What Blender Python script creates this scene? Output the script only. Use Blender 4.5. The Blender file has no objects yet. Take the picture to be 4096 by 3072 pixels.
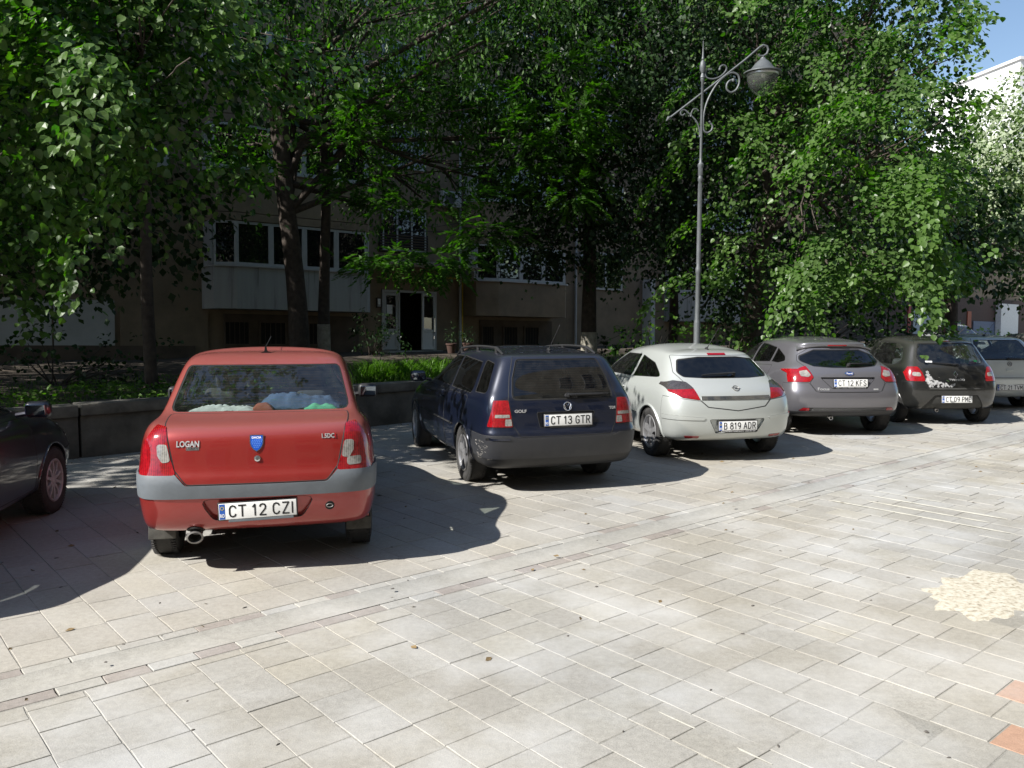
import bpy, bmesh, math, random
import numpy as np
from mathutils import Vector, Matrix, Euler, noise
from mathutils.bvhtree import BVHTree
R = math.radians
rnd = random.Random(7)
rng = np.random.default_rng(7)
scene = bpy.context.scene
COL = scene.collection

# ---------------------------------------------------------------- camera, sky, sun, exposure
CAM_H = 1.846
cam_data = bpy.data.cameras.new('camera')
cam_data.sensor_width = 36.0
cam_data.lens = 36.0 * 3354.5 / 4096.0
cam_data.clip_start = 0.05
cam_data.clip_end = 3000.0
cam = bpy.data.objects.new('camera', cam_data)
COL.objects.link(cam)
cam.matrix_world = Matrix.Translation((0, 0, CAM_H)) @ Matrix.Rotation(R(90 - 4.82), 4, 'X') @ Matrix.Rotation(R(0.2), 4, 'Z')
scene.camera = cam

SUN_EL = 41.0
SUN_DIR = Vector((math.cos(R(31)), math.sin(R(31)), 0)) * math.cos(R(SUN_EL)) + Vector((0, 0, -math.sin(R(SUN_EL))))   # way the light travels
world = bpy.data.worlds.new('World')
scene.world = world
world.use_nodes = True
wn = world.node_tree.nodes
wl = world.node_tree.links
wn.clear()
sky = wn.new('ShaderNodeTexSky')
sky.sky_type = 'NISHITA'
sky.sun_disc = False
sky.sun_elevation = R(SUN_EL)
sky.sun_rotation = math.atan2(-SUN_DIR.x, -SUN_DIR.y)
sky.air_density = 1.0
sky.dust_density = 0.6
sky.ozone_density = 1.5
bg = wn.new('ShaderNodeBackground')
bg.inputs['Strength'].default_value = 0.085
wo = wn.new('ShaderNodeOutputWorld')
wl.new(sky.outputs[0], bg.inputs[0])
wl.new(bg.outputs[0], wo.inputs[0])

sun_data = bpy.data.lights.new('sun', 'SUN')
sun_data.energy = 5.0
sun_data.angle = R(0.5)
sun_data.color = (1.0, 0.965, 0.91)
sun = bpy.data.objects.new('sun', sun_data)
COL.objects.link(sun)
sun.rotation_euler = SUN_DIR.to_track_quat('-Z', 'Y').to_euler()

scene.view_settings.view_transform = 'Standard'
scene.view_settings.look = 'None'
scene.view_settings.gamma = 1.0
scene.view_settings.use_curve_mapping = False
scene.view_settings.exposure = 0.88
scene.render.engine = 'CYCLES'
scene.cycles.max_bounces = 8
scene.cycles.transparent_max_bounces = 16
scene.cycles.caustics_reflective = False
scene.cycles.caustics_refractive = False

# ---------------------------------------------------------------- helpers
def tag(o, label=None, cat=None, group=None, kind=None):
    if label: o['label'] = label
    if cat: o['category'] = cat
    if group: o['group'] = group
    if kind: o['kind'] = kind
    return o

def empty(name, loc=(0, 0, 0), rz=0.0, parent=None):
    o = bpy.data.objects.new(name, None)
    COL.objects.link(o)
    o.location = loc
    o.rotation_euler = (0, 0, rz)
    o.empty_display_size = 0.2
    if parent: o.parent = parent
    return o

def link_mesh(name, me, mat=None, parent=None, kind=None):
    o = bpy.data.objects.new(name, me)
    COL.objects.link(o)
    if mat is not None and not me.materials: me.materials.append(mat)
    if parent is not None: o.parent = parent
    if kind: o['kind'] = kind
    return o

def shade(me, smooth=True, angle=None):
    me.polygons.foreach_set('use_smooth', [smooth] * len(me.polygons))
    if smooth and angle is not None:
        bm = bmesh.new(); bm.from_mesh(me)
        for e in bm.edges:
            if len(e.link_faces) == 2 and e.calc_face_angle(0) > R(angle): e.smooth = False
        bm.to_mesh(me); bm.free()

class MB:
    """collects simple shapes into one mesh"""
    def __init__(s): s.v = []; s.f = []
    def add(s, vs, fs):
        b = len(s.v); s.v += [tuple(v) for v in vs]; s.f += [tuple(b + i for i in f) for f in fs]; return s
    def box(s, c, d, rot=None, taper=0.0):
        hx, hy, hz = d[0] / 2, d[1] / 2, d[2] / 2
        vs = [Vector((x * hx * (1 - taper * (z > 0)), y * hy * (1 - taper * (z > 0)), z * hz)) for z in (-1, 1) for y in (-1, 1) for x in (-1, 1)]
        if rot is not None: vs = [rot @ v for v in vs]
        vs = [v + Vector(c) for v in vs]
        return s.add(vs, [(0, 2, 3, 1), (4, 5, 7, 6), (0, 1, 5, 4), (2, 6, 7, 3), (0, 4, 6, 2), (1, 3, 7, 5)])
    def rbox(s, c, d, r=0.02, rot=None, seg=3):
        """box with rounded vertical and horizontal edges (bevelled)"""
        bm = bmesh.new(); bmesh.ops.create_cube(bm, size=1.0)
        for v in bm.verts: v.co = Vector((v.co.x * d[0], v.co.y * d[1], v.co.z * d[2]))
        bmesh.ops.bevel(bm, geom=bm.edges[:], offset=min(r, min(d) * 0.49), segments=seg, profile=0.5, affect='EDGES', clamp_overlap=True)
        vs = [v.co.copy() for v in bm.verts]
        bm.verts.index_update()
        fs = [[v.index for v in f.verts] for f in bm.faces]; bm.free()
        if rot is not None: vs = [rot @ v for v in vs]
        return s.add([v + Vector(c) for v in vs], fs)
    def tube(s, pts, rad, n=8, cap=True, flat=1.0):
        pts = [Vector(p) for p in pts]
        if not hasattr(rad, '__len__'): rad = [rad] * len(pts)
        b = len(s.v); up = Vector((0, 0, 1)); prev = None
        for i, p in enumerate(pts):
            t = (pts[min(i + 1, len(pts) - 1)] - pts[max(i - 1, 0)]).normalized()
            if prev is None:
                a = up if abs(t.z) < 0.9 else Vector((1, 0, 0))
                x = t.cross(a).normalized()
            else:
                x = (prev - t * prev.dot(t)).normalized()
            prev = x; y = t.cross(x)
            for k in range(n):
                an = 2 * math.pi * k / n
                s.v.append(tuple(p + (x * math.cos(an) + y * math.sin(an) * flat) * rad[i]))
        for i in range(len(pts) - 1):
            for k in range(n):
                k2 = (k + 1) % n
                s.f.append((b + i * n + k, b + i * n + k2, b + (i + 1) * n + k2, b + (i + 1) * n + k))
        if cap:
            s.f.append(tuple(b + k for k in reversed(range(n))))
            s.f.append(tuple(b + (len(pts) - 1) * n + k for k in range(n)))
        return s
    def lathe(s, prof, n=24, mat=None, closed=False):
        """prof: list of (radius, height) about local z"""
        b = len(s.v); M = mat or Matrix.Identity(4)
        for r_, h in prof:
            for k in range(n):
                an = 2 * math.pi * k / n
                s.v.append(tuple(M @ Vector((r_ * math.cos(an), r_ * math.sin(an), h))))
        m = len(prof)
        for i in range(m if closed else m - 1):
            j = (i + 1) % m
            for k in range(n):
                k2 = (k + 1) % n
                s.f.append((b + i * n + k, b + i * n + k2, b + j * n + k2, b + j * n + k))
        return s
    def prism(s, poly, d0, d1, M):
        """poly in local xy, extruded from z=d0 to z=d1, mapped by M"""
        n = len(poly); b = len(s.v)
        for d in (d0, d1):
            for p in poly: s.v.append(tuple(M @ Vector((p[0], p[1], d))))
        s.f.append(tuple(b + i for i in reversed(range(n)))); s.f.append(tuple(b + n + i for i in range(n)))
        for i in range(n):
            j = (i + 1) % n
            s.f.append((b + i, b + j, b + n + j, b + n + i))
        return s
    def build(s, name, mat, parent=None, smooth=False, angle=35, kind=None):
        me = bpy.data.meshes.new(name); me.from_pydata(s.v, [], s.f); me.update()
        if smooth: shade(me, True, angle)
        return link_mesh(name, me, mat, parent, kind)

# ---------------------------------------------------------------- materials
MATS = {}
def new_mat(name):
    m = bpy.data.materials.new(name); m.use_nodes = True
    nt = m.node_tree; nt.nodes.clear()
    out = nt.nodes.new('ShaderNodeOutputMaterial')
    return m, nt, out
def N(nt, t, **kw):
    n = nt.nodes.new(t)
    for k, v in kw.items():
        if k in n.inputs: n.inputs[k].default_value = v
        else: setattr(n, k, v)
    return n
def ramp(nt, fac, stops):
    r = nt.nodes.new('ShaderNodeValToRGB')
    while len(r.color_ramp.elements) > 1: r.color_ramp.elements.remove(r.color_ramp.elements[-1])
    for i, (p, c) in enumerate(stops):
        e = r.color_ramp.elements[0] if i == 0 else r.color_ramp.elements.new(p)
        e.position = p; e.color = (c[0], c[1], c[2], 1) if hasattr(c, '__len__') else (c, c, c, 1)
    nt.links.new(fac, r.inputs[0]); return r
def mixc(nt, fac, a, b, mode='MIX'):
    m = nt.nodes.new('ShaderNodeMix'); m.data_type = 'RGBA'; m.blend_type = mode
    for s_, v in ((m.inputs[0], fac), (m.inputs[6], a), (m.inputs[7], b)):
        if isinstance(v, bpy.types.NodeSocket): nt.links.new(v, s_)
        elif hasattr(v, '__len__'): s_.default_value = (v[0], v[1], v[2], 1)
        else: s_.default_value = v
    return m.outputs[2]
def simple(name, col, rough=0.6, metal=0.0, var=0.12, scale=8.0, bump=0.0, bscale=60.0, coat=0.0, spec=0.5, space='Object'):
    """a plain surface with low noise in colour and a fine relief"""
    if name in MATS: return MATS[name]
    m, nt, out = new_mat(name)
    p = N(nt, 'ShaderNodeBsdfPrincipled', Roughness=rough, Metallic=metal)
    p.inputs['Coat Weight'].default_value = coat
    p.inputs['Specular IOR Level'].default_value = spec
    tc = nt.nodes.new('ShaderNodeTexCoord')
    n1 = N(nt, 'ShaderNodeTexNoise', Scale=scale, Detail=6.0, Roughness=0.6)
    nt.links.new(tc.outputs[space], n1.inputs['Vector'])
    lo = [c * (1 - var) for c in col]; hi = [min(1, c * (1 + var)) for c in col]
    r = ramp(nt, n1.outputs[0], [(0.3, lo), (0.7, hi)])
    nt.links.new(r.outputs[0], p.inputs['Base Color'])
    if bump > 0:
        n2 = N(nt, 'ShaderNodeTexNoise', Scale=bscale, Detail=4.0)
        nt.links.new(tc.outputs[space], n2.inputs['Vector'])
        b = N(nt, 'ShaderNodeBump', Strength=bump, Distance=0.01)
        nt.links.new(n2.outputs[0], b.inputs['Height']); nt.links.new(b.outputs[0], p.inputs['Normal'])
    nt.links.new(p.outputs[0], out.inputs[0])
    MATS[name] = m; return m
def paint(name, col, metal=0.0, rough=0.35, dust=0.25, dustcol=(0.42, 0.38, 0.33), coat=1.0, flake=0.0):
    """car paint: clear coat, dust lying on upward faces and along the sills, dark inside"""
    m, nt, out = new_mat(name)
    tc = nt.nodes.new('ShaderNodeTexCoord'); geo = nt.nodes.new('ShaderNodeNewGeometry')
    sep = nt.nodes.new('ShaderNodeSeparateXYZ'); nt.links.new(tc.outputs['Object'], sep.inputs[0])
    n1 = N(nt, 'ShaderNodeTexNoise', Scale=5.0, Detail=8.0, Roughness=0.65); nt.links.new(tc.outputs['Object'], n1.inputs['Vector'])
    sp = nt.nodes.new('ShaderNodeTexVoronoi'); sp.inputs['Scale'].default_value = 9.0; nt.links.new(tc.outputs['Object'], sp.inputs['Vector'])
    low = nt.nodes.new('ShaderNodeMapRange'); low.inputs[1].default_value = 0.15; low.inputs[2].default_value = 0.75; low.inputs[3].default_value = 1.0; low.inputs[4].default_value = 0.05
    nt.links.new(sep.outputs[2], low.inputs[0])
    mul = nt.nodes.new('ShaderNodeMath'); mul.operation = 'MULTIPLY'; nt.links.new(low.outputs[0], mul.inputs[0]); 
    rr = ramp(nt, n1.outputs[0], [(0.3, 0.35), (0.7, 1.0)]); nt.links.new(rr.outputs[0], mul.inputs[1])
    mul2 = nt.nodes.new('ShaderNodeMath'); mul2.operation = 'MULTIPLY'; nt.links.new(mul.outputs[0], mul2.inputs[0]); mul2.inputs[1].default_value = dust
    nz = nt.nodes.new('ShaderNodeSeparateXYZ'); nt.links.new(geo.outputs['Normal'], nz.inputs[0])
    up = nt.nodes.new('ShaderNodeMapRange'); up.inputs[1].default_value = 0.3; up.inputs[2].default_value = 0.95; up.inputs[3].default_value = 0.0; up.inputs[4].default_value = dust * 1.6
    nt.links.new(nz.outputs[2], up.inputs[0])
    mx = nt.nodes.new('ShaderNodeMath'); mx.operation = 'MAXIMUM'; nt.links.new(mul2.outputs[0], mx.inputs[0]); nt.links.new(up.outputs[0], mx.inputs[1])
    c1 = mixc(nt, mx.outputs[0], col, dustcol)
    spot = ramp(nt, sp.outputs['Distance'], [(0.0, 1.0), (0.028, 1.0), (0.034, 0.0)])
    gate = N(nt, 'ShaderNodeTexNoise', Scale=2.2, Detail=1.0); nt.links.new(tc.outputs['Object'], gate.inputs['Vector'])
    gr = ramp(nt, gate.outputs[0], [(0.54, 0.0), (0.58, 0.75)])
    sm = nt.nodes.new('ShaderNodeMath'); sm.operation = 'MULTIPLY'; nt.links.new(spot.outputs[0], sm.inputs[0]); nt.links.new(gr.outputs[0], sm.inputs[1])
    c2 = mixc(nt, sm.outputs[0], c1, (0.6, 0.58, 0.52))
    p = N(nt, 'ShaderNodeBsdfPrincipled', Metallic=metal)
    nt.links.new(c2, p.inputs['Base Color'])
    p.inputs['Coat Weight'].default_value = coat; p.inputs['Coat Roughness'].default_value = 0.03
    ro = nt.nodes.new('ShaderNodeMapRange'); ro.inputs[3].default_value = rough; ro.inputs[4].default_value = 0.85
    nt.links.new(mx.outputs[0], ro.inputs[0]); nt.links.new(ro.outputs[0], p.inputs['Roughness'])
    bk = N(nt, 'ShaderNodeBsdfDiffuse'); bk.inputs[0].default_value = (0.02, 0.02, 0.021, 1)
    ms = nt.nodes.new('ShaderNodeMixShader'); nt.links.new(geo.outputs['Backfacing'], ms.inputs[0]); nt.links.new(p.outputs[0], ms.inputs[1]); nt.links.new(bk.outputs[0], ms.inputs[2])
    nt.links.new(ms.outputs[0], out.inputs[0]); return m
def glass(name, tint=(0.35, 0.4, 0.4), rough=0.02, f0=0.05, dirt=0.06):
    m, nt, out = new_mat(name)
    tr = N(nt, 'ShaderNodeBsdfTransparent'); tr.inputs[0].default_value = (*tint, 1)
    gl = N(nt, 'ShaderNodeBsdfGlossy', Roughness=rough); gl.inputs[0].default_value = (1, 1, 1, 1)
    lw = nt.nodes.new('ShaderNodeLayerWeight'); lw.inputs[0].default_value = 0.5
    pw = nt.nodes.new('ShaderNodeMath'); pw.operation = 'POWER'; pw.inputs[1].default_value = 4.0; nt.links.new(lw.outputs['Facing'], pw.inputs[0])
    ad = nt.nodes.new('ShaderNodeMath'); ad.operation = 'MULTIPLY_ADD'; ad.inputs[1].default_value = 0.85; ad.inputs[2].default_value = f0 + 0.04; nt.links.new(pw.outputs[0], ad.inputs[0])
    ms = nt.nodes.new('ShaderNodeMixShader'); nt.links.new(ad.outputs[0], ms.inputs[0]); nt.links.new(tr.outputs[0], ms.inputs[1]); nt.links.new(gl.outputs[0], ms.inputs[2])
    df = N(nt, 'ShaderNodeBsdfDiffuse'); df.inputs[0].default_value = (0.3, 0.3, 0.28, 1)
    tc = nt.nodes.new('ShaderNodeTexCoord'); n1 = N(nt, 'ShaderNodeTexNoise', Scale=14.0, Detail=6.0); nt.links.new(tc.outputs['Object'], n1.inputs['Vector'])
    r = ramp(nt, n1.outputs[0], [(0.35, dirt * 0.3), (0.75, dirt * 1.6)])
    m2 = nt.nodes.new('ShaderNodeMixShader'); nt.links.new(r.outputs[0], m2.inputs[0]); nt.links.new(ms.outputs[0], m2.inputs[1]); nt.links.new(df.outputs[0], m2.inputs[2])
    nt.links.new(m2.outputs[0], out.inputs[0]); MATS[name] = m; return m
def lens(name, col, rough=0.12, stripes=0.0):
    """moulded lamp plastic with a pattern of fine ribs below a glossy face"""
    m, nt, out = new_mat(name)
    p = N(nt, 'ShaderNodeBsdfPrincipled', Roughness=rough); p.inputs['Coat Weight'].default_value = 1.0; p.inputs['Coat Roughness'].default_value = 0.03
    tc = nt.nodes.new('ShaderNodeTexCoord')
    w = nt.nodes.new('ShaderNodeTexWave'); w.bands_direction = 'X'; w.inputs['Scale'].default_value = 22.0; w.inputs['Distortion'].default_value = 0.3
    nt.links.new(tc.outputs['Object'], w.inputs['Vector'])
    n1 = N(nt, 'ShaderNodeTexNoise', Scale=18.0, Detail=3.0); nt.links.new(tc.outputs['Object'], n1.inputs['Vector'])
    vo = nt.nodes.new('ShaderNodeTexVoronoi'); vo.inputs['Scale'].default_value = 55.0; nt.links.new(tc.outputs['Object'], vo.inputs['Vector'])
    f = mixc(nt, 0.5, mixc(nt, 0.55, w.outputs[0], vo.outputs['Distance']), n1.outputs[0])
    r = ramp(nt, f, [(0.25, [c * 0.45 for c in col]), (0.75, [min(1, c * 1.35) for c in col])])
    nt.links.new(r.outputs[0], p.inputs['Base Color']); nt.links.new(p.outputs[0], out.inputs[0]); MATS[name] = m; return m
# ---------------------------------------------------------------- cars
M_TYRE = simple('tyre_rubber', (0.035, 0.034, 0.033), 0.85, var=0.3, scale=12, bump=0.5, bscale=90)
M_DTYRE = simple('dusty_tyre', (0.16, 0.15, 0.135), 0.9, var=0.35, scale=9, bump=0.5, bscale=80)
M_RIM = simple('alloy', (0.42, 0.42, 0.43), 0.35, 0.7, var=0.2)
M_HUBCAP = simple('silver_plastic', (0.42, 0.42, 0.42), 0.45, 0.2, var=0.2)
M_BLACK = simple('black_plastic', (0.02, 0.02, 0.021), 0.5, var=0.25)
M_SEAL = simple('black_rubber', (0.008, 0.008, 0.008), 0.7)
M_WELL = simple('wheel_well', (0.012, 0.012, 0.012), 0.95)
M_SEAT = simple('seat_fabric', (0.05, 0.052, 0.056), 0.95, bump=0.3, bscale=200)
M_CHROME = simple('chrome', (0.75, 0.75, 0.76), 0.12, 1.0, var=0.05)
M_BRIGHT = simple('bright_badge', (0.62, 0.62, 0.62), 0.3, 0.6, var=0.1)
M_PLATE = simple('plate_white', (0.78, 0.78, 0.76), 0.45, var=0.05)
M_PBLUE = simple('plate_blue', (0.02, 0.10, 0.42), 0.45, var=0.05)
M_INK = simple('plate_ink', (0.012, 0.012, 0.014), 0.5)
M_WHITE = simple('white_print', (0.8, 0.8, 0.8), 0.5, var=0.03)
M_YELLOW = simple('yellow_print', (0.75, 0.6, 0.08), 0.5, var=0.03)
M_STEEL = simple('dull_steel', (0.25, 0.24, 0.23), 0.45, 0.8, var=0.4)
M_UNDER = simple('underbody', (0.02, 0.019, 0.018), 0.95)
G_CLEAR = glass('clear_glass', (0.70, 0.76, 0.74), dirt=0.03)
G_TINT = glass('tinted_glass', (0.22, 0.25, 0.26), f0=0.04, dirt=0.025)
G_DARK = glass('privacy_glass', (0.05, 0.055, 0.065), f0=0.05, dirt=0.012)
L_RED = lens('red_lens', (0.27, 0.006, 0.010))
L_CLEAR = lens('clear_lens', (0.27, 0.26, 0.24))
L_SMOKE = lens('smoked_lens', (0.055, 0.05, 0.05))
L_AMBER = lens('amber_lens', (0.6, 0.12, 0.02))
L_MIRROR = simple('mirror_glass', (0.24, 0.28, 0.32), 0.03, 1.0, var=0.0)

def hull_mesh(sp):
    """body shell: horizontal loops from the sill to the roof, refined to a smooth surface"""
    rows = sp['rows']; bf = sp.get('bf', 0.14); cf = sp.get('cf', 0.35)
    cage = []
    FR = (0.0, 0.08, 0.26, 0.5, 0.74, 0.92, 1.0)
    for (zr, yr, wr, br, cr, zm, wm, zf, yf, wf) in rows:
        k = min(1.0, wr / 0.6)
        bfk, cfk = bf * k, cf * k
        ys, ye = yr + br + cr, yf - bfk - cfk
        half = [(0, yr), (0.42 * wr, yr + 0.17 * br), (0.78 * wr, yr + 0.60 * br), (wr - 0.32 * min(cr, wr * 0.5) * (1 if cr < 0.3 else 0.8), yr + br + 0.18 * cr)]
        zz = [zr, zr, zr, zr]
        for f in FR:
            w = wr * (1 - f) * (1 - 2 * f) + 4 * wm * f * (1 - f) + wf * f * (2 * f - 1)
            z = zr * (1 - f) * (1 - 2 * f) + 4 * zm * f * (1 - f) + zf * f * (2 * f - 1)
            half.append((w, ys + (ye - ys) * f)); zz.append(z)
        half += [(wf * 0.90, yf - bfk - 0.18 * cfk), (0.7 * wf, yf - 0.6 * bfk), (0.38 * wf, yf - 0.15 * bfk), (0, yf)]
        zz += [zf] * 4
        loop = [(x, y, z) for (x, y), z in zip(half, zz)]
        loop += [(-x, y, z) for (x, y, z) in reversed(loop[1:-1])]
        cage.append(loop)
    n = len(cage[0]); v = [p for l in cage for p in l]; fs = []
    for i in range(len(cage) - 1):
        for k in range(n):
            k2 = (k + 1) % n
            fs.append((i * n + k, i * n + k2, (i + 1) * n + k2, (i + 1) * n + k))
    # close the roof across the last loop
    b = (len(cage) - 1) * n; h = n // 2
    for k in range(0, h):
        a, c, d, e = b + k, b + k + 1, b + (n - k - 1) % n, b + (n - k) % n
        q = []
        for i in (a, c, d, e):
            if i not in q: q.append(i)
        if len(q) > 2: fs.append(tuple(q))
    me = bpy.data.meshes.new('hull'); me.from_pydata(v, [], fs); me.update()
    ob = bpy.data.objects.new('hull', me); COL.objects.link(ob)
    md = ob.modifiers.new('s', 'SUBSURF'); md.levels = 2; md.subdivision_type = 'CATMULL_CLARK'
    dg = bpy.context.evaluated_depsgraph_get(); ev = ob.evaluated_get(dg)
    bm = bmesh.new(); bm.from_mesh(ev.to_mesh()); ev.to_mesh_clear()
    bpy.data.objects.remove(ob); bpy.data.meshes.remove(me)
    bmesh.ops.recalc_face_normals(bm, faces=bm.faces[:])
    bm.normal_update()
    return bm

def rounded(poly, r=0.03, seg=3):
    """round the corners of a polygon; a point may carry its own radius as third value"""
    out = []; n = len(poly)
    for i in range(n):
        p = Vector(poly[i][:2]); a = Vector(poly[i - 1][:2]); b = Vector(poly[(i + 1) % n][:2])
        rr = poly[i][2] if len(poly[i]) > 2 else r
        d1 = (a - p); d2 = (b - p); l = min(d1.length, d2.length) * 0.45
        ang = d1.angle(d2, 3.1)
        if rr <= 0 or ang > 2.85: out.append(tuple(p)); continue
        t = min(rr / math.tan(ang / 2), l)
        s_, e_ = p + d1.normalized() * t, p + d2.normalized() * t
        for k in range(seg + 1):
            u = k / seg
            q = s_ * (1 - u) ** 2 + p * 2 * u * (1 - u) + e_ * u * u
            out.append((q.x, q.y))
    return out

def inside(pt, poly):
    x, y = pt; c = False; j = len(poly) - 1
    for i in range(len(poly)):
        xi, yi = poly[i]; xj, yj = poly[j]
        if (yi > y) != (yj > y) and x < (xj - xi) * (y - yi) / (yj - yi) + xi: c = not c
        j = i
    return c

AX = {'r': (0, 2), 's': (1, 2), 'f': (0, 2), 't': (0, 1)}
YMAX = [0.5]
def facet_ok(f, view, side, L):
    n = f.normal; c = f.calc_center_median()
    if view == 'r': return n.y < 0.16 and c.y < YMAX[0] and (n.y < -0.04 or abs(c.x) > 0.5)
    if view == 'f': return n.y > 0.05 and c.y > L * 0.5
    if view == 't': return n.z > 0.3
    return abs(n.x) > 0.28 and (c.x * side > 0 if side else True)

def cut(bm, lay, poly, view, side, L, rid, ymax=None):
    ax = AX[view]
    xs = [p[0] for p in poly]; ys = [p[1] for p in poly]
    YMAX[0] = ymax or L * 0.42
    if ymax:
        fs = [f for f in bm.faces if min(v.co.y for v in f.verts) < ymax < max(v.co.y for v in f.verts)]
        gm = set(fs)
        for f in fs: gm.update(f.verts); gm.update(f.edges)
        bmesh.ops.bisect_plane(bm, geom=list(gm), dist=1e-4, plane_co=(0, ymax, 0), plane_no=(0, 1, 0))
    n = len(poly); A0, A1 = ax
    def bb(f):
        c0 = [v.co[A0] for v in f.verts]; c1 = [v.co[A1] for v in f.verts]
        return min(c0), max(c0), min(c1), max(c1)
    X0, X1, Y0, Y1 = min(xs) - .03, max(xs) + .03, min(ys) - .03, max(ys) + .03
    cand = {}
    for f in bm.faces:
        q = bb(f)
        if q[1] < X0 or q[0] > X1 or q[3] < Y0 or q[2] > Y1 or not facet_ok(f, view, side, L): continue
        cand[f] = q
    for i in range(n):
        a, b = poly[i], poly[(i + 1) % n]
        d = (b[0] - a[0], b[1] - a[1]); l = math.hypot(*d)
        if l < 1e-5: continue
        ex0, ex1 = min(a[0], b[0]) - 0.02, max(a[0], b[0]) + 0.02; ey0, ey1 = min(a[1], b[1]) - 0.02, max(a[1], b[1]) + 0.02
        nx, ny = -d[1] / l, d[0] / l
        fs = []
        for f, q in cand.items():
            if q[1] < ex0 or q[0] > ex1 or q[3] < ey0 or q[2] > ey1: continue
            s_ = [nx * (v.co[A0] - a[0]) + ny * (v.co[A1] - a[1]) for v in f.verts]
            if min(s_) < -1e-4 and max(s_) > 1e-4: fs.append(f)
        if not fs: continue
        no = Vector((0, 0, 0)); no[A0] = nx; no[A1] = ny
        co = Vector((0, 0, 0)); co[A0] = a[0]; co[A1] = a[1]
        gm = set(fs)
        for f in fs: gm.update(f.verts); gm.update(f.edges)
        r = bmesh.ops.bisect_plane(bm, geom=list(gm), dist=1e-4, plane_co=co, plane_no=no)
        for f in fs: cand.pop(f, None)
        for e in r['geom']:
            if isinstance(e, bmesh.types.BMFace) and e.is_valid: e.normal_update(); cand[e] = bb(e)
    for f in list(cand):
        if f.is_valid:
            c = f.calc_center_median()
            if facet_ok(f, view, side, L) and inside((c[A0], c[A1]), poly): f[lay] = rid

def take(bm, lay, rid):
    """copy the faces of one region to arrays"""
    fs = [f for f in bm.faces if f[lay] == rid]
    idx = {}; vs = []; out = []
    for f in fs:
        q = []
        for v in f.verts:
            if v not in idx: idx[v] = len(vs); vs.append(v.co.copy())
            q.append(idx[v])
        out.append(q)
    return vs, out

def skirt(vs, fs, ref, off, depth):
    """move a panel off the shell by off and turn its rim inwards by depth"""
    nv = []
    for v in vs:
        loc, nor, _, _ = ref.find_nearest(v)
        nv.append(nor)
    edges = {}
    for f in fs:
        for i in range(len(f)):
            a, b = f[i], f[(i + 1) % len(f)]; edges.setdefault((min(a, b), max(a, b)), []).append((a, b))
    V = [v + n * off for v, n in zip(vs, nv)]; F = [list(f) for f in fs]
    rim = [e[0] for e in edges.values() if len(e) == 1]
    mp = {}
    for a, b in rim:
        for q in (a, b):
            if q not in mp: mp[q] = len(V); V.append(vs[q] - nv[q] * depth)
        F.append([b, a, mp[a], mp[b]])
    return V, F, rim, nv

def smooth_normals(me, ref, nfaces):
    """carry the shell's own normals over the cut, so reflections run on across the panels"""
    cn = []
    for p in me.polygons:
        for li in p.loop_indices:
            v = me.vertices[me.loops[li].vertex_index].co
            if p.index < nfaces:
                n = ref(v); cn.append(n)
            else: cn.append(p.normal.copy())
    me.normals_split_custom_set([tuple(n) for n in cn])

def flat_text(name, s, size, mat, parent, M, depth=0.002, bold=0.0, width=None, align='CENTER'):
    cu = bpy.data.curves.new(name, 'FONT'); cu.body = s; cu.size = size; cu.extrude = depth; cu.align_x = align; cu.align_y = 'CENTER'; cu.offset = bold
    cu.resolution_u = 3
    ob = bpy.data.objects.new(name, cu); COL.objects.link(ob)
    dg = bpy.context.evaluated_depsgraph_get()
    me = bpy.data.meshes.new_from_object(ob.evaluated_get(dg)); bpy.data.objects.remove(ob)
    me.name = name
    if width:
        xs = [v.co.x for v in me.vertices]; k = width / (max(xs) - min(xs)); cx = (max(xs) + min(xs)) / 2
        for v in me.vertices: v.co.x = (v.co.x - cx) * k
    me.transform(M)
    me.materials.clear(); 
    return link_mesh(name, me, mat, parent)

def face_frame(co, nor, tilt=0.0):
    """frame whose z points out of the surface and whose y points up it"""
    z = Vector(nor).normalized(); x = Vector((0, 0, 1)).cross(z).normalized(); y = z.cross(x)
    M = Matrix((x, y, z)).transposed().to_4x4(); M.translation = co
    return M @ Matrix.Rotation(tilt, 4, 'Z')

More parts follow.
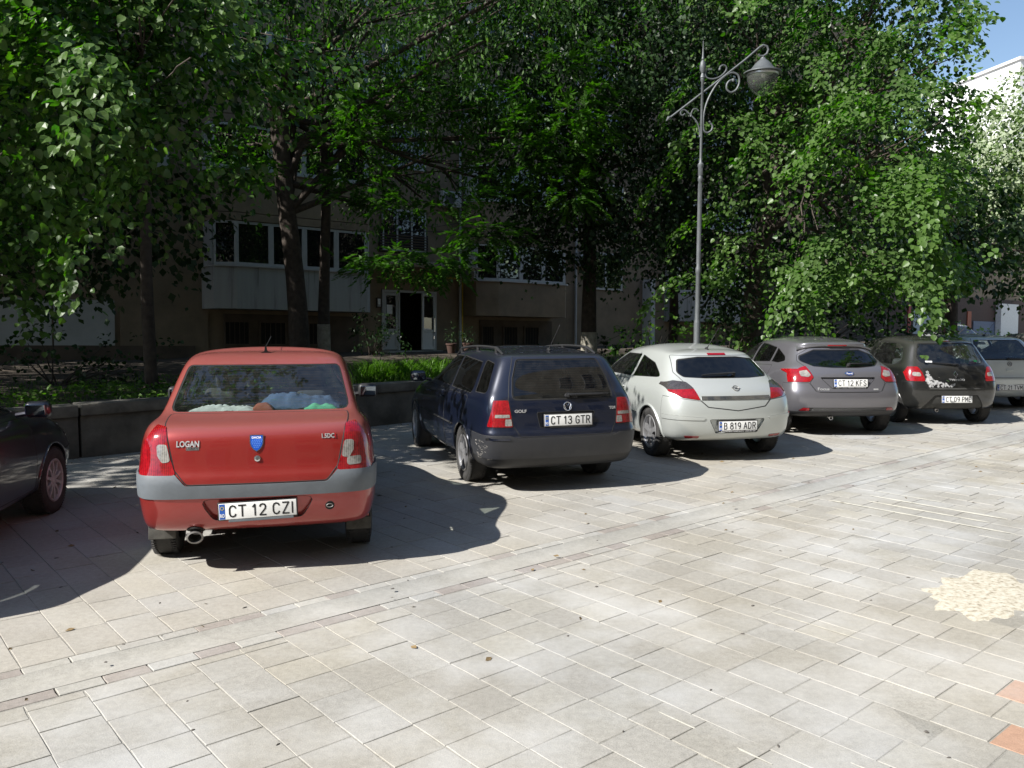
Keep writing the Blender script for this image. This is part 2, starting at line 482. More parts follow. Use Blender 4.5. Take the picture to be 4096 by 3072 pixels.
GL = {
 'C': [[(.92, .78), (.80, .93), (.5, 1), (.22, .92), (.08, .72), (.08, .28), (.22, .08), (.5, 0), (.80, .07), (.92, .22)]], 'T': [[(0, 1), (1, 1)], [(.5, 1), (.5, 0)]], '1': [[(.22, .78), (.58, 1), (.58, 0)]],
 '2': [[(.10, .78), (.22, .94), (.5, 1), (.78, .94), (.90, .76), (.84, .56), (.08, 0), (.94, 0)]], 'Z': [[(.08, 1), (.94, 1), (.06, 0), (.96, 0)]], 'I': [[(.5, 1), (.5, 0)]],
 '3': [[(.10, .84), (.28, .97), (.55, 1), (.80, .92), (.86, .75), (.76, .58), (.42, .54)], [(.42, .54), (.80, .48), (.92, .28), (.80, .08), (.5, 0), (.22, .04), (.08, .18)]],
 'G': [[(.92, .78), (.80, .93), (.5, 1), (.22, .92), (.08, .72), (.08, .28), (.22, .08), (.5, 0), (.80, .07), (.92, .22), (.92, .46), (.55, .46)]], 'R': [[(.1, 0), (.1, 1), (.62, 1), (.86, .90), (.88, .66), (.72, .52), (.1, .50)], [(.52, .50), (.92, 0)]],
 'B': [[(.1, 0), (.1, 1), (.60, 1), (.82, .90), (.82, .66), (.60, .54), (.1, .54)], [(.60, .54), (.88, .44), (.90, .14), (.64, 0), (.1, 0)]],
 '8': [[(.5, .54), (.18, .64), (.14, .86), (.34, .99), (.66, .99), (.86, .86), (.82, .64), (.5, .54), (.12, .42), (.08, .14), (.32, 0), (.68, 0), (.92, .14), (.88, .42), (.5, .54)]],
 '9': [[(.90, .66), (.80, .48), (.5, .40), (.2, .48), (.08, .70), (.2, .93), (.5, 1), (.8, .93), (.92, .70), (.84, .34), (.56, 0)]], 'A': [[(.02, 0), (.5, 1), (.98, 0)], [(.2, .34), (.8, .34)]], 'D': [[(.1, 0), (.1, 1), (.55, 1), (.84, .84), (.92, .5), (.84, .16), (.55, 0), (.1, 0)]],
 'K': [[(.1, 0), (.1, 1)], [(.88, 1), (.1, .40)], [(.38, .60), (.94, 0)]], 'F': [[(.12, 0), (.12, 1), (.9, 1)], [(.12, .53), (.78, .53)]], 'S': [[(.88, .82), (.72, .97), (.45, 1), (.2, .92), (.12, .74), (.26, .58), (.72, .46), (.90, .26), (.78, .06), (.5, 0), (.22, .04), (.08, .2)]],
 '0': [[(.5, 1), (.2, .92), (.1, .7), (.1, .3), (.2, .08), (.5, 0), (.8, .08), (.9, .3), (.9, .7), (.8, .92), (.5, 1)]], 'P': [[(.1, 0), (.1, 1), (.66, 1), (.90, .88), (.90, .60), (.66, .47), (.1, .47)]], 'M': [[(.04, 0), (.04, 1), (.5, .32), (.96, 1), (.96, 0)]], 'E': [[(.9, 1), (.12, 1), (.12, 0), (.92, 0)], [(.12, .53), (.8, .53)]], 'V': [[(.03, 1), (.5, 0), (.97, 1)]]}
def plate_text(s, width, h, parent, M, weight=.0052):
    m = MB(); adv = {' ': .42, '1': .72, 'I': .42}
    tot = sum(adv.get(c, 1.0) for c in s); cw = width / tot; x = -width / 2
    for c in s:
        a = adv.get(c, 1.0) * cw; gw = a * .74 if c not in '1I' else a * .9
        for st in GL.get(c, []):
            P = [(x + (a - gw) / 2 + p[0] * gw, (p[1] - .5) * h) for p in st]
            for i in range(len(P) - 1):
                (x0, y0), (x1, y1) = P[i], P[i + 1]; l = math.hypot(x1 - x0, y1 - y0)
                if l < 1e-6: continue
                ux, uy = (x1 - x0) / l, (y1 - y0) / l; e = weight * .5; q = weight
                m.add([M @ Vector((x0 - ux * e - uy * q, y0 - uy * e + ux * q, .0)), M @ Vector((x1 + ux * e - uy * q, y1 + uy * e + ux * q, .0)), M @ Vector((x1 + ux * e + uy * q, y1 + uy * e - ux * q, .0)), M @ Vector((x0 - ux * e + uy * q, y0 - uy * e - ux * q, .0))], [(0, 3, 2, 1)])
        x += a
    return m.build('plate_lettering', M_INK, parent)

def make_wheel_mesh(r=0.31, w=0.2, rim_r=0.2, kind='five', dusty=False):
    """wheel about local x axis, outer side towards +x; returns tyre mesh and rim mesh"""
    Mx = Matrix.Rotation(R(90), 4, 'Y')
    t = MB()
    h = w / 2
    prof = [(rim_r, -h + 0.012), (rim_r + 0.02, -h), (r - 0.05, -h - 0.006), (r - 0.018, -h + 0.004), (r - 0.003, -h + 0.025), (r, -h * 0.4), (r, h * 0.4), (r - 0.003, h - 0.025), (r - 0.018, h - 0.004), (r - 0.05, h + 0.006), (rim_r + 0.02, h), (rim_r, h - 0.012), (rim_r, 0), ]
    t.lathe(prof, 44, Mx, closed=True)
    for k in range(72):                       # tread blocks across the shoulder
        a = 2 * math.pi * k / 72
        for sx in (-1, 1):
            t.box((sx * (h - 0.024), (r - 0.0035) * math.cos(a), (r - 0.0035) * math.sin(a)), (0.036, 0.016, 0.009), Matrix.Rotation(a, 3, 'X'))
    q = MB()
    q.lathe([(rim_r + 0.004, h - 0.004), (rim_r - 0.006, h + 0.002), (rim_r - 0.018, h - 0.006), (rim_r - 0.026, h - 0.03), (rim_r - 0.03, -h * 0.6)], 40, Mx)
    ns = {'five': 5, 'ten': 10, 'seven': 7, 'cap': 14, 'twofive': 10}[kind]
    q.lathe([(0.0, h - 0.012), (0.03, h - 0.012), (0.045, h - 0.018), (0.055, h - 0.035), (0.055, h - 0.08)], 24, Mx)
    wd = {'five': 0.032, 'ten': 0.014, 'seven': 0.022, 'cap': 0.017, 'twofive': 0.014}[kind]
    for k in range(ns):
        a = 2 * math.pi * k / ns
        if kind == 'twofive': a = 2 * math.pi * (k // 2) / 5 + (0.16 if k % 2 else -0.16)
        vs = []
        for (rr_, ww, xx) in ((0.04, wd * 1.25, h - 0.016), (rim_r * 0.55, wd * 0.85, h - 0.008), (rim_r - 0.01, wd * 1.2, h - 0.014)):
            for dx in (0.0, -0.035):
                for s_ in (-1, 1):
                    y, z = s_ * ww, rr_
                    vs.append((xx + dx, y * math.cos(a) - z * math.sin(a), y * math.sin(a) + z * math.cos(a)))
        fs = []
        for i in (0, 4):
            fs += [(i, i + 1, i + 5, i + 4), (i + 1, i + 3, i + 7, i + 5), (i + 2, i, i + 4, i + 6)]
        q.add(vs, fs)
    if kind == 'cap': q.lathe([(0.05, h - 0.02), (rim_r - 0.02, h - 0.035)], 30, Mx)
    return t, q

def plate(root, sp, at, txt, w=0.52, hgt=0.112, holder=M_BLACK, tilt=0.0, lh=0.082, band=True, footer=None, roll=0.0, txtw=None, under=None):
    co, nor = at
    M = face_frame(co, nor, roll)
    b = MB(); b.rbox((0, 0, 0), (w + 0.016, hgt + 0.016 + (0.016 if footer else 0), 0.016), 0.004)
    ho = b.build('number_plate', holder, root, smooth=True); ho.data.transform(M)
    f = MB(); f.rbox((0, 0.004 if footer else 0, 0.008), (w, hgt, 0.006), 0.0025); o = f.build('plate_face', M_PLATE, ho, smooth=True); o.data.transform(M)
    zf = 0.0125
    if band:
        g = MB(); g.box((-w / 2 + 0.022, 0.004 if footer else 0, 0.0095), (0.038, hgt - 0.006, 0.004)); o = g.build('country_band', M_PBLUE, ho); o.data.transform(M)
        flat_text('country_code', 'RO', 0.034, M_WHITE, ho, M @ Matrix.Translation((-w / 2 + 0.022, -0.029, zf)), 0.0006, 0.001, width=.029)
        st = MB()
        for k in range(12):
            a = 2 * math.pi * k / 12
            st.box((-w / 2 + 0.022 + 0.011 * math.cos(a), 0.024 + 0.011 * math.sin(a), zf), (0.004, 0.004, 0.001))
        o = st.build('star_ring', M_YELLOW, ho); o.data.transform(M)
    plate_text(txt, w * .86, lh * .94, ho, M @ Matrix.Translation((0.022, 0.004 if footer else 0.0, zf)))['kind'] = 'stuff'
    if footer: flat_text('holder_lettering', footer, 0.017, M_WHITE, ho, M @ Matrix.Translation((0, -hgt / 2 - 0.009, 0.009)), 0.0004, width=w * 0.9)
    if under:
        b = MB(); b.rbox((0.02, -hgt / 2 - 0.012, 0.004), (w * 0.84, 0.018, 0.012), 0.003); o = b.build('plate_bracket', under, ho); o.data.transform(M)
    return ho

def build_car(name, label, cat, X, Y, th, sp, group=None):
    L = sp['L']
    root = empty(name, (X, Y, sp.get('z', 0.0)), th)
    tag(root, label, cat, group)
    bm = hull_mesh(sp)
    me0 = bpy.data.meshes.new('ref'); bm.to_mesh(me0)
    ref = BVHTree.FromBMesh(bm)
    # smooth normal lookup on the uncut shell
    bm.verts.ensure_lookup_table(); bm.faces.ensure_lookup_table()
    refn = [v.normal.copy() for v in bm.verts]; rfaces = [[v.index for v in f.verts] for f in bm.faces]; rco = [v.co.copy() for v in bm.verts]
    def snorm(p):
        loc, nor, fi, d = ref.find_nearest(p)
        if fi is None: return Vector((0, 0, 1))
        n = Vector((0, 0, 0))
        for i in rfaces[fi]:
            w = 1.0 / ((rco[i] - p).length ** 2 + 1e-5); n += refn[i] * w
        return n.normalized() if n.length > 0 else nor
    def on(x, z, view='r'):
        """point and normal of the shell seen from behind at x, z (or from the side at y, z)"""
        if view == 'r': o, d = Vector((x, -3, z)), Vector((0, 1, 0))
        elif view == 's': o, d = Vector((3, x, z)), Vector((-1, 0, 0))
        elif view == 'l': o, d = Vector((-3, x, z)), Vector((1, 0, 0))
        elif view == 't': o, d = Vector((x, z, 4)), Vector((0, 0, -1))
        h = ref.ray_cast(o, d)
        if h[0] is None: h = ref.find_nearest(Vector((x, 0, z)) if view == 'r' else o + d * 2.2)
        return h[0], snorm(h[0])
    lay = bm.faces.layers.int.new('rid')
    for f in bm.faces: f[lay] = 0
    rid = 1; regs = []
    for c in sp['cuts']:
        nm, mat, view, poly = c[:4]; opt = c[4] if len(c) > 4 else {}
        pl = rounded(poly, opt.get('r', 0.03), opt.get('seg', 3))
        jobs = []
        if view == 's':
            for sd in opt.get('sides', (1, -1)): jobs.append((pl, sd))
        else:
            jobs.append((pl, 0))
            if opt.get('mirror'): jobs.append(([(-x, y) for x, y in reversed(pl)], 0))
        for ji, (pp, sd) in enumerate(jobs):
            key = (opt.get('key'), ji) if opt.get('key') else None
            r_ = next((q['rid'] for q in regs if key and q['key'] == key), None)
            if r_ is None:
                r_ = rid; rid += 1
                regs.append(dict(rid=r_, key=key, name=nm, mat=mat, opt=opt, ji=ji))
            cut(bm, lay, pp, view, sd, L, r_, opt.get('ymax'))
    # wheel arches
    ar = sp.get('arch', 0.345)
    for yw in sp['axles']:
        pl = [(yw + ar * math.cos(a), sp.get('archz', 0.30) + ar * math.sin(a)) for a in [2 * math.pi * k / 22 for k in range(22)]]
        cut(bm, lay, pl, 's', 0, L, -1)
    for f in bm.faces:
        c = f.calc_center_median()
        if f[lay] != -1 and abs(c.x) > 0.5 and c.z < 0.45:
            for yw in sp['axles']:
                if (c.y - yw) ** 2 + (c.z - sp.get('archz', 0.30)) ** 2 < (ar - 0.004) ** 2: f[lay] = -1
    # the shell itself
    objs = {}
    vs, fs = take(bm, lay, 0)
    V, F, rim, nv = skirt(vs, fs, ref, 0.0, 0.012)
    me = bpy.data.meshes.new('body'); me.from_pydata(V, [], F); me.update(); shade(me); smooth_normals(me, snorm, len(fs))
    body = link_mesh('body', me, sp['paint'], root)
    for q in regs:
        vs, fs = take(bm, lay, q['rid'])
        if not fs: print('EMPTY REGION', name, q['name']); continue
        opt = q['opt']; off = opt.get('off', 0.003)
        V, F, rim, nv = skirt(vs, fs, ref, off, opt.get('depth', 0.012))
        me = bpy.data.meshes.new(q['name']); me.from_pydata(V, [], F); me.update(); shade(me); smooth_normals(me, snorm, len(fs))
        par = root
        if opt.get('in'): par = objs.get((opt['in'], q['ji'])) or objs.get((opt['in'], 0)) or root
        o = link_mesh(q['name'], me, q['mat'], par); objs[(q['name'], q['ji'])] = o
        if opt.get('label'): o['label'] = opt['label']
        gap = opt.get('gap', 0.004)
        if gap > 0:
            s_ = MB()
            for a, b in rim:
                pa, pb = vs[a] + nv[a] * min(off, 0.002), vs[b] + nv[b] * min(off, 0.002)
                if (pa - pb).length < 1e-4: continue
                n = (nv[a] + nv[b]).normalized(); t = (pb - pa).normalized(); x = t.cross(n).normalized() * gap
                e = t * gap * 0.3; hgt = n * opt.get('gaph', 0.0016)
                s_.add([pa - e + x, pa - e + hgt, pa - e - x, pb + e + x, pb + e + hgt, pb + e - x], [(0, 1, 4, 3), (1, 2, 5, 4)])
            if par is root: s_.build(opt.get('gapname', 'panel_gap'), opt.get('gapmat', M_SEAL), o)
            else: s_.build(opt.get('gapname', 'panel_gap'), opt.get('gapmat', M_SEAL), par)
    bm.free(); bpy.data.meshes.remove(me0)
    # wheel wells, arch lips, wheels
    wr = sp.get('wheel_r', 0.31); tw = sp.get('tyre_w', 0.2); tk = sp['track']
    tb, rb = make_wheel_mesh(wr, tw, sp.get('rim_r', 0.2), sp.get('rim', 'five'))
    tme = bpy.data.meshes.new('wheel'); tme.from_pydata(tb.v, [], tb.f); tme.update(); shade(tme, True, 40); tme.materials.append(sp.get('tyre_mat', M_TYRE))
    rme = bpy.data.meshes.new('rim'); rme.from_pydata(rb.v, [], rb.f); rme.update(); shade(rme, True, 35); rme.materials.append(sp.get('rim_mat', M_RIM))
    under = MB()
    for ai, yw in enumerate(sp['axles']):
        for sd in (-1, 1):
            o = link_mesh('wheel', tme, None, root); o.location = (sd * tk, yw, wr - 0.004); 
            steer = sp.get('steer', 0.0) if ai == 1 else 0.0
            o.rotation_euler = (0, 0, (math.pi if sd < 0 else 0) + steer)
            r2 = link_mesh('rim', rme, None, o)
            g = MB(); n = 18; vs = []
            for k in range(n + 1):
                a = R(-4) + R(188) * k / n
                for x in (0.42, 0.80): vs.append((sd * x, yw + (ar + 0.012) * math.cos(a), sp.get('archz', 0.30) + (ar + 0.012) * math.sin(a)))
            g.add(vs, [(2 * k, 2 * k + 1, 2 * k + 3, 2 * k + 2) for k in range(n)])
            g.add([(sd * 0.42, yw - ar - .02, 0.30), (sd * 0.42, yw + ar + .02, 0.30), (sd * 0.42, yw + ar + .02, 0.68), (sd * 0.42, yw - ar - .02, 0.68)], [(0, 1, 2, 3)])
            g.build('wheel_well', M_WELL, root)
            lip = []
            for k in range(25):
                a = R(-2) + R(184) * k / 24
                yy, zz = yw + (ar + 0.006) * math.cos(a), sp.get('archz', 0.30) + (ar + 0.006) * math.sin(a)
                h, _n = on(yy, zz, 's' if sd > 0 else 'l')
                lip.append(Vector((sd * (abs(h.x) + 0.0), yy, zz)))
            lipm = MB(); lipm.tube(lip, sp.get('lip', 0.011), 6); lipm.build('arch_lip', sp.get('lip_mat', sp['paint']), root, smooth=True)
    under.box((0, L / 2 + .1, 0.35), (1.10, L - 0.9, 0.12))
    under.box((0, sp['axles'][0], 0.30), (2 * tk - 0.1, 0.07, 0.07)); under.box((0, sp['axles'][1], 0.30), (2 * tk - 0.1, 0.07, 0.07))
    under.box((0, 0.55, 0.44), (1.0, 0.5, 0.12))
    under.build('underbody', M_UNDER, root)
    # interior
    it = sp.get('interior', True)
    if it:
        sy, bz = sp.get('seat_y', (1.15, 2.05)), sp.get('seat_z', 0.0)
        s_ = MB(); s_.rbox((0, sy[0] + 0.32, 0.55 + bz), (1.25, 0.5, 0.16), 0.05); s_.rbox((0, sy[0] + 0.02, 0.82 + bz), (1.22, 0.15, 0.52), 0.06, Matrix.Rotation(R(14), 3, 'X'))
        o = s_.build('rear_seat', M_SEAT, root, True)
        for x in (-0.36, 0.36):
            h = MB(); h.rbox((x, sy[0] - 0.05, 1.13 + bz), (0.25, 0.09, 0.14), 0.045, Matrix.Rotation(R(10), 3, 'X')); h.build('headrest', M_SEAT, o, True)
            f = MB(); f.rbox((x, sy[1] + 0.3, 0.55 + bz), (0.5, 0.5, 0.14), 0.05); f.rbox((x, sy[1] + 0.02, 0.86 + bz), (0.47, 0.13, 0.60), 0.055, Matrix.Rotation(R(14), 3, 'X'))
            q = f.build('front_seat', M_SEAT, root, True)
            h = MB(); h.rbox((x, sy[1] - 0.09, 1.24 + bz), (0.26, 0.10, 0.18), 0.045, Matrix.Rotation(R(12), 3, 'X')); h.tube([(x - .05, sy[1] - .06, 1.08 + bz), (x - .05, sy[1] - .08, 1.2 + bz)], 0.006); h.tube([(x + .05, sy[1] - .06, 1.08 + bz), (x + .05, sy[1] - .08, 1.2 + bz)], 0.006)
            h.build('headrest', M_SEAT, q, True)
        d = MB(); d.rbox((0, sp.get('dash_y', 3.0), 0.80 + bz), (1.32, 0.42, 0.34), 0.08); d.build('dashboard', M_BLACK, root, True)
        w = MB(); w.tube([(-0.36 + 0.18 * math.cos(a), sp.get('dash_y', 3.0) - 0.36 + 0.07 * math.sin(a), 0.86 + bz + 0.165 * math.sin(a)) for a in [2 * math.pi * k / 24 for k in range(25)]], 0.012, 6); w.build('steering_wheel', M_BLACK, root, True)
        fl = MB(); fl.box((0, L / 2 - .1, 0.42), (1.3, L - 1.7, 0.04)); fl.build('cabin_floor', M_UNDER, root)
        if sp.get('shelf'):
            y0, y1, z = sp['shelf']; sh = MB(); sh.rbox((0, (y0 + y1) / 2, z), (1.16, y1 - y0, 0.03), 0.01); sh.build('parcel_shelf', M_BLACK, root, True)
    return root, on, objs, snorm

def ribbon_on(on, pts, view, r, name, mat, parent, off=0.002, flat=0.5, n=6, rads=None):
    P = []
    for a, b in pts:
        p, nn = on(a, b, view); P.append(p + nn * off)
    m = MB(); m.tube(P, rads or r, n, flat=flat); return m.build(name, mat, parent, smooth=True)

def door_mirror(root, pos, sd, mat, glassmat=L_MIRROR, size=(0.2, 0.12, 0.14)):
    x, y, z = pos
    m = MB(); m.rbox((sd * (x + 0.12), y, z), size, 0.045, seg=4); m.tube([(sd * (x - 0.06), y + 0.01, z - 0.05), (sd * (x + 0.06), y, z - 0.03)], 0.022)
    o = m.build('door_mirror', mat, root, True)
    g = MB(); g.rbox((sd * (x + 0.12), y - size[1] / 2 - 0.003, z), (size[0] - 0.045, 0.012, size[2] - 0.045), 0.03, seg=3, rot=Matrix.Rotation(R(9), 3, 'X')); g.build('mirror_glass', glassmat, o, True)
    return o

def wiper(root, on, a, b, piv=0.022):
    pts = [(a[0] + (b[0] - a[0]) * t, a[1] + (b[1] - a[1]) * t) for t in (0, .25, .5, .75, 1)]
    P = [on(x, z)[0] + on(x, z)[1] * (0.035 if i < 4 else 0.02) for i, (x, z) in enumerate(pts)]
    m = MB(); m.tube(P, [0.018, 0.016, 0.012, 0.008, 0.006], 6, flat=0.6)
    c, n = on(*a); m.lathe([(0, 0.03), (piv, 0.028), (piv + 0.004, 0.0)], 14, face_frame(c, n))
    pts2 = [(a[0] + (b[0] - a[0]) * t, a[1] + (b[1] - a[1]) * t) for t in (0.2, .45, .7, 1.0)]
    m.tube([on(x, z)[0] + on(x, z)[1] * 0.012 for x, z in pts2], 0.007, 5)
    return m.build('rear_wiper', M_BLACK, root, True)

def aerial(root, on, x, y, ln, lean=35, sidelean=0.0, base=M_BLACK):
    p, n = on(x, y, 't')
    m = MB(); d = Vector((sidelean, -math.sin(R(lean)), math.cos(R(lean)))).normalized()
    m.tube([p - Vector((0, 0.05, 0.004)), p + Vector((0, 0, 0.012)), p + Vector((0, 0.04, -0.002))], [0.012, 0.02, 0.01], 8)
    m.tube([p + d * 0.01, p + d * 0.07], [0.011, 0.006], 6); m.tube([p + d * 0.06, p + d * ln], [0.0035, 0.0025], 5); m.tube([p + d * (ln - .01), p + d * (ln + 0.012)], 0.0045, 5)
    return m.build('aerial', base, root, True)
# rows: zr, yr, wr, br, cr, zm, wm, zf, yf, wf
ROWS_LOGAN = [
 (.30, .30, .60, .02, .10, .24, .60, .24, 4.00, .60),
 (.31, .12, .775, .04, .12, .24, .82, .24, 4.12, .78),
 (.40, .05, .81, .05, .18, .36, .85, .34, 4.20, .80),
 (.56, .02, .825, .05, .18, .54, .865, .50, 4.24, .82),
 (.70, .01, .832, .05, .18, .66, .855, .60, 4.22, .82),
 (.74, .05, .828, .05, .18, .70, .855, .64, 4.18, .81),
 (.90, .07, .815, .05, .18, .80, .865, .70, 4.12, .80),
 (1.01, .10, .785, .05, .16, .90, .85, .78, 4.00, .77),
 (1.055, .18, .76, .04, .18, .95, .83, .84, 3.80, .74),
 (1.075, .34, .73, .03, .16, .97, .79, .90, 3.50, .72),
 (1.10, .60, .725, .03, .11, .99, .77, .98, 3.16, .71),
 (1.23, .84, .695, .03, .10, 1.15, .73, 1.16, 2.86, .66),
 (1.38, 1.12, .66, .03, .10, 1.33, .69, 1.36, 2.52, .60),
 (1.465, 1.28, .62, .03, .10, 1.455, .65, 1.44, 2.36, .58),
 (1.505, 1.42, .53, .03, .10, 1.52, .55, 1.48, 2.24, .50),
 (1.515, 1.62, .22, .02, .06, 1.545, .22, 1.49, 2.15, .22)]
ROWS_GOLFV = [
 (.24, .35, .60, .02, .10, .22, .60, .22, 4.1, .60),
 (.25, .12, .80, .05, .12, .22, .82, .22, 4.26, .78),
 (.36, .04, .84, .07, .14, .36, .855, .34, 4.34, .80),
 (.56, .00, .86, .08, .14, .54, .868, .50, 4.38, .83),
 (.64, .00, .86, .08, .14, .62, .868, .60, 4.36, .83),
 (.665, .035, .85, .07, .14, .65, .868, .62, 4.34, .82),
 (.85, .055, .84, .07, .12, .80, .862, .74, 4.26, .80),
 (.97, .085, .81, .07, .12, .92, .845, .86, 4.0, .78),
 (1.02, .11, .79, .07, .12, .96, .80, .93, 3.7, .74),
 (1.06, .135, .77, .07, .12, 1.0, .765, .98, 3.35, .71),
 (1.22, .215, .70, .06, .12, 1.18, .70, 1.16, 2.98, .66),
 (1.35, .29, .635, .05, .11, 1.34, .63, 1.33, 2.65, .58),
 (1.405, .34, .60, .05, .11, 1.40, .59, 1.385, 2.50, .54),
 (1.425, .46, .48, .04, .11, 1.455, .46, 1.42, 2.36, .44),
 (1.43, .62, .24, .02, .06, 1.475, .24, 1.435, 2.28, .22)]
ROWS_ASTRA = [
 (.26, .30, .60, .02, .10, .20, .60, .20, 4.0, .60),
 (.27, .10, .80, .10, .14, .20, .82, .20, 4.15, .78),
 (.38, .03, .84, .13, .16, .34, .86, .34, 4.24, .80),
 (.54, .00, .865, .14, .18, .52, .872, .50, 4.28, .82),
 (.66, .00, .87, .15, .18, .64, .875, .60, 4.25, .82),
 (.80, .04, .86, .15, .18, .76, .87, .70, 4.16, .80),
 (.90, .10, .83, .14, .18, .86, .855, .78, 4.0, .78),
 (.97, .18, .785, .14, .18, .92, .82, .85, 3.75, .76),
 (1.00, .24, .76, .13, .18, .96, .785, .92, 3.4, .72),
 (1.12, .40, .69, .12, .18, 1.08, .72, 1.05, 3.12, .68),
 (1.24, .54, .62, .11, .17, 1.23, .65, 1.22, 2.8, .60),
 (1.31, .62, .565, .10, .16, 1.325, .595, 1.31, 2.58, .55),
 (1.34, .64, .53, .10, .16, 1.365, .56, 1.34, 2.48, .52),
 (1.365, .78, .40, .06, .14, 1.415, .44, 1.38, 2.3, .42),
 (1.38, .98, .20, .02, .06, 1.44, .22, 1.40, 2.2, .22)]
ROWS_FOCUS = [
 (.30, .30, .60, .02, .10, .22, .60, .22, 4.0, .60),
 (.31, .10, .82, .10, .14, .22, .84, .22, 4.2, .80),
 (.42, .02, .87, .12, .16, .36, .89, .34, 4.3, .84),
 (.56, .00, .895, .13, .17, .54, .905, .50, 4.35, .86),
 (.68, .01, .90, .13, .17, .66, .91, .60, 4.32, .86),
 (.76, .05, .89, .13, .17, .72, .905, .66, 4.28, .85),
 (.90, .09, .875, .13, .18, .84, .895, .74, 4.2, .84),
 (1.02, .16, .83, .13, .18, .94, .87, .84, 4.0, .80),
 (1.08, .24, .77, .12, .18, 1.0, .82, .93, 3.7, .76),
 (1.12, .32, .73, .12, .18, 1.04, .785, 1.0, 3.4, .72),
 (1.24, .46, .66, .11, .17, 1.18, .72, 1.16, 3.06, .66),
 (1.35, .56, .595, .10, .16, 1.35, .64, 1.33, 2.7, .58),
 (1.40, .50, .56, .08, .14, 1.415, .585, 1.38, 2.5, .54),
 (1.425, .62, .44, .06, .14, 1.465, .46, 1.43, 2.3, .44),
 (1.44, .85, .22, .02, .06, 1.485, .22, 1.45, 2.2, .22)]
ROWS_TWINGO = [
 (.26, .25, .56, .02, .10, .22, .58, .22, 3.3, .58),
 (.27, .10, .76, .08, .12, .22, .78, .22, 3.42, .74),
 (.40, .03, .795, .10, .15, .36, .81, .34, 3.52, .76),
 (.56, .00, .815, .11, .16, .54, .825, .50, 3.58, .77),
 (.66, .01, .82, .11, .16, .64, .828, .60, 3.56, .77),
 (.80, .05, .815, .11, .16, .76, .825, .70, 3.48, .76),
 (.94, .10, .785, .11, .16, .88, .81, .80, 3.3, .75),
 (1.00, .14, .75, .10, .15, .94, .775, .90, 3.1, .72),
 (1.06, .19, .72, .10, .15, 1.0, .745, .97, 2.9, .70),
 (1.22, .30, .66, .09, .15, 1.20, .69, 1.18, 2.6, .64),
 (1.34, .37, .605, .08, .15, 1.36, .635, 1.34, 2.3, .58),
 (1.385, .41, .57, .07, .15, 1.415, .59, 1.39, 2.16, .54),
 (1.41, .52, .45, .05, .12, 1.455, .46, 1.43, 2.0, .44),
 (1.42, .72, .22, .02, .06, 1.47, .22, 1.445, 1.9, .22)]
LOGAN = dict(L=4.25, rows=ROWS_LOGAN); GOLFV = dict(L=4.4, rows=ROWS_GOLFV); ASTRA = dict(L=4.29, rows=ROWS_ASTRA); FOCUS = dict(L=4.36, rows=ROWS_FOCUS); TWINGO = dict(L=3.6, rows=ROWS_TWINGO)
def sides(y, zb, zt, dl=0.30, two=True, pil=0.035, gmat=None):
    """side windows and doors of a car. y: rear end of glass, rear top, B pillar, front top, mirror corner"""
    g = gmat or G_TINT
    y0, y0t, yb, yt, y1 = y
    d = []
    if two:
        d.append(('rear_door', None, 's', [(y0 + 0.28, dl), (y0 + 0.22, 0.62), (y0 + 0.02, zb - 0.03), (yb, zb - 0.03), (yb, dl)], {'off': 0.0, 'r': 0.05}))
        d.append(('front_door', None, 's', [(yb + 0.012, dl), (yb + 0.012, zb - 0.03), (y1 + 0.02, zb - 0.05), (y1 + 0.05, dl)], {'off': 0.0, 'r': 0.05}))
    else:
        d.append(('front_door', None, 's', [(yb + 0.012, dl), (yb - 0.02, zb - 0.03), (y1 + 0.02, zb - 0.05), (y1 + 0.05, dl)], {'off': 0.0, 'r': 0.06}))
    sg = {'gap': 0.011, 'gapname': 'window_seal', 'off': -0.003, 'r': 0.035}
    d.append(('side_window', g, 's', [(y0, zb), (y0t, zt - 0.02), (yb - pil, zt + 0.005), (yb - pil, zb)], sg))
    d.append(('side_window', g, 's', [(yb + pil, zb), (yb + pil, zt + 0.005), (yt, zt - 0.02), (y1, zb + 0.04), (y1, zb)], sg))
    return d

def finish(sp):
    for i, c in enumerate(sp['cuts']):
        if c[1] is None: sp['cuts'][i] = (c[0], sp['paint']) + tuple(c[2:])
    return sp
RG = {'gap': 0.014, 'gapname': 'window_seal', 'off': -0.004, 'r': 0.05}
def scr(w0, w1, z0, z1): return ('windscreen', G_CLEAR, 'f', [(-w0, z0), (-w1, z1), (w1, z1), (w0, z0)], dict(RG))
def on_strip(root, on, x0, x1, z, hgt, name, mat, proud=0.006, view='r', n=7, parent=None):
    """a moulding that follows the shell from x0 to x1"""
    m = MB(); V = []
    for i in range(n):
        x = x0 + (x1 - x0) * i / (n - 1)
        for zz in (z - hgt / 2, z + hgt / 2):
            p, nn = on(x, zz, view); V += [p - nn * 0.004, p + nn * proud]
    F = []
    for i in range(n - 1):
        b = i * 4
        F += [(b + 1, b + 5, b + 7, b + 3), (b, b + 1, b + 3, b + 2), (b + 2, b + 3, b + 7, b + 6), (b, b + 4, b + 5, b + 1)]
        if i == n - 2: F.append((b + 4, b + 6, b + 7, b + 5))
    m.add(V, F); return m.build(name, mat, parent or root)
def heater_lines(root, on, z0, z1, w0, w1, n, par):
    m = MB()
    for i in range(n):
        t = (i + 0.5) / n; z = z0 + (z1 - z0) * t; w = w0 + (w1 - w0) * t
        m.tube([on(x, z)[0] - on(x, z)[1] * 0.003 for x in np.linspace(-w, w, 7)], 0.00035, 4)
    return m.build('heating_wires', simple('heater_wire', (0.10, 0.07, 0.05), 0.6), par)

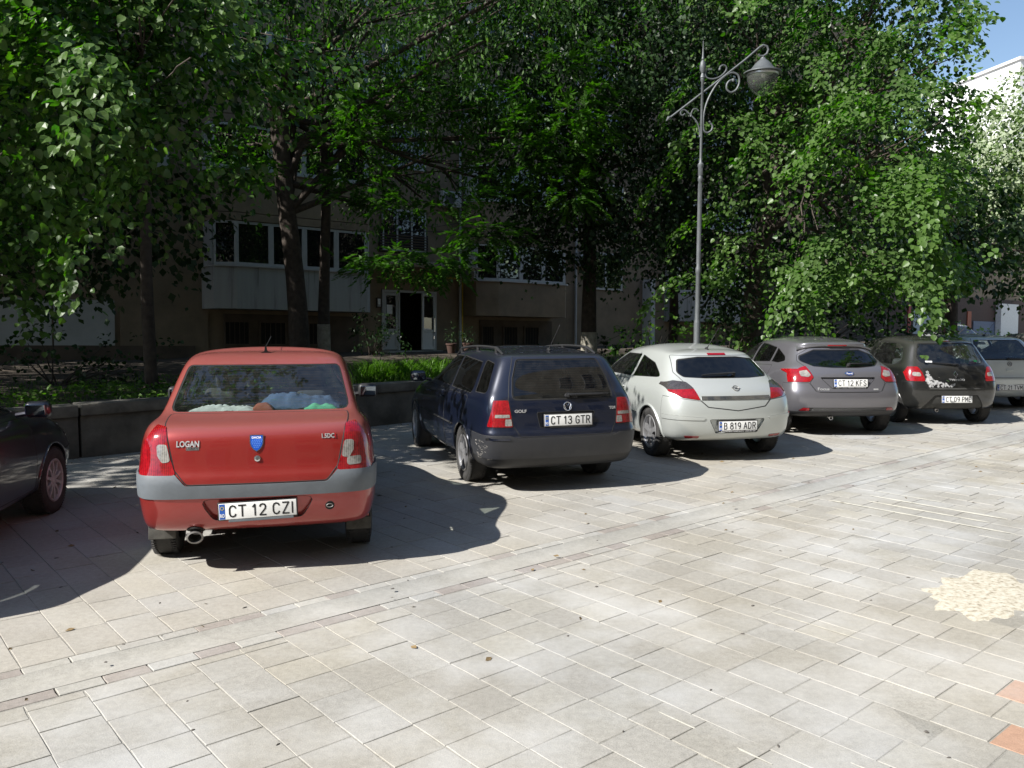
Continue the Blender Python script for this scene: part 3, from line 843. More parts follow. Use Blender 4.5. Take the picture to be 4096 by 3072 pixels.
# ---- red saloon
P_RED = paint('red_paint', (0.30, 0.020, 0.016), 0.4, 0.28, dust=0.18, dustcol=(0.44, 0.27, 0.24))
M_GREYPL = simple('grey_bumper_plastic', (0.12, 0.135, 0.15), 0.55, var=0.15, scale=5, bump=0.15, bscale=300)
LOGAN.update(paint=P_RED, axles=(0.82, 3.45), track=0.72, wheel_r=0.305, rim_r=0.185, rim='cap', rim_mat=M_HUBCAP, tyre_w=0.185, arch=0.34, seat_y=(1.25, 2.15), dash_y=2.95, shelf=(0.70, 1.2, 1.075), cuts=[
 ('rear_bumper', None, 'r', [(-.95, .735), (-.55, .735), (-.475, .655), (.475, .655), (.55, .735), (.95, .735), (.95, .18), (-.95, .18)], {'ymax': .47, 'off': 0.004, 'r': 0.04}),
 ('bumper_strip', M_GREYPL, 'r', [(-.95, .735), (-.55, .735), (-.475, .655), (.475, .655), (.55, .735), (.95, .735), (.95, .585), (.75, .568), (-.75, .568), (-.95, .585)], {'ymax': .47, 'off': 0.012, 'depth': 0.004, 'in': 'rear_bumper', 'r': 0.04, 'gap': 0.002}),
 ('plate_recess', None, 'r', [(-.40, .56), (-.30, .40), (.30, .40), (.40, .56)], {'off': -0.028, 'depth': 0.0, 'in': 'rear_bumper', 'r': 0.06, 'gap': 0}),
 ('boot_lid', None, 'r', [(-.655, 1.098), (-.605, 1.02), (-.55, .76), (-.47, .662), (.47, .662), (.55, .76), (.605, 1.02), (.655, 1.098)], {'off': 0.002, 'r': 0.04, 'ymax': 0.75}),
 ('rear_window', G_CLEAR, 'r', [(-.665, 1.108), (-.60, 1.42), (.60, 1.42), (.665, 1.108)], dict(RG, ymax=1.6)),
 ('tail_lamp', L_RED, 'r', [(.54, .725), (.575, .84), (.612, 1.045), (.685, 1.055), (.755, .95), (.80, .725)], {'mirror': True, 'off': 0.006, 'r': 0.02, 'ymax': 0.42}),
 ('reversing_lamp', L_CLEAR, 'r', [(.575, .82), (.60, .935), (.665, .935), (.66, .86), (.63, .81)], {'mirror': True, 'off': 0.009, 'depth': 0, 'in': 'tail_lamp', 'r': 0.02, 'gap': 0.002, 'ymax': 0.4}),
 ('fog_lamp', L_CLEAR, 'r', [(.615, .755), (.615, .815), (.715, .82), (.715, .76)], {'off': 0.009, 'depth': 0, 'in': 'tail_lamp', 'r': 0.02, 'gap': 0.002, 'ymax': 0.4}),
 scr(.66, .52, 1.02, 1.41)] + sides((1.08, 1.30, 1.90, 2.42, 2.98), 1.03, 1.375, gmat=G_CLEAR))
finish(LOGAN)
car, on, ob, sn = build_car('saloon_car', 'dusty red saloon with a blue shield badge and clothes behind its rear window', 'car', -1.765, 5.74, R(13.0), LOGAN, 'cars parked side by side')
bump = ob[('rear_bumper', 0)]
c, n = on(0.0, .478); plate(car, LOGAN, (c + n * 0.012, Vector((0, -1, 0.02))), 'CT 12 CZI', under=M_GREYPL, roll=R(1.5))
c, n = on(-.46, .935); flat_text('model_badge', 'LOGAN', 0.058, M_BRIGHT, car, face_frame(c + n * .004, n), .003, .0015, width=0.15)
c, n = on(-.43, .905); Mf = face_frame(c + n * .003, n); b = MB(); b.box((0, 0, 0), (0.085, 0.02, 0.004)); o = b.build('trim_badge', M_STEEL, car); o.data.transform(Mf); flat_text('trim_lettering', 'LAUREATE', 0.019, M_INK, o, Mf @ Matrix.Translation((0, 0, .003)), .0004, width=0.078)
c, n = on(.485, .965); flat_text('engine_badge', '1.5DC', 0.045, M_BRIGHT, car, face_frame(c + n * .004, n), .003, .0012, width=0.088)
c, n = on(.537, .965); flat_text('engine_badge', 'i', 0.05, L_RED, car, face_frame(c + n * .004, n), .003, .002)
c, n = on(-.004, .935); Mf = face_frame(c + n * .003, n)
sh = [(-.040, .050), (.040, .050), (.040, .0), (.034, -.022), (.018, -.044), (0, -.056), (-.018, -.044), (-.034, -.022), (-.040, .0)]
b = MB(); b.prism([(x * 1.17, y * 1.13) for x, y in sh], 0, .005, Mf); o = b.build('shield_badge', M_CHROME, car)
b = MB(); b.prism(sh, .005, .0065, Mf); b.build('shield_field', simple('badge_blue', (0.01, 0.07, 0.42), 0.25, coat=1.0), o)
b = MB()
for i in range(5):
    for j in range(6):
        x, y = -.030 + .0125 * j + (0 if i % 2 else 0.003), .018 - .0125 * i
        if abs(x) < .036 - max(0, -y) * .65: b.box((x, y, .0068), (.0085, .008, .0012))
q = b.build('shield_pattern', simple('badge_light_blue', (0.08, 0.2, 0.6), 0.3), o); q.data.transform(Mf)
flat_text('shield_lettering', 'DACIA', 0.020, M_WHITE, o, Mf @ Matrix.Translation((0, .036, .007)), .0005, .0006, width=0.064)
c, n = on(0, .828); Mf = face_frame(c, n); b = MB(); b.lathe([(.0, .016), (.012, .016), (.013, .012), (.021, .010), (.024, .0)], 20, Mf); b.build('boot_lock', M_CHROME, car, True)
b = MB(); b.lathe([(.040, 0), (.046, .006), (.046, .012), (.036, .016), (.034, -.12), (0, -.13)], 18, Matrix.Translation((-.43, .09, .285)) @ Matrix.Rotation(R(97), 4, 'X') @ Matrix.Scale(1.25, 4, (1, 0, 0))); b.build('exhaust_pipe', M_STEEL, car, True)
b = MB(); c, n = on(-.43, .325); b.lathe([(0.0, .001), (.062, .002), (.064, -.01)], 20, face_frame(c + n * .004, n)); b.build('exhaust_cutout', M_UNDER, bump)
c, n = on(.49, .475); b = MB(); b.lathe([(.0, .001), (.032, .002), (.034, -.01)], 18, face_frame(c + n * .005, n)); o = b.build('towing_eye_hole', M_UNDER, bump)
b = MB(); b.tube([Vector((.49 + .022 * math.cos(a), c.y - .012, .475 + .012 * math.sin(a))) for a in [2 * math.pi * k / 14 for k in range(15)]], .004, 6); b.build('towing_eye', M_STEEL, o, True)
for sd in (-1, 1):
    b = MB(); b.rbox((sd * .71, .475, .25), (.19, .012, .13), .005, Matrix.Rotation(R(-8), 3, 'X')); b.build('mud_flap', simple('dusty_rubber', (0.07, 0.068, 0.06), 0.9, var=.4, scale=14), car, True)
aer = on(-.01, 1.46, 't'); b = MB(); b.prism([(-.045, 0), (-.012, .012), (-.006, .06), (.004, .06), (.012, .012), (.05, 0)], -.012, .012, Matrix.Translation(aer[0]) @ Matrix.Rotation(R(90), 4, 'X')); b.build('aerial_base', P_RED, car)
b = MB(); b.tube([aer[0] + Vector((-.0, 0, .05)), aer[0] + Vector((.03, .30, .13))], .003, 5); b.build('aerial', M_BLACK, car)
heater_lines(car, on, 1.13, 1.41, .60, .53, 15, ob[('rear_window', 0)])
door_mirror(car, (.80, 2.78, 1.05), 1, M_BLACK); door_mirror(car, (.80, 2.78, 1.05), -1, M_BLACK)
ribbon_on(on, [(y, .62) for y in np.linspace(1.35, 3.0, 9)], 's', .022, 'side_moulding', M_GREYPL, car)
# clothes on the parcel shelf
def cloth_heap(name, label, c, size, mat, seed, amp=.05, M=None, fold=9.0):
    m = MB(); nx, ny = 34, 20; V = []
    for i in range(nx):
        for j in range(ny):
            u, w = i / (nx - 1) * 2 - 1, j / (ny - 1) * 2 - 1
            r_ = max(abs(u) ** 3, abs(w) ** 3)
            q = Vector((u * fold * size[0], w * fold * size[1], seed * 3.1))
            z = size[2] * (1 - r_) * (0.65 + 0.5 * noise.noise(q * .35)) + amp * (noise.noise(q) ** 2 + 0.6 * abs(noise.noise(q * 2.1))) * (1 - r_ * .7)
            V.append((c[0] + u * size[0] * (1 + .1 * noise.noise(q * .4)), c[1] + w * size[1] * (1 + .12 * noise.noise(q * .5 + Vector((5, 0, 0)))), c[2] + max(0, z)))
    m.add(V, [(i * ny + j, (i + 1) * ny + j, (i + 1) * ny + j + 1, i * ny + j + 1) for i in range(nx - 1) for j in range(ny - 1)])
    o = m.build(name, mat, None, True, 75)
    o.location = (-1.765, 5.74, 0); o.rotation_euler = (0, 0, R(13.0))
    return tag(o, label, 'cloth')
cloth_heap('white_cloth', 'folded white cloth on the parcel shelf of the red saloon', (-.30, .80, 1.09), (.24, .10, .040), simple('white_cloth', (.55, .57, .55), .9), 1, .045, fold=14)
cloth_heap('blue_jacket', 'crumpled blue denim jacket heaped behind the rear window of the red saloon', (.27, 1.0, 1.09), (.32, .2, .11), simple('blue_denim', (.07, .11, .20), .95, bump=.4, bscale=120), 2, .065, fold=10)
cloth_heap('green_cloth', 'green cloth tucked at the right end of the parcel shelf in the red saloon', (.44, .76, 1.09), (.13, .05, .04), simple('green_cloth', (.12, .42, .25), .9), 3, .04)
cloth_heap('red_brown_cap', 'brown red cap lying in the middle of the parcel shelf of the red saloon', (.0, .78, 1.09), (.08, .06, .06), simple('brown_red_cloth', (.28, .08, .05), .9), 4, .02)

# ---- dark blue estate
P_NAVY = paint('navy_paint', (0.006, 0.010, 0.026), 0.3, 0.28, dust=0.05, dustcol=(.30, .28, .25))
P_NAVYB = paint('navy_bumper', (0.016, 0.018, 0.024), 0.0, 0.5, dust=0.14, dustcol=(.30, .28, .25), coat=.15)
GOLFV.update(paint=P_NAVY, axles=(1.0, 3.515), track=0.745, wheel_r=0.315, rim_r=0.2, rim='five', tyre_w=.2, seat_y=(1.45, 2.3), dash_y=3.1, steer=R(-4), cuts=[
 ('tailgate', None, 'r', [(-.60, .97), (-.568, .72), (-.50, .60), (.50, .60), (.568, .72), (.60, .97), (.555, 1.19), (.485, 1.395), (-.485, 1.395), (-.555, 1.19)], {'off': 0.001, 'ymax': .6}),
 ('rear_window', G_TINT, 'r', [(-.565, .965), (-.525, 1.19), (-.455, 1.37), (.455, 1.37), (.525, 1.19), (.565, .965)], dict(RG, ymax=.6, **{'in': 'tailgate'})),
 ('plate_recess', None, 'r', [(-.315, .84), (-.285, .685), (.285, .685), (.325, .84)], {'off': -0.022, 'depth': 0.0, 'in': 'tailgate', 'r': 0.015, 'gap': 0}),
 ('rear_bumper', P_NAVYB, 'r', [(-.95, .612), (-.60, .612), (-.52, .583), (.52, .583), (.60, .612), (.95, .612), (.95, .2), (-.95, .2)], {'ymax': .60, 'off': 0.006, 'r': 0.03}),
 ('bumper_lip', M_BLACK, 'r', [(-.95, .372), (.95, .372), (.95, .2), (-.95, .2)], {'ymax': .60, 'off': 0.0, 'r': 0.0, 'in': 'rear_bumper', 'gap': .002}),
 ('tail_lamp', L_RED, 'r', [(.572, .70), (.605, .966), (.745, .962), (.815, .70)], {'mirror': True, 'off': 0.005, 'r': 0.012, 'ymax': .34}),
 ('lens_band', L_CLEAR, 'r', [(.60, .792), (.602, .824), (.742, .824), (.745, .792)], {'mirror': True, 'off': 0.007, 'depth': 0, 'r': .004, 'in': 'tail_lamp', 'gap': 0, 'ymax': .34}),
 ('reversing_lamp', L_CLEAR, 'r', [(.578, .71), (.585, .778), (.645, .778), (.65, .71)], {'mirror': True, 'off': 0.007, 'depth': 0, 'r': .008, 'in': 'tail_lamp', 'gap': 0.002, 'ymax': .34}),
 ('side_window', G_DARK, 's', [(.30, 1.02), (.46, 1.33), (.78, 1.355), (.70, 1.01)], dict(RG, gap=.01)),
 scr(.66, .52, 1.0, 1.37)] + sides((.80, .87, 1.78, 2.45, 3.02), .985, 1.345, pil=.02, gmat=G_DARK))
finish(GOLFV)
car, on, ob, sn = build_car('estate_car', 'dark navy blue estate car with roof rails and a scraped left bumper corner', 'car', .575, 8.514, R(18.6), GOLFV, 'cars parked side by side')
tg = ob[('tailgate', 0)]
c, n = on(0.0, .758); plate(car, GOLFV, (c + Vector((0.02, -.006, 0)), Vector((0, -1, 0.05))), 'CT 13 GTR', holder=M_STEEL, under=M_BLACK)
c, n = on(0.02, .895); Mf = face_frame(c + n * .003, n)
b = MB(); b.tube([Mf @ Vector((.043 * math.cos(a), .043 * math.sin(a), .002)) for a in [2 * math.pi * k / 28 for k in range(29)]], .0042, 6)
for pl in ([(-.022, .036), (-.004, .004), (.0, .012), (.004, .004), (.022, .036)], [(-.037, .020), (-.018, -.034), (0, .004), (.018, -.034), (.037, .020)]):
    b.tube([Mf @ Vector((x, y, .003)) for x, y in pl], .0040, 5)
b.build('round_emblem', M_CHROME, tg, True)
c, n = on(-.485, .855); flat_text('model_badge', 'GOLF', 0.042, M_BRIGHT, tg, face_frame(c + n * .004, n), .002, .001, width=0.125)
c, n = on(.535, .862); flat_text('engine_badge', 'TDI', 0.040, M_BRIGHT, tg, face_frame(c + n * .004, n), .002, .0012, width=0.075)
on_strip(car, on, -.94, -.60, .578, .02, 'bumper_rim', M_CHROME if 0 else P_NAVY, .012, parent=ob[('rear_bumper', 0)])
wiper(car, on, (.03, 1.0), (.50, 1.005), .024)
heater_lines(car, on, 1.03, 1.34, .52, .45, 13, ob[('rear_window', 0)])
for sd in (-1, 1):
    P = [on(sd * .53, y, 't')[0] for y in np.linspace(.52, 2.4, 9)]
    P = [Vector((sd * .53, p.y, p.z + (.05 if 0 < i < 8 else .0))) for i, p in enumerate(P)]
    b = MB(); b.tube(P, [.012, .02] + [.017] * 5 + [.02, .012], 8, flat=.8)
    for i in (1, 4, 7): b.tube([P[i], P[i] - Vector((0, 0, .06))], .02, 8)
    b.build('roof_rail', M_BLACK, car, True)
aerial(car, on, .08, .78, .36, 40, .10)
for sd in (-1, 1):
    door_mirror(car, (.82, 2.86, 1.03), sd, P_NAVY)
    vw = 's' if sd > 0 else 'l'
    ribbon_on(on, [(y, .59) for y in np.linspace(1.36, 3.05, 10)], vw, .017, 'side_moulding', M_BLACK, car, flat=.6)
    for yy in (1.9, 2.75): p, nn = on(yy, .86, vw); b = MB(); b.tube([p + Vector((nn.x * .004, -.09, 0)), p + Vector((nn.x * .028, -.06, 0)), p + Vector((nn.x * .028, .06, 0)), p + Vector((nn.x * .004, .09, 0))], .011, 6); b.build('door_handle', P_NAVY, car, True)
# scraped corner: pale scratches cut into the plastic
b = MB(); rs = random.Random(3)
for k in range(46):
    z = rs.uniform(.36, .55); y = rs.uniform(.14, .40); l = rs.uniform(.01, .06); a = rs.uniform(-.7, .7)
    p, nn = on(y, z, 'l'); q, n2 = on(y + l * math.cos(a), z + l * math.sin(a) * .6, 'l')
    if nn.y > -.75: b.tube([p + nn * .0065, q + n2 * .0065], rs.uniform(.0006, .0016), 4)
b.build('scratch', simple('scraped_plastic', (.32, .30, .27), .9), ob[('rear_bumper', 0)])

# ---- silver hatchback
P_SILV = paint('silver_paint', (0.52, 0.55, 0.53), 0.45, 0.36, dust=0.12)
ASTRA.update(paint=P_SILV, axles=(0.79, 3.40), track=0.755, wheel_r=0.32, rim_r=0.215, rim='five', tyre_mat=M_TYRE, arch=.355, archz=.31, lip=.016, seat_y=(1.3, 2.1), dash_y=3.0, cuts=[
 ('rear_bumper', None, 'r', [(-.96, .84), (-.70, .80), (-.475, .772), (-.39, .695), (0, .648), (.39, .695), (.475, .772), (.70, .80), (.96, .84), (.96, .18), (-.96, .18)], {'ymax': .40, 'off': 0.003, 'r': 0.03}),
 ('plate_recess', None, 'r', [(-.38, .55), (-.28, .375), (.28, .375), (.38, .55)], {'off': -0.022, 'depth': 0, 'in': 'rear_bumper', 'r': .02, 'gap': .0}),
 ('bumper_moulding', None, 'r', [(.42, .57), (.45, .542), (.96, .548), (.96, .605), (.7, .592)], {'mirror': True, 'off': 0.012, 'depth': 0.0, 'in': 'rear_bumper', 'r': .012, 'gap': .003, 'ymax': .38}),
 ('reflector', L_RED, 'r', [(.49, .308), (.475, .335), (.665, .342), (.64, .312)], {'mirror': True, 'off': 0.007, 'depth': 0.0, 'in': 'rear_bumper', 'r': .008, 'gap': .003}),
 ('tailgate', None, 'r', [(-.645, 1.10), (-.60, 1.0), (-.475, .785), (-.385, .702), (0, .655), (.385, .702), (.475, .785), (.60, 1.0), (.645, 1.10), (.56, 1.308), (-.56, 1.308)], {'off': 0.001, 'ymax': .9}),
 ('rear_window', G_DARK, 'r', [(-.57, 1.05), (-.3, 1.037), (.3, 1.037), (.57, 1.05), (.615, 1.10), (.535, 1.26), (.27, 1.292), (-.27, 1.292), (-.535, 1.26), (-.615, 1.10)], dict(RG, ymax=.9, **{'in': 'tailgate'})),
 ('tail_lamp', L_SMOKE, 'r', [(.478, .785), (.53, .93), (.575, .995), (.70, 1.008), (.80, .97), (.795, .88), (.68, .812)], {'mirror': True, 'off': 0.004, 'r': 0.03, 'ymax': .62}),
 ('red_lens', L_RED, 'r', [(.478, .785), (.525, .918), (.80, .90), (.795, .88), (.68, .812)], {'mirror': True, 'off': 0.006, 'depth': 0, 'r': 0.012, 'in': 'tail_lamp', 'gap': .002, 'ymax': .62}),
 scr(.64, .50, .98, 1.31),
 ('side_window', G_DARK, 's', [(.68, 1.03), (1.08, 1.20), (1.57, 1.285), (1.60, .985)], dict(RG, gap=.01, r=.03)),
 ('side_window', G_TINT, 's', [(1.66, .985), (1.63, 1.29), (2.28, 1.28), (2.94, 1.03), (2.94, .97)], dict(RG, gap=.01, r=.03)),
 ('front_door', None, 's', [(1.62, .30), (1.60, .95), (2.98, .93), (3.02, .30)], {'off': 0.0, 'r': .06}),
 ('fuel_flap', None, 's', [(1.0, .74), (1.0, .90), (1.17, .90), (1.17, .74)], {'off': 0.0, 'r': .05, 'sides': (1,)})])
finish(ASTRA)
car, on, ob, sn = build_car('hatchback_car', 'silver three door hatchback with dark tinted rear glass and a chrome bar across its tailgate', 'car', 2.81, 10.308, R(13.6), ASTRA, 'cars parked side by side')
tg = ob[('tailgate', 0)]; rb_ = ob[('rear_bumper', 0)]
c, n = on(0.0, .462); plate(car, ASTRA, (c + n * .002, Vector((0, -1, 0.03))), 'B 819 ADR', holder=M_BLACK, footer='AUTOMOBILE CONSTANTA   0723 281 123', txtw=.42)
on_strip(car, on, -.462, .462, .808, .042, 'chrome_bar', M_CHROME, .012, parent=tg, n=13)
c, n = on(0.02, .92); Mf = face_frame(c + n * .003, n)
b = MB(); b.tube([Mf @ Vector((.040 * math.cos(a), .040 * math.sin(a), .002)) for a in [2 * math.pi * k / 28 for k in range(29)]], .0040, 6)
b.tube([Mf @ Vector((x, y, .003)) for x, y in [(-.058, .006), (.016, .010), (-.016, -.010), (.058, -.006)]], .0038, 5); b.build('round_emblem', M_STEEL, tg, True)
on_strip(car, on, -.125, .125, 1.323, .024, 'brake_lamp', L_RED, .008, parent=car, n=5)
wiper(car, on, (.10, 1.075), (-.34, 1.062), .02); aerial(car, on, 0, .92, .38, 42, .10)
for sd in (-1, 1):
    door_mirror(car, (.81, 2.72, .98), sd, P_SILV); vw = 's' if sd > 0 else 'l'
    ribbon_on(on, [(y, .545) for y in np.linspace(1.2, 3.0, 9)], vw, .022, 'side_moulding', P_SILV, car, flat=.5)
    p, nn = on(1.78, .84, vw); b = MB(); b.tube([p + Vector((nn.x * .004, -.09, 0)), p + Vector((nn.x * .028, -.06, 0)), p + Vector((nn.x * .028, .06, 0)), p + Vector((nn.x * .004, .09, 0))], .012, 6); b.build('door_handle', P_SILV, car, True)

# ---- grey hatchback
P_GREY = paint('warm_grey_paint', (0.165, 0.162, 0.178), 0.55, 0.32, dust=0.09, dustcol=(.36, .35, .35))
M_MESH = simple('bumper_mesh', (.06, .06, .06), .6)
FOCUS.update(paint=P_GREY, axles=(0.79, 3.44), track=0.79, wheel_r=0.325, rim_r=0.205, rim='five', arch=.36, archz=.315, seat_y=(1.35, 2.15), dash_y=3.15, cuts=[
 ('rear_bumper', None, 'r', [(-1, .80), (-.60, .82), (-.52, .70), (-.44, .678), (.44, .678), (.52, .70), (.60, .82), (1, .80), (1, .2), (-1, .2)], {'ymax': .42, 'off': 0.003, 'r': .04}),
 ('lower_bumper', M_BLACK, 'r', [(-1, .385), (-.74, .392), (.74, .392), (1, .385), (1, .2), (-1, .2)], {'ymax': .42, 'off': 0.006, 'depth': 0, 'in': 'rear_bumper', 'r': .02, 'gap': .003}),
 ('mesh_strip', M_MESH, 'r', [(-.76, .398), (-.69, .452), (.69, .452), (.76, .398)], {'off': -0.004, 'depth': 0, 'in': 'rear_bumper', 'r': .012, 'gap': .004}),
 ('reflector', L_RED, 'r', [(.60, .405), (.60, .447), (.69, .448), (.745, .405)], {'mirror': True, 'off': 0.006, 'depth': 0.006, 'in': 'rear_bumper', 'r': .012, 'gap': .003}),
 ('tailgate', None, 'r', [(-.655, 1.13), (-.565, 1.0), (-.52, .90), (-.585, .82), (-.50, .688), (.50, .688), (.585, .82), (.52, .90), (.565, 1.0), (.655, 1.13), (.61, 1.22), (.42, 1.33), (-.42, 1.33), (-.61, 1.22)], {'off': 0.001, 'ymax': .8, 'r': .03}),
 ('rear_window', G_DARK, 'r', [(-.595, 1.21), (-.36, 1.302), (.36, 1.302), (.595, 1.21), (.63, 1.135), (.48, 1.06), (.2, 1.04), (-.2, 1.04), (-.48, 1.06), (-.63, 1.135)], dict(RG, ymax=.8, **{'in': 'tailgate'})),
 ('plate_recess', None, 'r', [(-.43, .902), (-.27, .738), (.27, .738), (.43, .902)], {'off': -0.02, 'depth': 0.0, 'in': 'tailgate', 'r': 0.012, 'gap': 0}),
 ('tail_lamp', L_RED, 'r', [(1.0, 1.01), (.76, 1.035), (.62, 1.12), (.57, 1.01), (.525, .90), (.59, .835), (1.0, .82)], {'mirror': True, 'off': 0.006, 'r': 0.015, 'ymax': .30, 'key': 'lamp', 'gap': .003}),
 ('tail_lamp', L_RED, 's', [(.299, 1.02), (.68, 1.0), (.40, .955), (.31, .825), (.299, .82)], {'off': 0.006, 'r': 0.01, 'key': 'lamp', 'gap': .003}),
 ('reversing_lamp', L_CLEAR, 'r', [(.555, .93), (.60, 1.005), (.71, .985), (.70, .915), (.60, .905)], {'mirror': True, 'off': 0.009, 'depth': 0.0, 'r': 0.02, 'ymax': .34, 'in': 'tail_lamp', 'gap': .002}),
 scr(.68, .52, 1.04, 1.38),
 ('side_window', G_DARK, 's', [(.72, 1.12), (.82, 1.19), (1.20, 1.31), (1.20, 1.085), (.92, 1.08)], dict(RG, gap=.01, r=.02)),
 ('side_window', G_DARK, 's', [(1.25, 1.08), (1.25, 1.315), (1.70, 1.355), (2.02, 1.36), (2.02, 1.04)], dict(RG, gap=.01, r=.02)),
 ('side_window', G_TINT, 's', [(2.08, 1.035), (2.08, 1.36), (2.52, 1.33), (3.12, 1.08), (3.12, 1.0)], dict(RG, gap=.01, r=.02)),
 ('rear_door', None, 's', [(1.26, .30), (1.10, .62), (1.02, 1.04), (2.04, 1.0), (2.06, .30)], {'off': 0.0, 'r': .05}),
 ('front_door', None, 's', [(2.07, .30), (2.055, 1.0), (3.14, .97), (3.18, .30)], {'off': 0.0, 'r': .05})])
finish(FOCUS)
car, on, ob, sn = build_car('hatchback_car', 'metallic grey hatchback with arrow shaped red tail lamps and a slim roof spoiler', 'car', 5.067, 12.462, R(4.6), FOCUS, 'cars parked side by side')
tg = ob[('tailgate', 0)]; rb_ = ob[('rear_bumper', 0)]
c, n = on(0.01, .82); plate(car, FOCUS, (c + Vector((.01, .0, -.005)), Vector((0, -1, 0.12))), 'CT 12 KFS', holder=M_BLACK, footer='WWW AUTO DEALER CONSTANTA', txtw=.42)
c, n = on(0.02, .955); Mf = face_frame(c + n * .004, n) @ Matrix.Scale(.5, 4, (0, 1, 0))
b = MB(); b.lathe([(0, .004), (.066, .004), (.074, .002), (.078, -.004)], 30, Mf); o = b.build('oval_emblem', M_CHROME, tg, True)
b = MB(); b.lathe([(0, .0065), (.062, .0065), (.064, .003)], 30, Mf); b.build('emblem_field', simple('emblem_navy', (.015, .04, .16), .3, coat=1), o, True)
flat_text('emblem_lettering', 'Ford', .042, M_WHITE, o, face_frame(c + n * .012, n), .0004, width=.085)
c, n = on(-.40, .73); flat_text('model_badge', 'Focus', 0.060, M_BRIGHT, tg, face_frame(c + n * .004, n) @ Matrix.Shear('XZ', 4, (0, 0)), .002, .001, width=.17)
on_strip(car, on, .375, .45, .725, .022, 'engine_badge', M_BRIGHT, .005, parent=tg, n=3)
b = MB()
for x in np.arange(-.56, .60, .018): p, nn = on(x, .405); q, n2 = on(x + .016, .446); b.tube([p + nn * .002, q + n2 * .002], .0024, 4)
b.build('mesh_rib', simple('mesh_rib_grey', (.2, .2, .2), .5), rb_, kind='stuff')
# roof spoiler: a shelf that overhangs the rear glass
V = []; m = MB(); xs = np.linspace(-.60, .60, 13)
for x in xs:
    k = 1 - (x / .60) ** 2 * .28; top, _ = on(x * .93, .80 + .05 * (x / .6) ** 2, 't')
    zc = 1.385 - .075 * (abs(x) / .60) ** 2.4
    V += [(x * .93, top.y, top.z + .002), (x, .50 + .12 * (x / .6) ** 2, zc), (x, .505 + .12 * (x / .6) ** 2, zc - .018), (x * .95, .66 + .06 * (x / .6) ** 2, zc - .035)]
m.add(V, [(i * 4 + j, i * 4 + j + 1, i * 4 + j + 5, i * 4 + j + 4) for i in range(12) for j in range(3)])
o = m.build('roof_spoiler', P_GREY, car, True, 50)
b = MB(); b.rbox((.07 * 0, .512, 1.366), (.30, .02, .022), .006); b.build('brake_lamp', L_RED, o, True)
wiper(car, on, (.06, 1.075), (.46, 1.08), .026)
p, nn = on(.02, 1.1, 't'); b = MB(); b.prism([(-.03, 0), (0.01, .035), (.035, 0)], -.012, .012, Matrix.Translation(p) @ Matrix.Rotation(R(90), 4, 'Z') @ Matrix.Rotation(R(90), 4, 'X')); b.build('aerial_base', M_BLACK, car)
for sd in (-1, 1):
    door_mirror(car, (.85, 2.9, 1.05), sd, P_GREY); vw = 's' if sd > 0 else 'l'
    for yy in (1.5, 2.4): p, nn = on(yy, .93, vw); b = MB(); b.tube([p + Vector((nn.x * .004, -.09, 0)), p + Vector((nn.x * .03, -.06, 0)), p + Vector((nn.x * .03, .06, 0)), p + Vector((nn.x * .004, .09, 0))], .012, 6); b.build('door_handle', P_GREY, car, True)
b = MB(); b.lathe([(.026, 0), (.030, .01), (.024, .012), (.022, -.06)], 14, Matrix.Translation((-.25, .12, .29)) @ Matrix.Rotation(R(100), 4, 'X')); b.build('exhaust_pipe', M_CHROME, car, True)

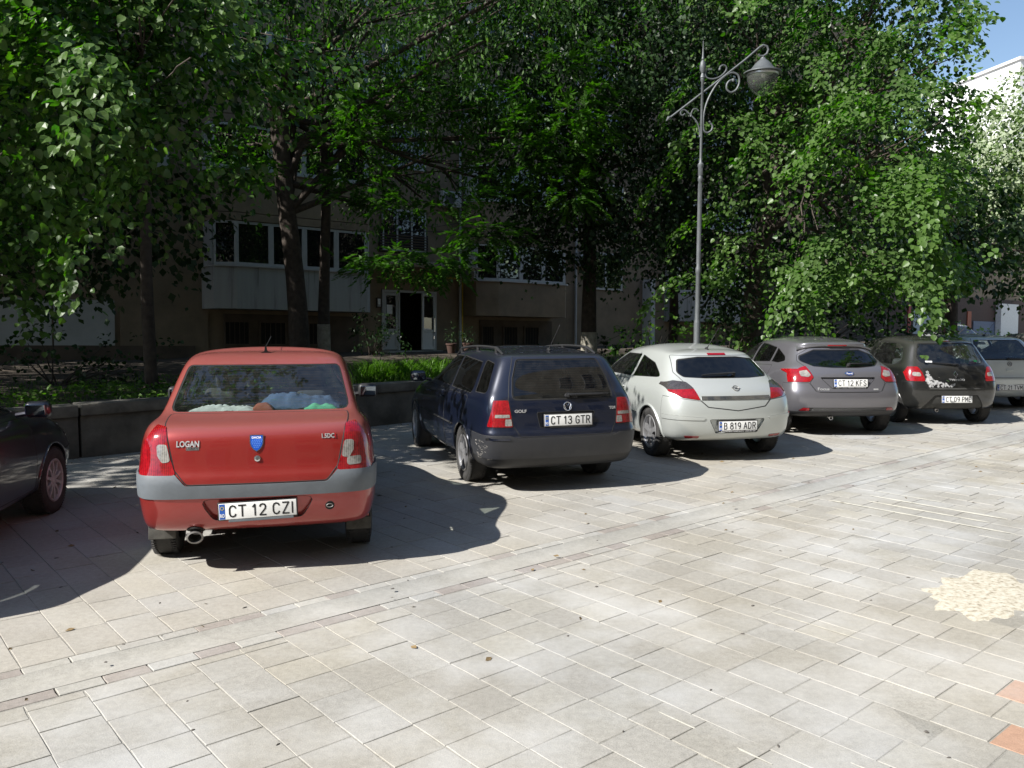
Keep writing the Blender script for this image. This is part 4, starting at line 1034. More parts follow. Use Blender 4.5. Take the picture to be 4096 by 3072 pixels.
# ---- black small car
P_BLK = paint('dull_black_paint', (0.008, 0.0085, 0.0085), 0.1, 0.30, dust=0.09, dustcol=(.28, .27, .24))
P_BLKB = simple('faded_black_plastic', (0.045, 0.045, 0.042), .75, var=.3, scale=6)
TWINGO.update(paint=P_BLK, axles=(0.62, 2.99), track=0.725, wheel_r=0.285, rim_r=0.185, rim='seven', rim_mat=M_HUBCAP, tyre_w=.175, arch=.325, archz=.285, seat_y=(1.0, 1.7), dash_y=2.6, shelf=(.25, .75, .93), cuts=[
 ('rear_bumper', P_BLK, 'r', [(-.9, .73), (-.54, .735), (-.48, .625), (.48, .625), (.54, .735), (.9, .73), (.9, .2), (-.9, .2)], {'ymax': .30, 'off': 0.003, 'r': .04}),
 ('lower_bumper', P_BLKB, 'r', [(-.58, .24), (-.37, .515), (.37, .515), (.58, .24)], {'off': -0.012, 'depth': 0.0, 'in': 'rear_bumper', 'r': .06, 'gap': .004}),
 ('tailgate', None, 'r', [(-.60, 1.12), (-.545, .96), (-.505, .74), (-.46, .632), (.46, .632), (.505, .74), (.545, .96), (.60, 1.12), (.51, 1.392), (-.51, 1.392)], {'off': 0.001, 'ymax': .6, 'r': .05}),
 ('rear_window', G_CLEAR, 'r', [(-.575, 1.12), (-.485, 1.362), (.485, 1.362), (.575, 1.12), (.53, 1.035), (.2, 1.005), (-.2, 1.005), (-.53, 1.035)], dict(RG, ymax=.6, **{'in': 'tailgate'})),
 ('tail_lamp', L_RED, 'r', [(.51, .742), (.55, .89), (.60, .978), (.725, .975), (.78, .88), (.775, .742)], {'mirror': True, 'off': 0.006, 'r': 0.03, 'ymax': .34}),
 ('reversing_lamp', L_CLEAR, 'r', [(.57, .82), (.58, .885), (.69, .89), (.70, .825)], {'mirror': True, 'off': 0.009, 'depth': 0.0, 'r': 0.03, 'ymax': .34, 'in': 'tail_lamp', 'gap': .002}),
 scr(.62, .50, 1.02, 1.40),
 ('side_window', G_CLEAR, 's', [(.50, 1.10), (.62, 1.30), (.78, 1.355), (1.42, 1.375), (1.50, 1.20), (1.50, .975), (.70, .985), (.56, 1.02)], dict(RG, gap=.01, r=.05)),
 ('side_window', G_CLEAR, 's', [(1.60, .97), (1.62, 1.37), (1.95, 1.35), (2.62, 1.06), (2.62, .97)], dict(RG, gap=.01, r=.04)),
 ('front_door', None, 's', [(1.56, .30), (1.55, .94), (2.66, .92), (2.70, .30)], {'off': 0.0, 'r': .06})])
finish(TWINGO)
car, on, ob, sn = build_car('small_car', 'dusty black small car with a pale flower sticker on its tailgate', 'car', 7.403, 13.863, R(3.8), TWINGO, 'cars parked side by side')
tg = ob[('tailgate', 0)]; rb_ = ob[('rear_bumper', 0)]
c, n = on(0.0, .448); plate(car, TWINGO, (c + n * .012, Vector((0, -1, 0.03))), 'CT 09 PME', holder=M_STEEL, txtw=.42)
c, n = on(0.0, .765); flat_text('model_badge', 'TWINGO', 0.048, M_BRIGHT, tg, face_frame(c + n * .004, n), .002, .0012, width=.27)
c, n = on(-.01, .85); Mf = face_frame(c + n * .004, n); b = MB()
b.tube([Mf @ Vector((x, y, .003)) for x, y in [(0, .055), (.034, 0), (0, -.055), (-.034, 0), (0, .055)]], .009, 6, flat=.5); b.build('diamond_emblem', M_CHROME, tg)
b = MB(); rs = random.Random(11)
def flower(x, z, s):
    c, n = on(x, z); Mf = face_frame(c + n * .0035, n, rs.uniform(0, 1))
    for k in range(5):
        a = 2 * math.pi * k / 5; b.prism([(s * .25 * math.cos(a - .5), s * .25 * math.sin(a - .5)), (s * math.cos(a - .38), s * math.sin(a - .38)), (s * 1.12 * math.cos(a), s * 1.12 * math.sin(a)), (s * math.cos(a + .38), s * math.sin(a + .38)), (s * .25 * math.cos(a + .5), s * .25 * math.sin(a + .5))], 0, .001, Mf)
for k in range(95):
    t = rs.random() ** 1.2; x = -.50 + t * .46; z = .655 + rs.random() * (.045 + .16 * (1 - t) ** 2.2); flower(x, z, rs.uniform(.010, .022) * (1.15 - t * .6))
for x, z in ((-.47, .89), (-.46, .845), (-.44, .81)): flower(x, z, .024)
b.build('flower_sticker', simple('grey_print', (.38, .38, .38), .5), tg)
on_strip(car, on, -.09, .09, 1.398, .02, 'brake_lamp', L_RED, .01, parent=tg, n=5)
on_strip(car, on, -.46, .46, .622, .022, 'bumper_ledge', P_BLKB, .014, parent=rb_, n=11)
wiper(car, on, (.05, 1.0), (-.36, 1.03), .026); aerial(car, on, .10, .95, .30, 42, .14)
c, n = on(-.40, 1.06); b = MB(); b.box((0, 0, 0), (.11, .03, .001)); o = b.build('window_sticker', M_WHITE, tg); o.data.transform(face_frame(c + n * .003, n))
flat_text('sticker_lettering', 'cafe', .03, M_INK, o, face_frame(c + n * .0042, n), .0004)
c, n = on(.42, 1.07); b = MB(); b.box((0, 0, 0), (.06, .035, .001)); o = b.build('window_sticker', simple('green_print', (.05, .5, .16), .5), tg); o.data.transform(face_frame(c + n * .003, n))
for sd in (-1, 1): door_mirror(car, (.77, 2.35, 1.0), sd, P_BLK)
b = MB(); b.lathe([(.024, 0), (.028, .01), (.022, .012), (.02, -.06)], 14, Matrix.Translation((-.28, .12, .25)) @ Matrix.Rotation(R(100), 4, 'X')); b.build('exhaust_pipe', M_STEEL, car, True)

# ---- the cars further off and at the left edge share one hatchback shell
ROWS_HATCH = [(z, (y if i > 8 else y), w, br, cr, zm, wm, zf, yf - .2, wf) for i, (z, y, w, br, cr, zm, wm, zf, yf, wf) in enumerate(ROWS_GOLFV)]
ROWS_HATCH[9] = (1.06, .19, .765, .07, .12, 1.0, .76, .98, 3.15, .71)
ROWS_HATCH[10] = (1.22, .36, .69, .07, .12, 1.18, .70, 1.16, 2.78, .66)
ROWS_HATCH[11] = (1.34, .48, .62, .06, .11, 1.33, .62, 1.33, 2.45, .58)
ROWS_HATCH[12] = (1.385, .54, .58, .06, .11, 1.39, .58, 1.38, 2.30, .54)
ROWS_HATCH[13] = (1.405, .66, .47, .05, .11, 1.435, .46, 1.41, 2.16, .44)
ROWS_HATCH[14] = (1.41, .82, .24, .02, .06, 1.455, .24, 1.425, 2.08, .22)
def hatch(pt, glassm=G_TINT, bumperm=None, lamps='block', **kw):
    d = dict(L=4.15, rows=ROWS_HATCH, paint=pt, axles=(.78, 3.29), track=.74, wheel_r=.305, rim_r=.195, rim='seven', rim_mat=M_HUBCAP, seat_y=(1.2, 2.0), dash_y=2.85, cuts=[
     ('rear_bumper', bumperm, 'r', [(-.95, .62), (.95, .62), (.95, .2), (-.95, .2)], {'ymax': .42, 'off': 0.005, 'r': .02}),
     ('tailgate', None, 'r', [(-.60, .97), (-.575, .72), (-.50, .64), (.50, .64), (.575, .72), (.60, .97), (.55, 1.19), (.48, 1.38), (-.48, 1.38), (-.55, 1.19)], {'off': 0.001, 'ymax': .75}),
     ('rear_window', glassm, 'r', [(-.57, .975), (-.525, 1.17), (-.455, 1.35), (.455, 1.35), (.525, 1.17), (.57, .975)], dict(RG, ymax=.75, **{'in': 'tailgate'})),
     ('tail_lamp', L_RED, 'r', [(.60, .72), (.62, .945), (.78, .945), (.83, .72)], {'mirror': True, 'off': 0.005, 'r': 0.02, 'ymax': .30}),
     ('headlamp', L_CLEAR, 'f', [(.42, .60), (.40, .74), (.72, .78), (.76, .64)], {'mirror': True, 'off': 0.004, 'r': 0.03}),
     ('grille', M_BLACK, 'f', [(-.38, .62), (-.36, .74), (.36, .74), (.38, .62)], {'off': 0.002, 'r': 0.02}),
     ('front_bumper', bumperm, 'f', [(-.9, .2), (-.9, .56), (.9, .56), (.9, .2)], {'off': 0.005, 'r': 0.02}),
     scr(.66, .52, 1.0, 1.36)] + sides((.62, .92, 1.72, 2.25, 2.84), .985, 1.33, gmat=glassm))
    d.update(kw); return finish(d)
P_SILV2 = paint('silver_blue_paint', (0.56, 0.60, 0.60), 0.4, 0.38, dust=0.10)
sp = hatch(P_SILV2, G_CLEAR)
car, on, ob, sn = build_car('hatchback_car', 'pale silver hatchback with a torn faded plate, right of the black small car', 'car', 9.62, 16.15, R(2.5), sp, 'cars parked side by side')
tg = ob[('tailgate', 0)]
c, n = on(0.02, .45); plate(car, sp, (c + n * .01, Vector((0, -1, 0.03))), 'CT 21 TVM', holder=M_BLACK, txtw=.42)
c, n = on(0.02, .90); Mf = face_frame(c + n * .003, n); b = MB(); b.tube([Mf @ Vector((.043 * math.cos(a), .043 * math.sin(a), .002)) for a in [2 * math.pi * k / 28 for k in range(29)]], .005, 6)
for pl in ([(-.022, .036), (-.004, .004), (.0, .012), (.004, .004), (.022, .036)], [(-.037, .020), (-.018, -.034), (0, .004), (.018, -.034), (.037, .020)]): b.tube([Mf @ Vector((x, y, .003)) for x, y in pl], .0040, 5)
b.build('round_emblem', M_STEEL, tg, True)
c, n = on(-.46, .90); flat_text('model_badge', 'GOLF', 0.042, M_STEEL, tg, face_frame(c + n * .004, n), .002, .001, width=0.125)
c, n = on(.02, .785); b = MB(); b.rbox((0, 0, .006), (.15, .045, .012), .008); b.rbox((0, .0, .012), (.11, .012, .012), .004); o = b.build('tailgate_handle', P_SILV2, tg, True); o.data.transform(face_frame(c, n))
wiper(car, on, (.0, .99), (.46, .985)); aerial(car, on, .05, 1.0, .34, 40, .2)
for sd in (-1, 1): door_mirror(car, (.81, 2.7, 1.0), sd, P_SILV2)

P_DARKNAVY = paint('night_blue_paint', (0.012, 0.012, 0.026), 0.2, 0.3, dust=0.06)
sp = hatch(P_DARKNAVY, G_TINT, rim='ten', rim_mat=simple('wheel_trim', (.45, .43, .43), .4, .1, var=.25))
car, on, ob, sn = build_car('hatchback_car', 'very dark blue car in shade at the left edge beside the red saloon', 'car', -4.55, 4.25, R(8.5), sp, 'cars parked side by side')
for sd in (-1, 1): door_mirror(car, (.82, 2.72, 1.02), sd, P_DARKNAVY)
P_BLUE = paint('olive_blue_paint', (0.05, 0.055, 0.05), 0.3, 0.35, dust=0.2)
sp = hatch(P_BLUE, glass('blue_glass', (.03, .05, .09), f0=.25), z=.02)
car, on, ob, sn = build_car('hatchback_car', 'dark olive car with blue reflecting glass just showing beyond the pale silver hatchback', 'car', 12.0, 17.2, R(3), sp, 'cars parked side by side')
sp = hatch(P_DARKNAVY, G_TINT)
car, on, ob, sn = build_car('hatchback_car', 'black car whose roof shows behind the row of parked cars at the far right', 'car', 15.6, 22.6, R(-2), sp)
P_PALE = paint('pale_grey_paint', (0.35, 0.37, 0.38), 0.3, 0.4, dust=0.1)
sp = hatch(P_PALE, G_TINT, z=.0)
car, on, ob, sn = build_car('hatchback_car', 'pale car facing the street behind a small hedge under the far trees', 'car', 19.6, 39.0, R(176), sp)
# ---------------------------------------------------------------- street, paving, gutter
SA = R(40.5); SV = Vector((math.cos(SA), math.sin(SA), 0)); NV = Vector((-math.sin(SA), math.cos(SA), 0)); ORG = Vector((-.42, 5.84, 0))
def W(s, n, z=0.0): return ORG + SV * s + NV * n + Vector((0, 0, z))
def stone_mat(name, base, attr=True, bump=.35, stain=.5, sat=1.0):
    m, nt, out = new_mat(name); L_ = nt.links.new
    geo = nt.nodes.new('ShaderNodeNewGeometry'); oi = nt.nodes.new('ShaderNodeObjectInfo'); at = nt.nodes.new('ShaderNodeAttribute'); at.attribute_name = 'tone'
    ad = nt.nodes.new('ShaderNodeMath'); ad.operation = 'ADD'; L_(oi.outputs['Random'], ad.inputs[0]); L_(at.outputs['Fac'], ad.inputs[1])
    fr = nt.nodes.new('ShaderNodeMath'); fr.operation = 'FRACT'; L_(ad.outputs[0], fr.inputs[0])
    b = base
    r = ramp(nt, fr.outputs[0], [(0, [b[0] * .92, b[1] * .92, b[2] * .93]), (.3, [b[0] * .97, b[1] * .97, b[2] * .96]), (.55, b), (.8, [b[0] * 1.0, b[1] * 1.02, b[2] * 1.06]), (1, [b[0] * 1.06, b[1] * 1.05, b[2] * 1.01])])
    n1 = N(nt, 'ShaderNodeTexNoise', Scale=160.0, Detail=3.0, Roughness=.7); L_(geo.outputs['Position'], n1.inputs['Vector'])
    n2 = N(nt, 'ShaderNodeTexNoise', Scale=1.1, Detail=6.0, Roughness=.62); L_(geo.outputs['Position'], n2.inputs['Vector'])
    n3 = N(nt, 'ShaderNodeTexNoise', Scale=28.0, Detail=4.0, Roughness=.65); L_(geo.outputs['Position'], n3.inputs['Vector'])
    g1 = ramp(nt, n1.outputs[0], [(.28, .72), (.5, 1.0), (.72, 1.16)])
    c = mixc(nt, 1.0, r.outputs[0], g1.outputs[0], 'MULTIPLY')
    g3 = ramp(nt, n3.outputs[0], [(.3, .86), (.7, 1.1)]); c = mixc(nt, 1.0, c, g3.outputs[0], 'MULTIPLY')
    st = ramp(nt, n2.outputs[0], [(.44, 0.0), (.66, stain)])
    c = mixc(nt, st.outputs[0], c, (.50, .50, .49))
    nb = N(nt, 'ShaderNodeTexNoise', Scale=.35, Detail=3.0); L_(geo.outputs['Position'], nb.inputs['Vector']); rb = ramp(nt, nb.outputs[0], [(.40, (1.02, 1.0, .965)), (.60, (.985, 1.0, 1.025))]); c = mixc(nt, 1.0, c, rb.outputs[0], 'MULTIPLY')
    dk = N(nt, 'ShaderNodeTexNoise', Scale=.55, Detail=5.0); L_(geo.outputs['Position'], dk.inputs['Vector'])
    dr = ramp(nt, dk.outputs[0], [(.32, .84), (.6, 1.0)]); c = mixc(nt, 1.0, c, dr.outputs[0], 'MULTIPLY')
    p = N(nt, 'ShaderNodeBsdfPrincipled', Roughness=.78); L_(c, p.inputs['Base Color'])
    bp = N(nt, 'ShaderNodeBump', Strength=bump, Distance=.004); mx = nt.nodes.new('ShaderNodeMath'); mx.operation = 'ADD'; L_(n1.outputs[0], mx.inputs[0]); L_(n3.outputs[0], mx.inputs[1]); L_(mx.outputs[0], bp.inputs['Height']); L_(bp.outputs[0], p.inputs['Normal'])
    L_(p.outputs[0], out.inputs[0]); return m
M_STONE = stone_mat('paving_stone_surface', (.34, .322, .282))
M_STONE2 = stone_mat('bay_stone_surface', (.345, .325, .285), stain=.2)
M_PORPH = stone_mat('red_brown_stone', (.285, .255, .23), stain=.3)
M_TERRA = stone_mat('terracotta_stone', (.42, .26, .18), stain=.4)
M_MORTAR = stone_mat('mortar', (.28, .265, .23), bump=.8, stain=.3)
M_CHAN = stone_mat('smooth_channel_concrete', (.355, .345, .315), bump=.1, stain=.35)
M_SUB = stone_mat('street_surface', (.35, .335, .30))

g = MB(); g.add([(-700, -700, -.05), (700, -700, -.05), (700, 700, -.05), (-700, 700, -.05)], [(0, 1, 2, 3)]); ground = tag(g.build('ground', M_SUB), kind='structure')
pav = MB(); pts = [W(-30, -20, -.0032), W(70, -20, -.0032), W(70, -.33, -.0032), W(-30, -.33, -.0032)]
pav.add(pts, [(0, 1, 2, 3)]); pavement = tag(pav.build('pavement', M_MORTAR), kind='structure')
pk = MB(); pk.add([W(-30, .14, -.004), W(70, .14, -.004), W(70, 9, -.004), W(-30, 9, -.004)], [(0, 1, 2, 3)]); parking = tag(pk.build('parking_strip', M_MORTAR), kind='structure')

def stone_verts(a, b, bev=.0025, drop=.022, wob=.0025, rs=rnd):
    """stone of length a (x) and width b (y), worn edges, no underside"""
    ha, hb = a / 2, b / 2
    def j(): return rs.uniform(-wob, wob)
    top = [(-ha + bev + j(), -hb + bev + j(), 0), (j(), -hb + bev + j(), 0), (ha - bev + j(), -hb + bev + j(), 0), (ha - bev + j(), hb - bev + j(), 0), (j(), hb - bev + j(), 0), (-ha + bev + j(), hb - bev + j(), 0)]
    mid = [(x + (bev if x > .02 else -bev if x < -.02 else 0), y + (bev if y > 0 else -bev), -bev * .8) for x, y, z in top]
    low = [(x, y, -drop) for x, y, z in mid]
    F = [(0, 1, 4, 5), (1, 2, 3, 4)]
    for r0, r1 in ((0, 6), (6, 12)):
        for i in range(6): k = (i + 1) % 6; F.append((r0 + i, r1 + i, r1 + k, r0 + k))
    return top + mid + low, F
VARS = {}
for ln in (.25, .33, .41):
    for k in range(4):
        v, f = stone_verts(ln - rnd.uniform(.004, .009), .2572 - rnd.uniform(.0, .005))
        me = bpy.data.meshes.new('paving_stone'); me.from_pydata(v, [], f); me.update(); me.materials.append(M_STONE); VARS[(ln, k)] = me
def frame_at(s, n, z, tx, ty, rot=0.0):
    M = Matrix((NV, -SV, Vector((0, 0, 1)))).transposed().to_4x4(); M.translation = W(s, n, z)
    return M @ Euler((tx, ty, rot)).to_matrix().to_4x4()
PATCH = [(2.55, -2.29), (2.29, -2.46), (1.9, -2.68), (2.02, -2.89), (2.45, -2.92), (2.9, -2.8), (3.0, -2.45)]
near = []
c = -6.0
while c < 17:
    n_ = -.34 - rnd.choice((0, .08, .16))
    if n_ < -.345: near.append((c, -.34 + (n_ + .34) / 2, -(n_ + .34) - .008, None))
    while n_ > -7.2:
        ln = rnd.choices((.25, .33, .41), (6, 3, 1))[0]
        near.append((c, n_ - ln / 2, ln, rnd.randrange(4))); n_ -= ln
    c += .26
camp = Vector((0, 0, CAM_H))
def vis(p):
    d = p - camp; q = d.y * math.cos(R(4.82)) - d.z * math.sin(R(4.82)) if False else d.y * math.cos(R(4.82)) + (-d.z) * math.sin(R(4.82))
    if q < .3: return None
    u = d.x / q * 3354.5 + 2048; v = 1536 - ((d.y * math.sin(R(4.82)) + d.z * math.cos(R(4.82))) / q) * 3354.5
    return (u, v, q) if -60 < u < 4156 and -60 < v < 3132 else None
def big_key(it):
    p = vis(W(it[0], it[1]))
    return 99 if p is None else p[2]
full = [t for t in near if t[3] is not None and not inside((t[0], t[1]), PATCH)]
full.sort(key=big_key)
big, rest = full[:288], full[288:]
rest += [t for t in near if t[3] is None and t[2] > .03]
terra = [min(big, key=lambda t: (t[0] - .42) ** 2 + (t[1] + 3.44) ** 2), min(big, key=lambda t: (t[0] - .93) ** 2 + (t[1] + 3.40) ** 2)]
for t in big:
    me = VARS[(t[2], t[3])]
    if t in terra: me = me.copy(); me.materials.clear(); me.materials.append(M_TERRA)
    o = link_mesh('paving_stone', me, None, pavement)
    o.matrix_world = frame_at(t[0], t[1], (rnd.uniform(-.001, .001) if rnd.random() < .8 else rnd.uniform(-.003, .003)), rnd.gauss(0, .0035), rnd.gauss(0, .0035), rnd.gauss(0, .004))
def joined_stones(items, name, mat, parent, w=.2572):
    V = []; F = []; T = []
    for (c, n_, ln, k) in items:
        v, f = stone_verts(max(.03, ln - rnd.uniform(.004, .008)), w - rnd.uniform(0, .005), bev=min(.0025, ln * .1))
        M = frame_at(c, n_, rnd.uniform(-.0012, .0012), rnd.gauss(0, .003), rnd.gauss(0, .003), rnd.gauss(0, .003)); b = len(V)
        V += [tuple(M @ Vector(p)) for p in v]; F += [tuple(b + i for i in q) for q in f]; t = rnd.random(); T += [t] * len(v)
    me = bpy.data.meshes.new(name); me.from_pydata(V, [], F); me.update()
    a = me.attributes.new('tone', 'FLOAT', 'POINT'); a.data.foreach_set('value', T)
    return link_mesh(name, me, mat, parent, 'stuff')
rest = [t for t in rest if not inside((t[0], t[1]), PATCH)]
joined_stones(rest, 'distant_paving_stones', M_STONE, pavement)
bay = []
c = -8.0
while c < 24:
    n_ = .30 + rnd.uniform(0, .3)
    bay.append((c, (.15 + n_) / 2, n_ - .15, 0))
    while n_ < 7.6:
        ln = rnd.choice((.3, .4, .5, .6)); bay.append((c, n_ + ln / 2, ln, 0)); n_ += ln
    c += .26
for k_, t in enumerate(bay): bay[k_] = (t[0], t[1], t[2], 0)
joined_stones(bay, 'parking_stones', M_STONE2, parking, .257)
# gutter: dished channel between two rows of small stones
gm = MB(); V = []
ss = np.linspace(-14, 40, 220); prof = [(-.222, .0), (-.19, -.010), (-.14, -.020), (-.08, -.026), (-.02, -.024), (.03, -.014), (.055, -.002)]
for s_ in ss:
    for (a, z) in prof: V.append(W(s_, a + .004 * noise.noise(Vector((s_ * 2, a * 4, 0))), z + .002 * noise.noise(Vector((s_ * 1.5, 3, 0)))))
k = len(prof); gm.add(V, [(i * k + j, (i + 1) * k + j, (i + 1) * k + j + 1, i * k + j + 1) for i in range(len(ss) - 1) for j in range(k - 1)])
gutter = tag(gm.build('gutter_channel', M_CHAN, None, True), kind='structure')
def rowstones(n0, n1, name):
    items = [[], [], []]
    s_ = -14
    while s_ < 26:
        ln = rnd.uniform(.20, .26); dark = rnd.random(); col = 0 if dark < .30 else 1
        items[col].append((s_ + ln / 2, (n0 + n1) / 2, ln)); s_ += ln
    for its, mt, nm in ((items[0], M_PORPH, 'red_brown_edging'), (items[1], M_CHAN, 'grey_edging')):
        V = []; F = []; T = []
        for s0, nn, ln in its:
            v, f = stone_verts(n1 - n0 - .004, ln - .006, .003)
            M = frame_at(s0, nn, rnd.uniform(-.002, .001), 0, 0, 0); b = len(V)
            V += [tuple(M @ Vector(p)) for p in v]; F += [tuple(b + i for i in q) for q in f]; T += [rnd.random()] * len(v)
        me = bpy.data.meshes.new(nm); me.from_pydata(V, [], F); a = me.attributes.new('tone', 'FLOAT', 'POINT'); a.data.foreach_set('value', T); me.update()
        link_mesh(nm, me, mt, gutter, 'stuff')
rowstones(-.33, -.222, 'a'); rowstones(.055, .145, 'b')
# rough mortar patch where stones are missing, wide mortar seams, lost pebbles
m = MB(); cx, cy = 2.45, -2.6; V = [W(cx, cy, .006)]
rs = random.Random(5); NR = 44
for ring in (.5, .85, 1.0):
    for i in range(NR):
        a = 2 * math.pi * i / NR
        rr = .34 + .08 * math.sin(2 * a + .6) + .16 * noise.noise(Vector((math.cos(a) * 3.2, math.sin(a) * 3.2, 1))) + .04 * rs.random()
        V.append(W(cx + rr * 1.45 * ring * math.cos(a), cy + rr * .95 * ring * math.sin(a), (.003 + .001 * rs.random()) if ring < 1 else -.006))
F = [(0, 1 + i, 1 + (i + 1) % NR) for i in range(NR)]
for r_ in range(2): F += [(1 + r_ * NR + i, 1 + (r_ + 1) * NR + i, 1 + (r_ + 1) * NR + (i + 1) % NR, 1 + r_ * NR + (i + 1) % NR) for i in range(NR)]
m.add(V, F)
mp, nt, out = new_mat('crumbled_mortar'); geo = nt.nodes.new('ShaderNodeNewGeometry')
n1 = N(nt, 'ShaderNodeTexNoise', Scale=26.0, Detail=6.0, Roughness=.7); nt.links.new(geo.outputs['Position'], n1.inputs['Vector'])
r = ramp(nt, n1.outputs[0], [(.34, (.24, .20, .15)), (.47, (.44, .40, .31)), (.58, (.52, .49, .41))]); p = N(nt, 'ShaderNodeBsdfPrincipled', Roughness=.9); nt.links.new(r.outputs[0], p.inputs['Base Color'])
bp = N(nt, 'ShaderNodeBump', Strength=.5, Distance=.006); nt.links.new(n1.outputs[0], bp.inputs['Height']); nt.links.new(bp.outputs[0], p.inputs['Normal']); nt.links.new(p.outputs[0], out.inputs[0])
m.build('mortar_patch', mp, pavement, True)
m = MB()
def seam(s0, n0, s1, n1, w):
    k = 14; V = []
    for i in range(k + 1):
        t = i / k; s_ = s0 + (s1 - s0) * t; n_ = n0 + (n1 - n0) * t; ww = w * (.55 + .6 * rs.random()) * (.4 if i in (0, k) else 1)
        V += [W(s_ - ww / 2, n_, .0025), W(s_ + ww / 2, n_, .0025), ]
    m.add(V, [(2 * i, 2 * i + 1, 2 * i + 3, 2 * i + 2) for i in range(k)])
for a in [(4.80, -.66, 4.80, -1.95, .05), (4.54, -.77, 4.54, -1.9, .045), (4.28, -.5, 4.28, -2.2, .04), (5.06, -.6, 5.06, -1.3, .03), (-.25, -3.1, -.25, -3.7, .014), (-.51, -2.3, -.51, -2.9, .012), (1.05, -1.9, 1.05, -2.5, .012)]: seam(*a)
m.build('mortar_seams', stone_mat('pale_mortar', (.66, .63, .53), bump=.6, stain=.3), pavement, kind='stuff')
m = MB()
spots = [W(rs.uniform(-3.5, 6), rs.uniform(-3.8, 2.5), 0) for _ in range(70)]
for q in spots:
    a = rs.uniform(0, 3.14); L1, L2 = rs.uniform(.006, .019), rs.uniform(.004, .012); rot = Matrix.Rotation(a, 3, 'Z')
    ring = [rot @ Vector((L1 * math.cos(t) * rs.uniform(.8, 1.1), L2 * math.sin(t) * rs.uniform(.8, 1.1), 0)) for t in [2 * math.pi * i / 8 for i in range(8)]]
    m.add([q + v + Vector((0, 0, .001)) for v in ring] + [q + v * .6 + Vector((0, 0, .0045)) for v in ring], [(i, (i + 1) % 8, 8 + (i + 1) % 8, 8 + i) for i in range(8)] + [tuple(range(8, 16))])
tag(m.build('litter', simple('dark_gum', (.09, .08, .07), .9)), kind='stuff')
m = MB(); mc = W(8.7, 1.5, .001); m.lathe([(.33, 0), (.33, .004), (.30, .005), (.295, .001)], 36, Matrix.Translation(mc)); m.lathe([(.28, .0), (.28, .004), (0, .004)], 36, Matrix.Translation(mc))
m.build('manhole_cover', stone_mat('cast_iron', (.26, .25, .23)), parking)

# ---------------------------------------------------------------- garden wall and garden
WA = R(44.0); WD = Vector((math.cos(WA), math.sin(WA), 0)); WN = Vector((-math.sin(WA), math.cos(WA), 0)); WO = Vector((-5.44, 10.48, 0))
def G(t, n, z=0.0): return WO + WD * t + WN * n + Vector((0, 0, z))
RW = Matrix.Rotation(WA, 3, 'Z')
M_WALL = simple('weathered_concrete', (.10, .092, .078), .9, var=.5, scale=2.2, bump=.6, bscale=40, space='Object')
M_CAP = simple('wall_cap_concrete', (.13, .122, .105), .9, var=.5, scale=3, bump=.5, bscale=50)
wallr = empty('garden_wall', WO); tag(wallr, 'low grey concrete garden wall with a cap and a wide open crack, behind the parked cars', 'wall')
wallr.rotation_euler = (0, 0, WA)
x = -9.0; k = 0
while x < 30:
    ln = (1.42, 2.3, 2.05, 1.9)[k % 4] if x > -1.5 else 2.25
    for nm, c_, d_, mt, r_ in (('wall_panel', (x + ln / 2, .15 + rnd.uniform(-.012, .012), .26), (ln - .03, .26, .56), M_WALL, .012), ('cap_slab', (x + ln / 2 + rnd.uniform(-.01, .01), .14, .61 + rnd.uniform(-.008, .008)), (ln - .022, .34, .145), M_CAP, .014)):
        b = MB(); b.rbox(c_, d_, r_, seg=2, rot=None); o = b.build(nm, mt, wallr, True)
        o.rotation_euler = (0, 0, 0)
    x += ln; k += 1
b = MB(); b.box((10.5, .2, .25), (38.8, .12, .62)); b.build('wall_core', M_UNDER, wallr)

M_SOIL = simple('garden_soil', (.05, .038, .026), .95, var=.5, scale=3, bump=.9, bscale=14)
m = MB(); V = []; nx, ny = 60, 24
for i in range(nx + 1):
    for j in range(ny + 1):
        t, n_ = -26 + i * 1.35, .30 + j * 1.3
        V.append(G(t, n_, .53 + .06 * noise.noise(Vector((t * .7, n_ * .7, 0))) + .03 * noise.noise(Vector((t * 2.7, n_ * 2.7, 4)))))
m.add(V, [(i * (ny + 1) + j, (i + 1) * (ny + 1) + j, (i + 1) * (ny + 1) + j + 1, i * (ny + 1) + j + 1) for i in range(nx) for j in range(ny)])
tag(m.build('garden_ground', M_SOIL, None, True), kind='structure')

m = MB()
for _ in range(420):
    q = G(rs.uniform(-9, 8), -abs(rs.gauss(0, .28)) - .01, .003) if rs.random() < .75 else W(rs.uniform(-5, 9), rs.uniform(-1.5, 5), .004); a = rs.uniform(0, 6.28); l = rs.uniform(.012, .032); dx, dy = Vector((math.cos(a) * l, math.sin(a) * l, rs.uniform(0, .006))), Vector((-math.sin(a) * l * .5, math.cos(a) * l * .5, rs.uniform(0, .005)))
    m.add([q - dx, q + dy + Vector((0, 0, .004)), q + dx, q - dy], [(0, 1, 2, 3)])
tag(m.build('dead_leaf_litter', simple('dead_leaf', (.16, .11, .05), .9, var=.5, scale=3)), kind='stuff')

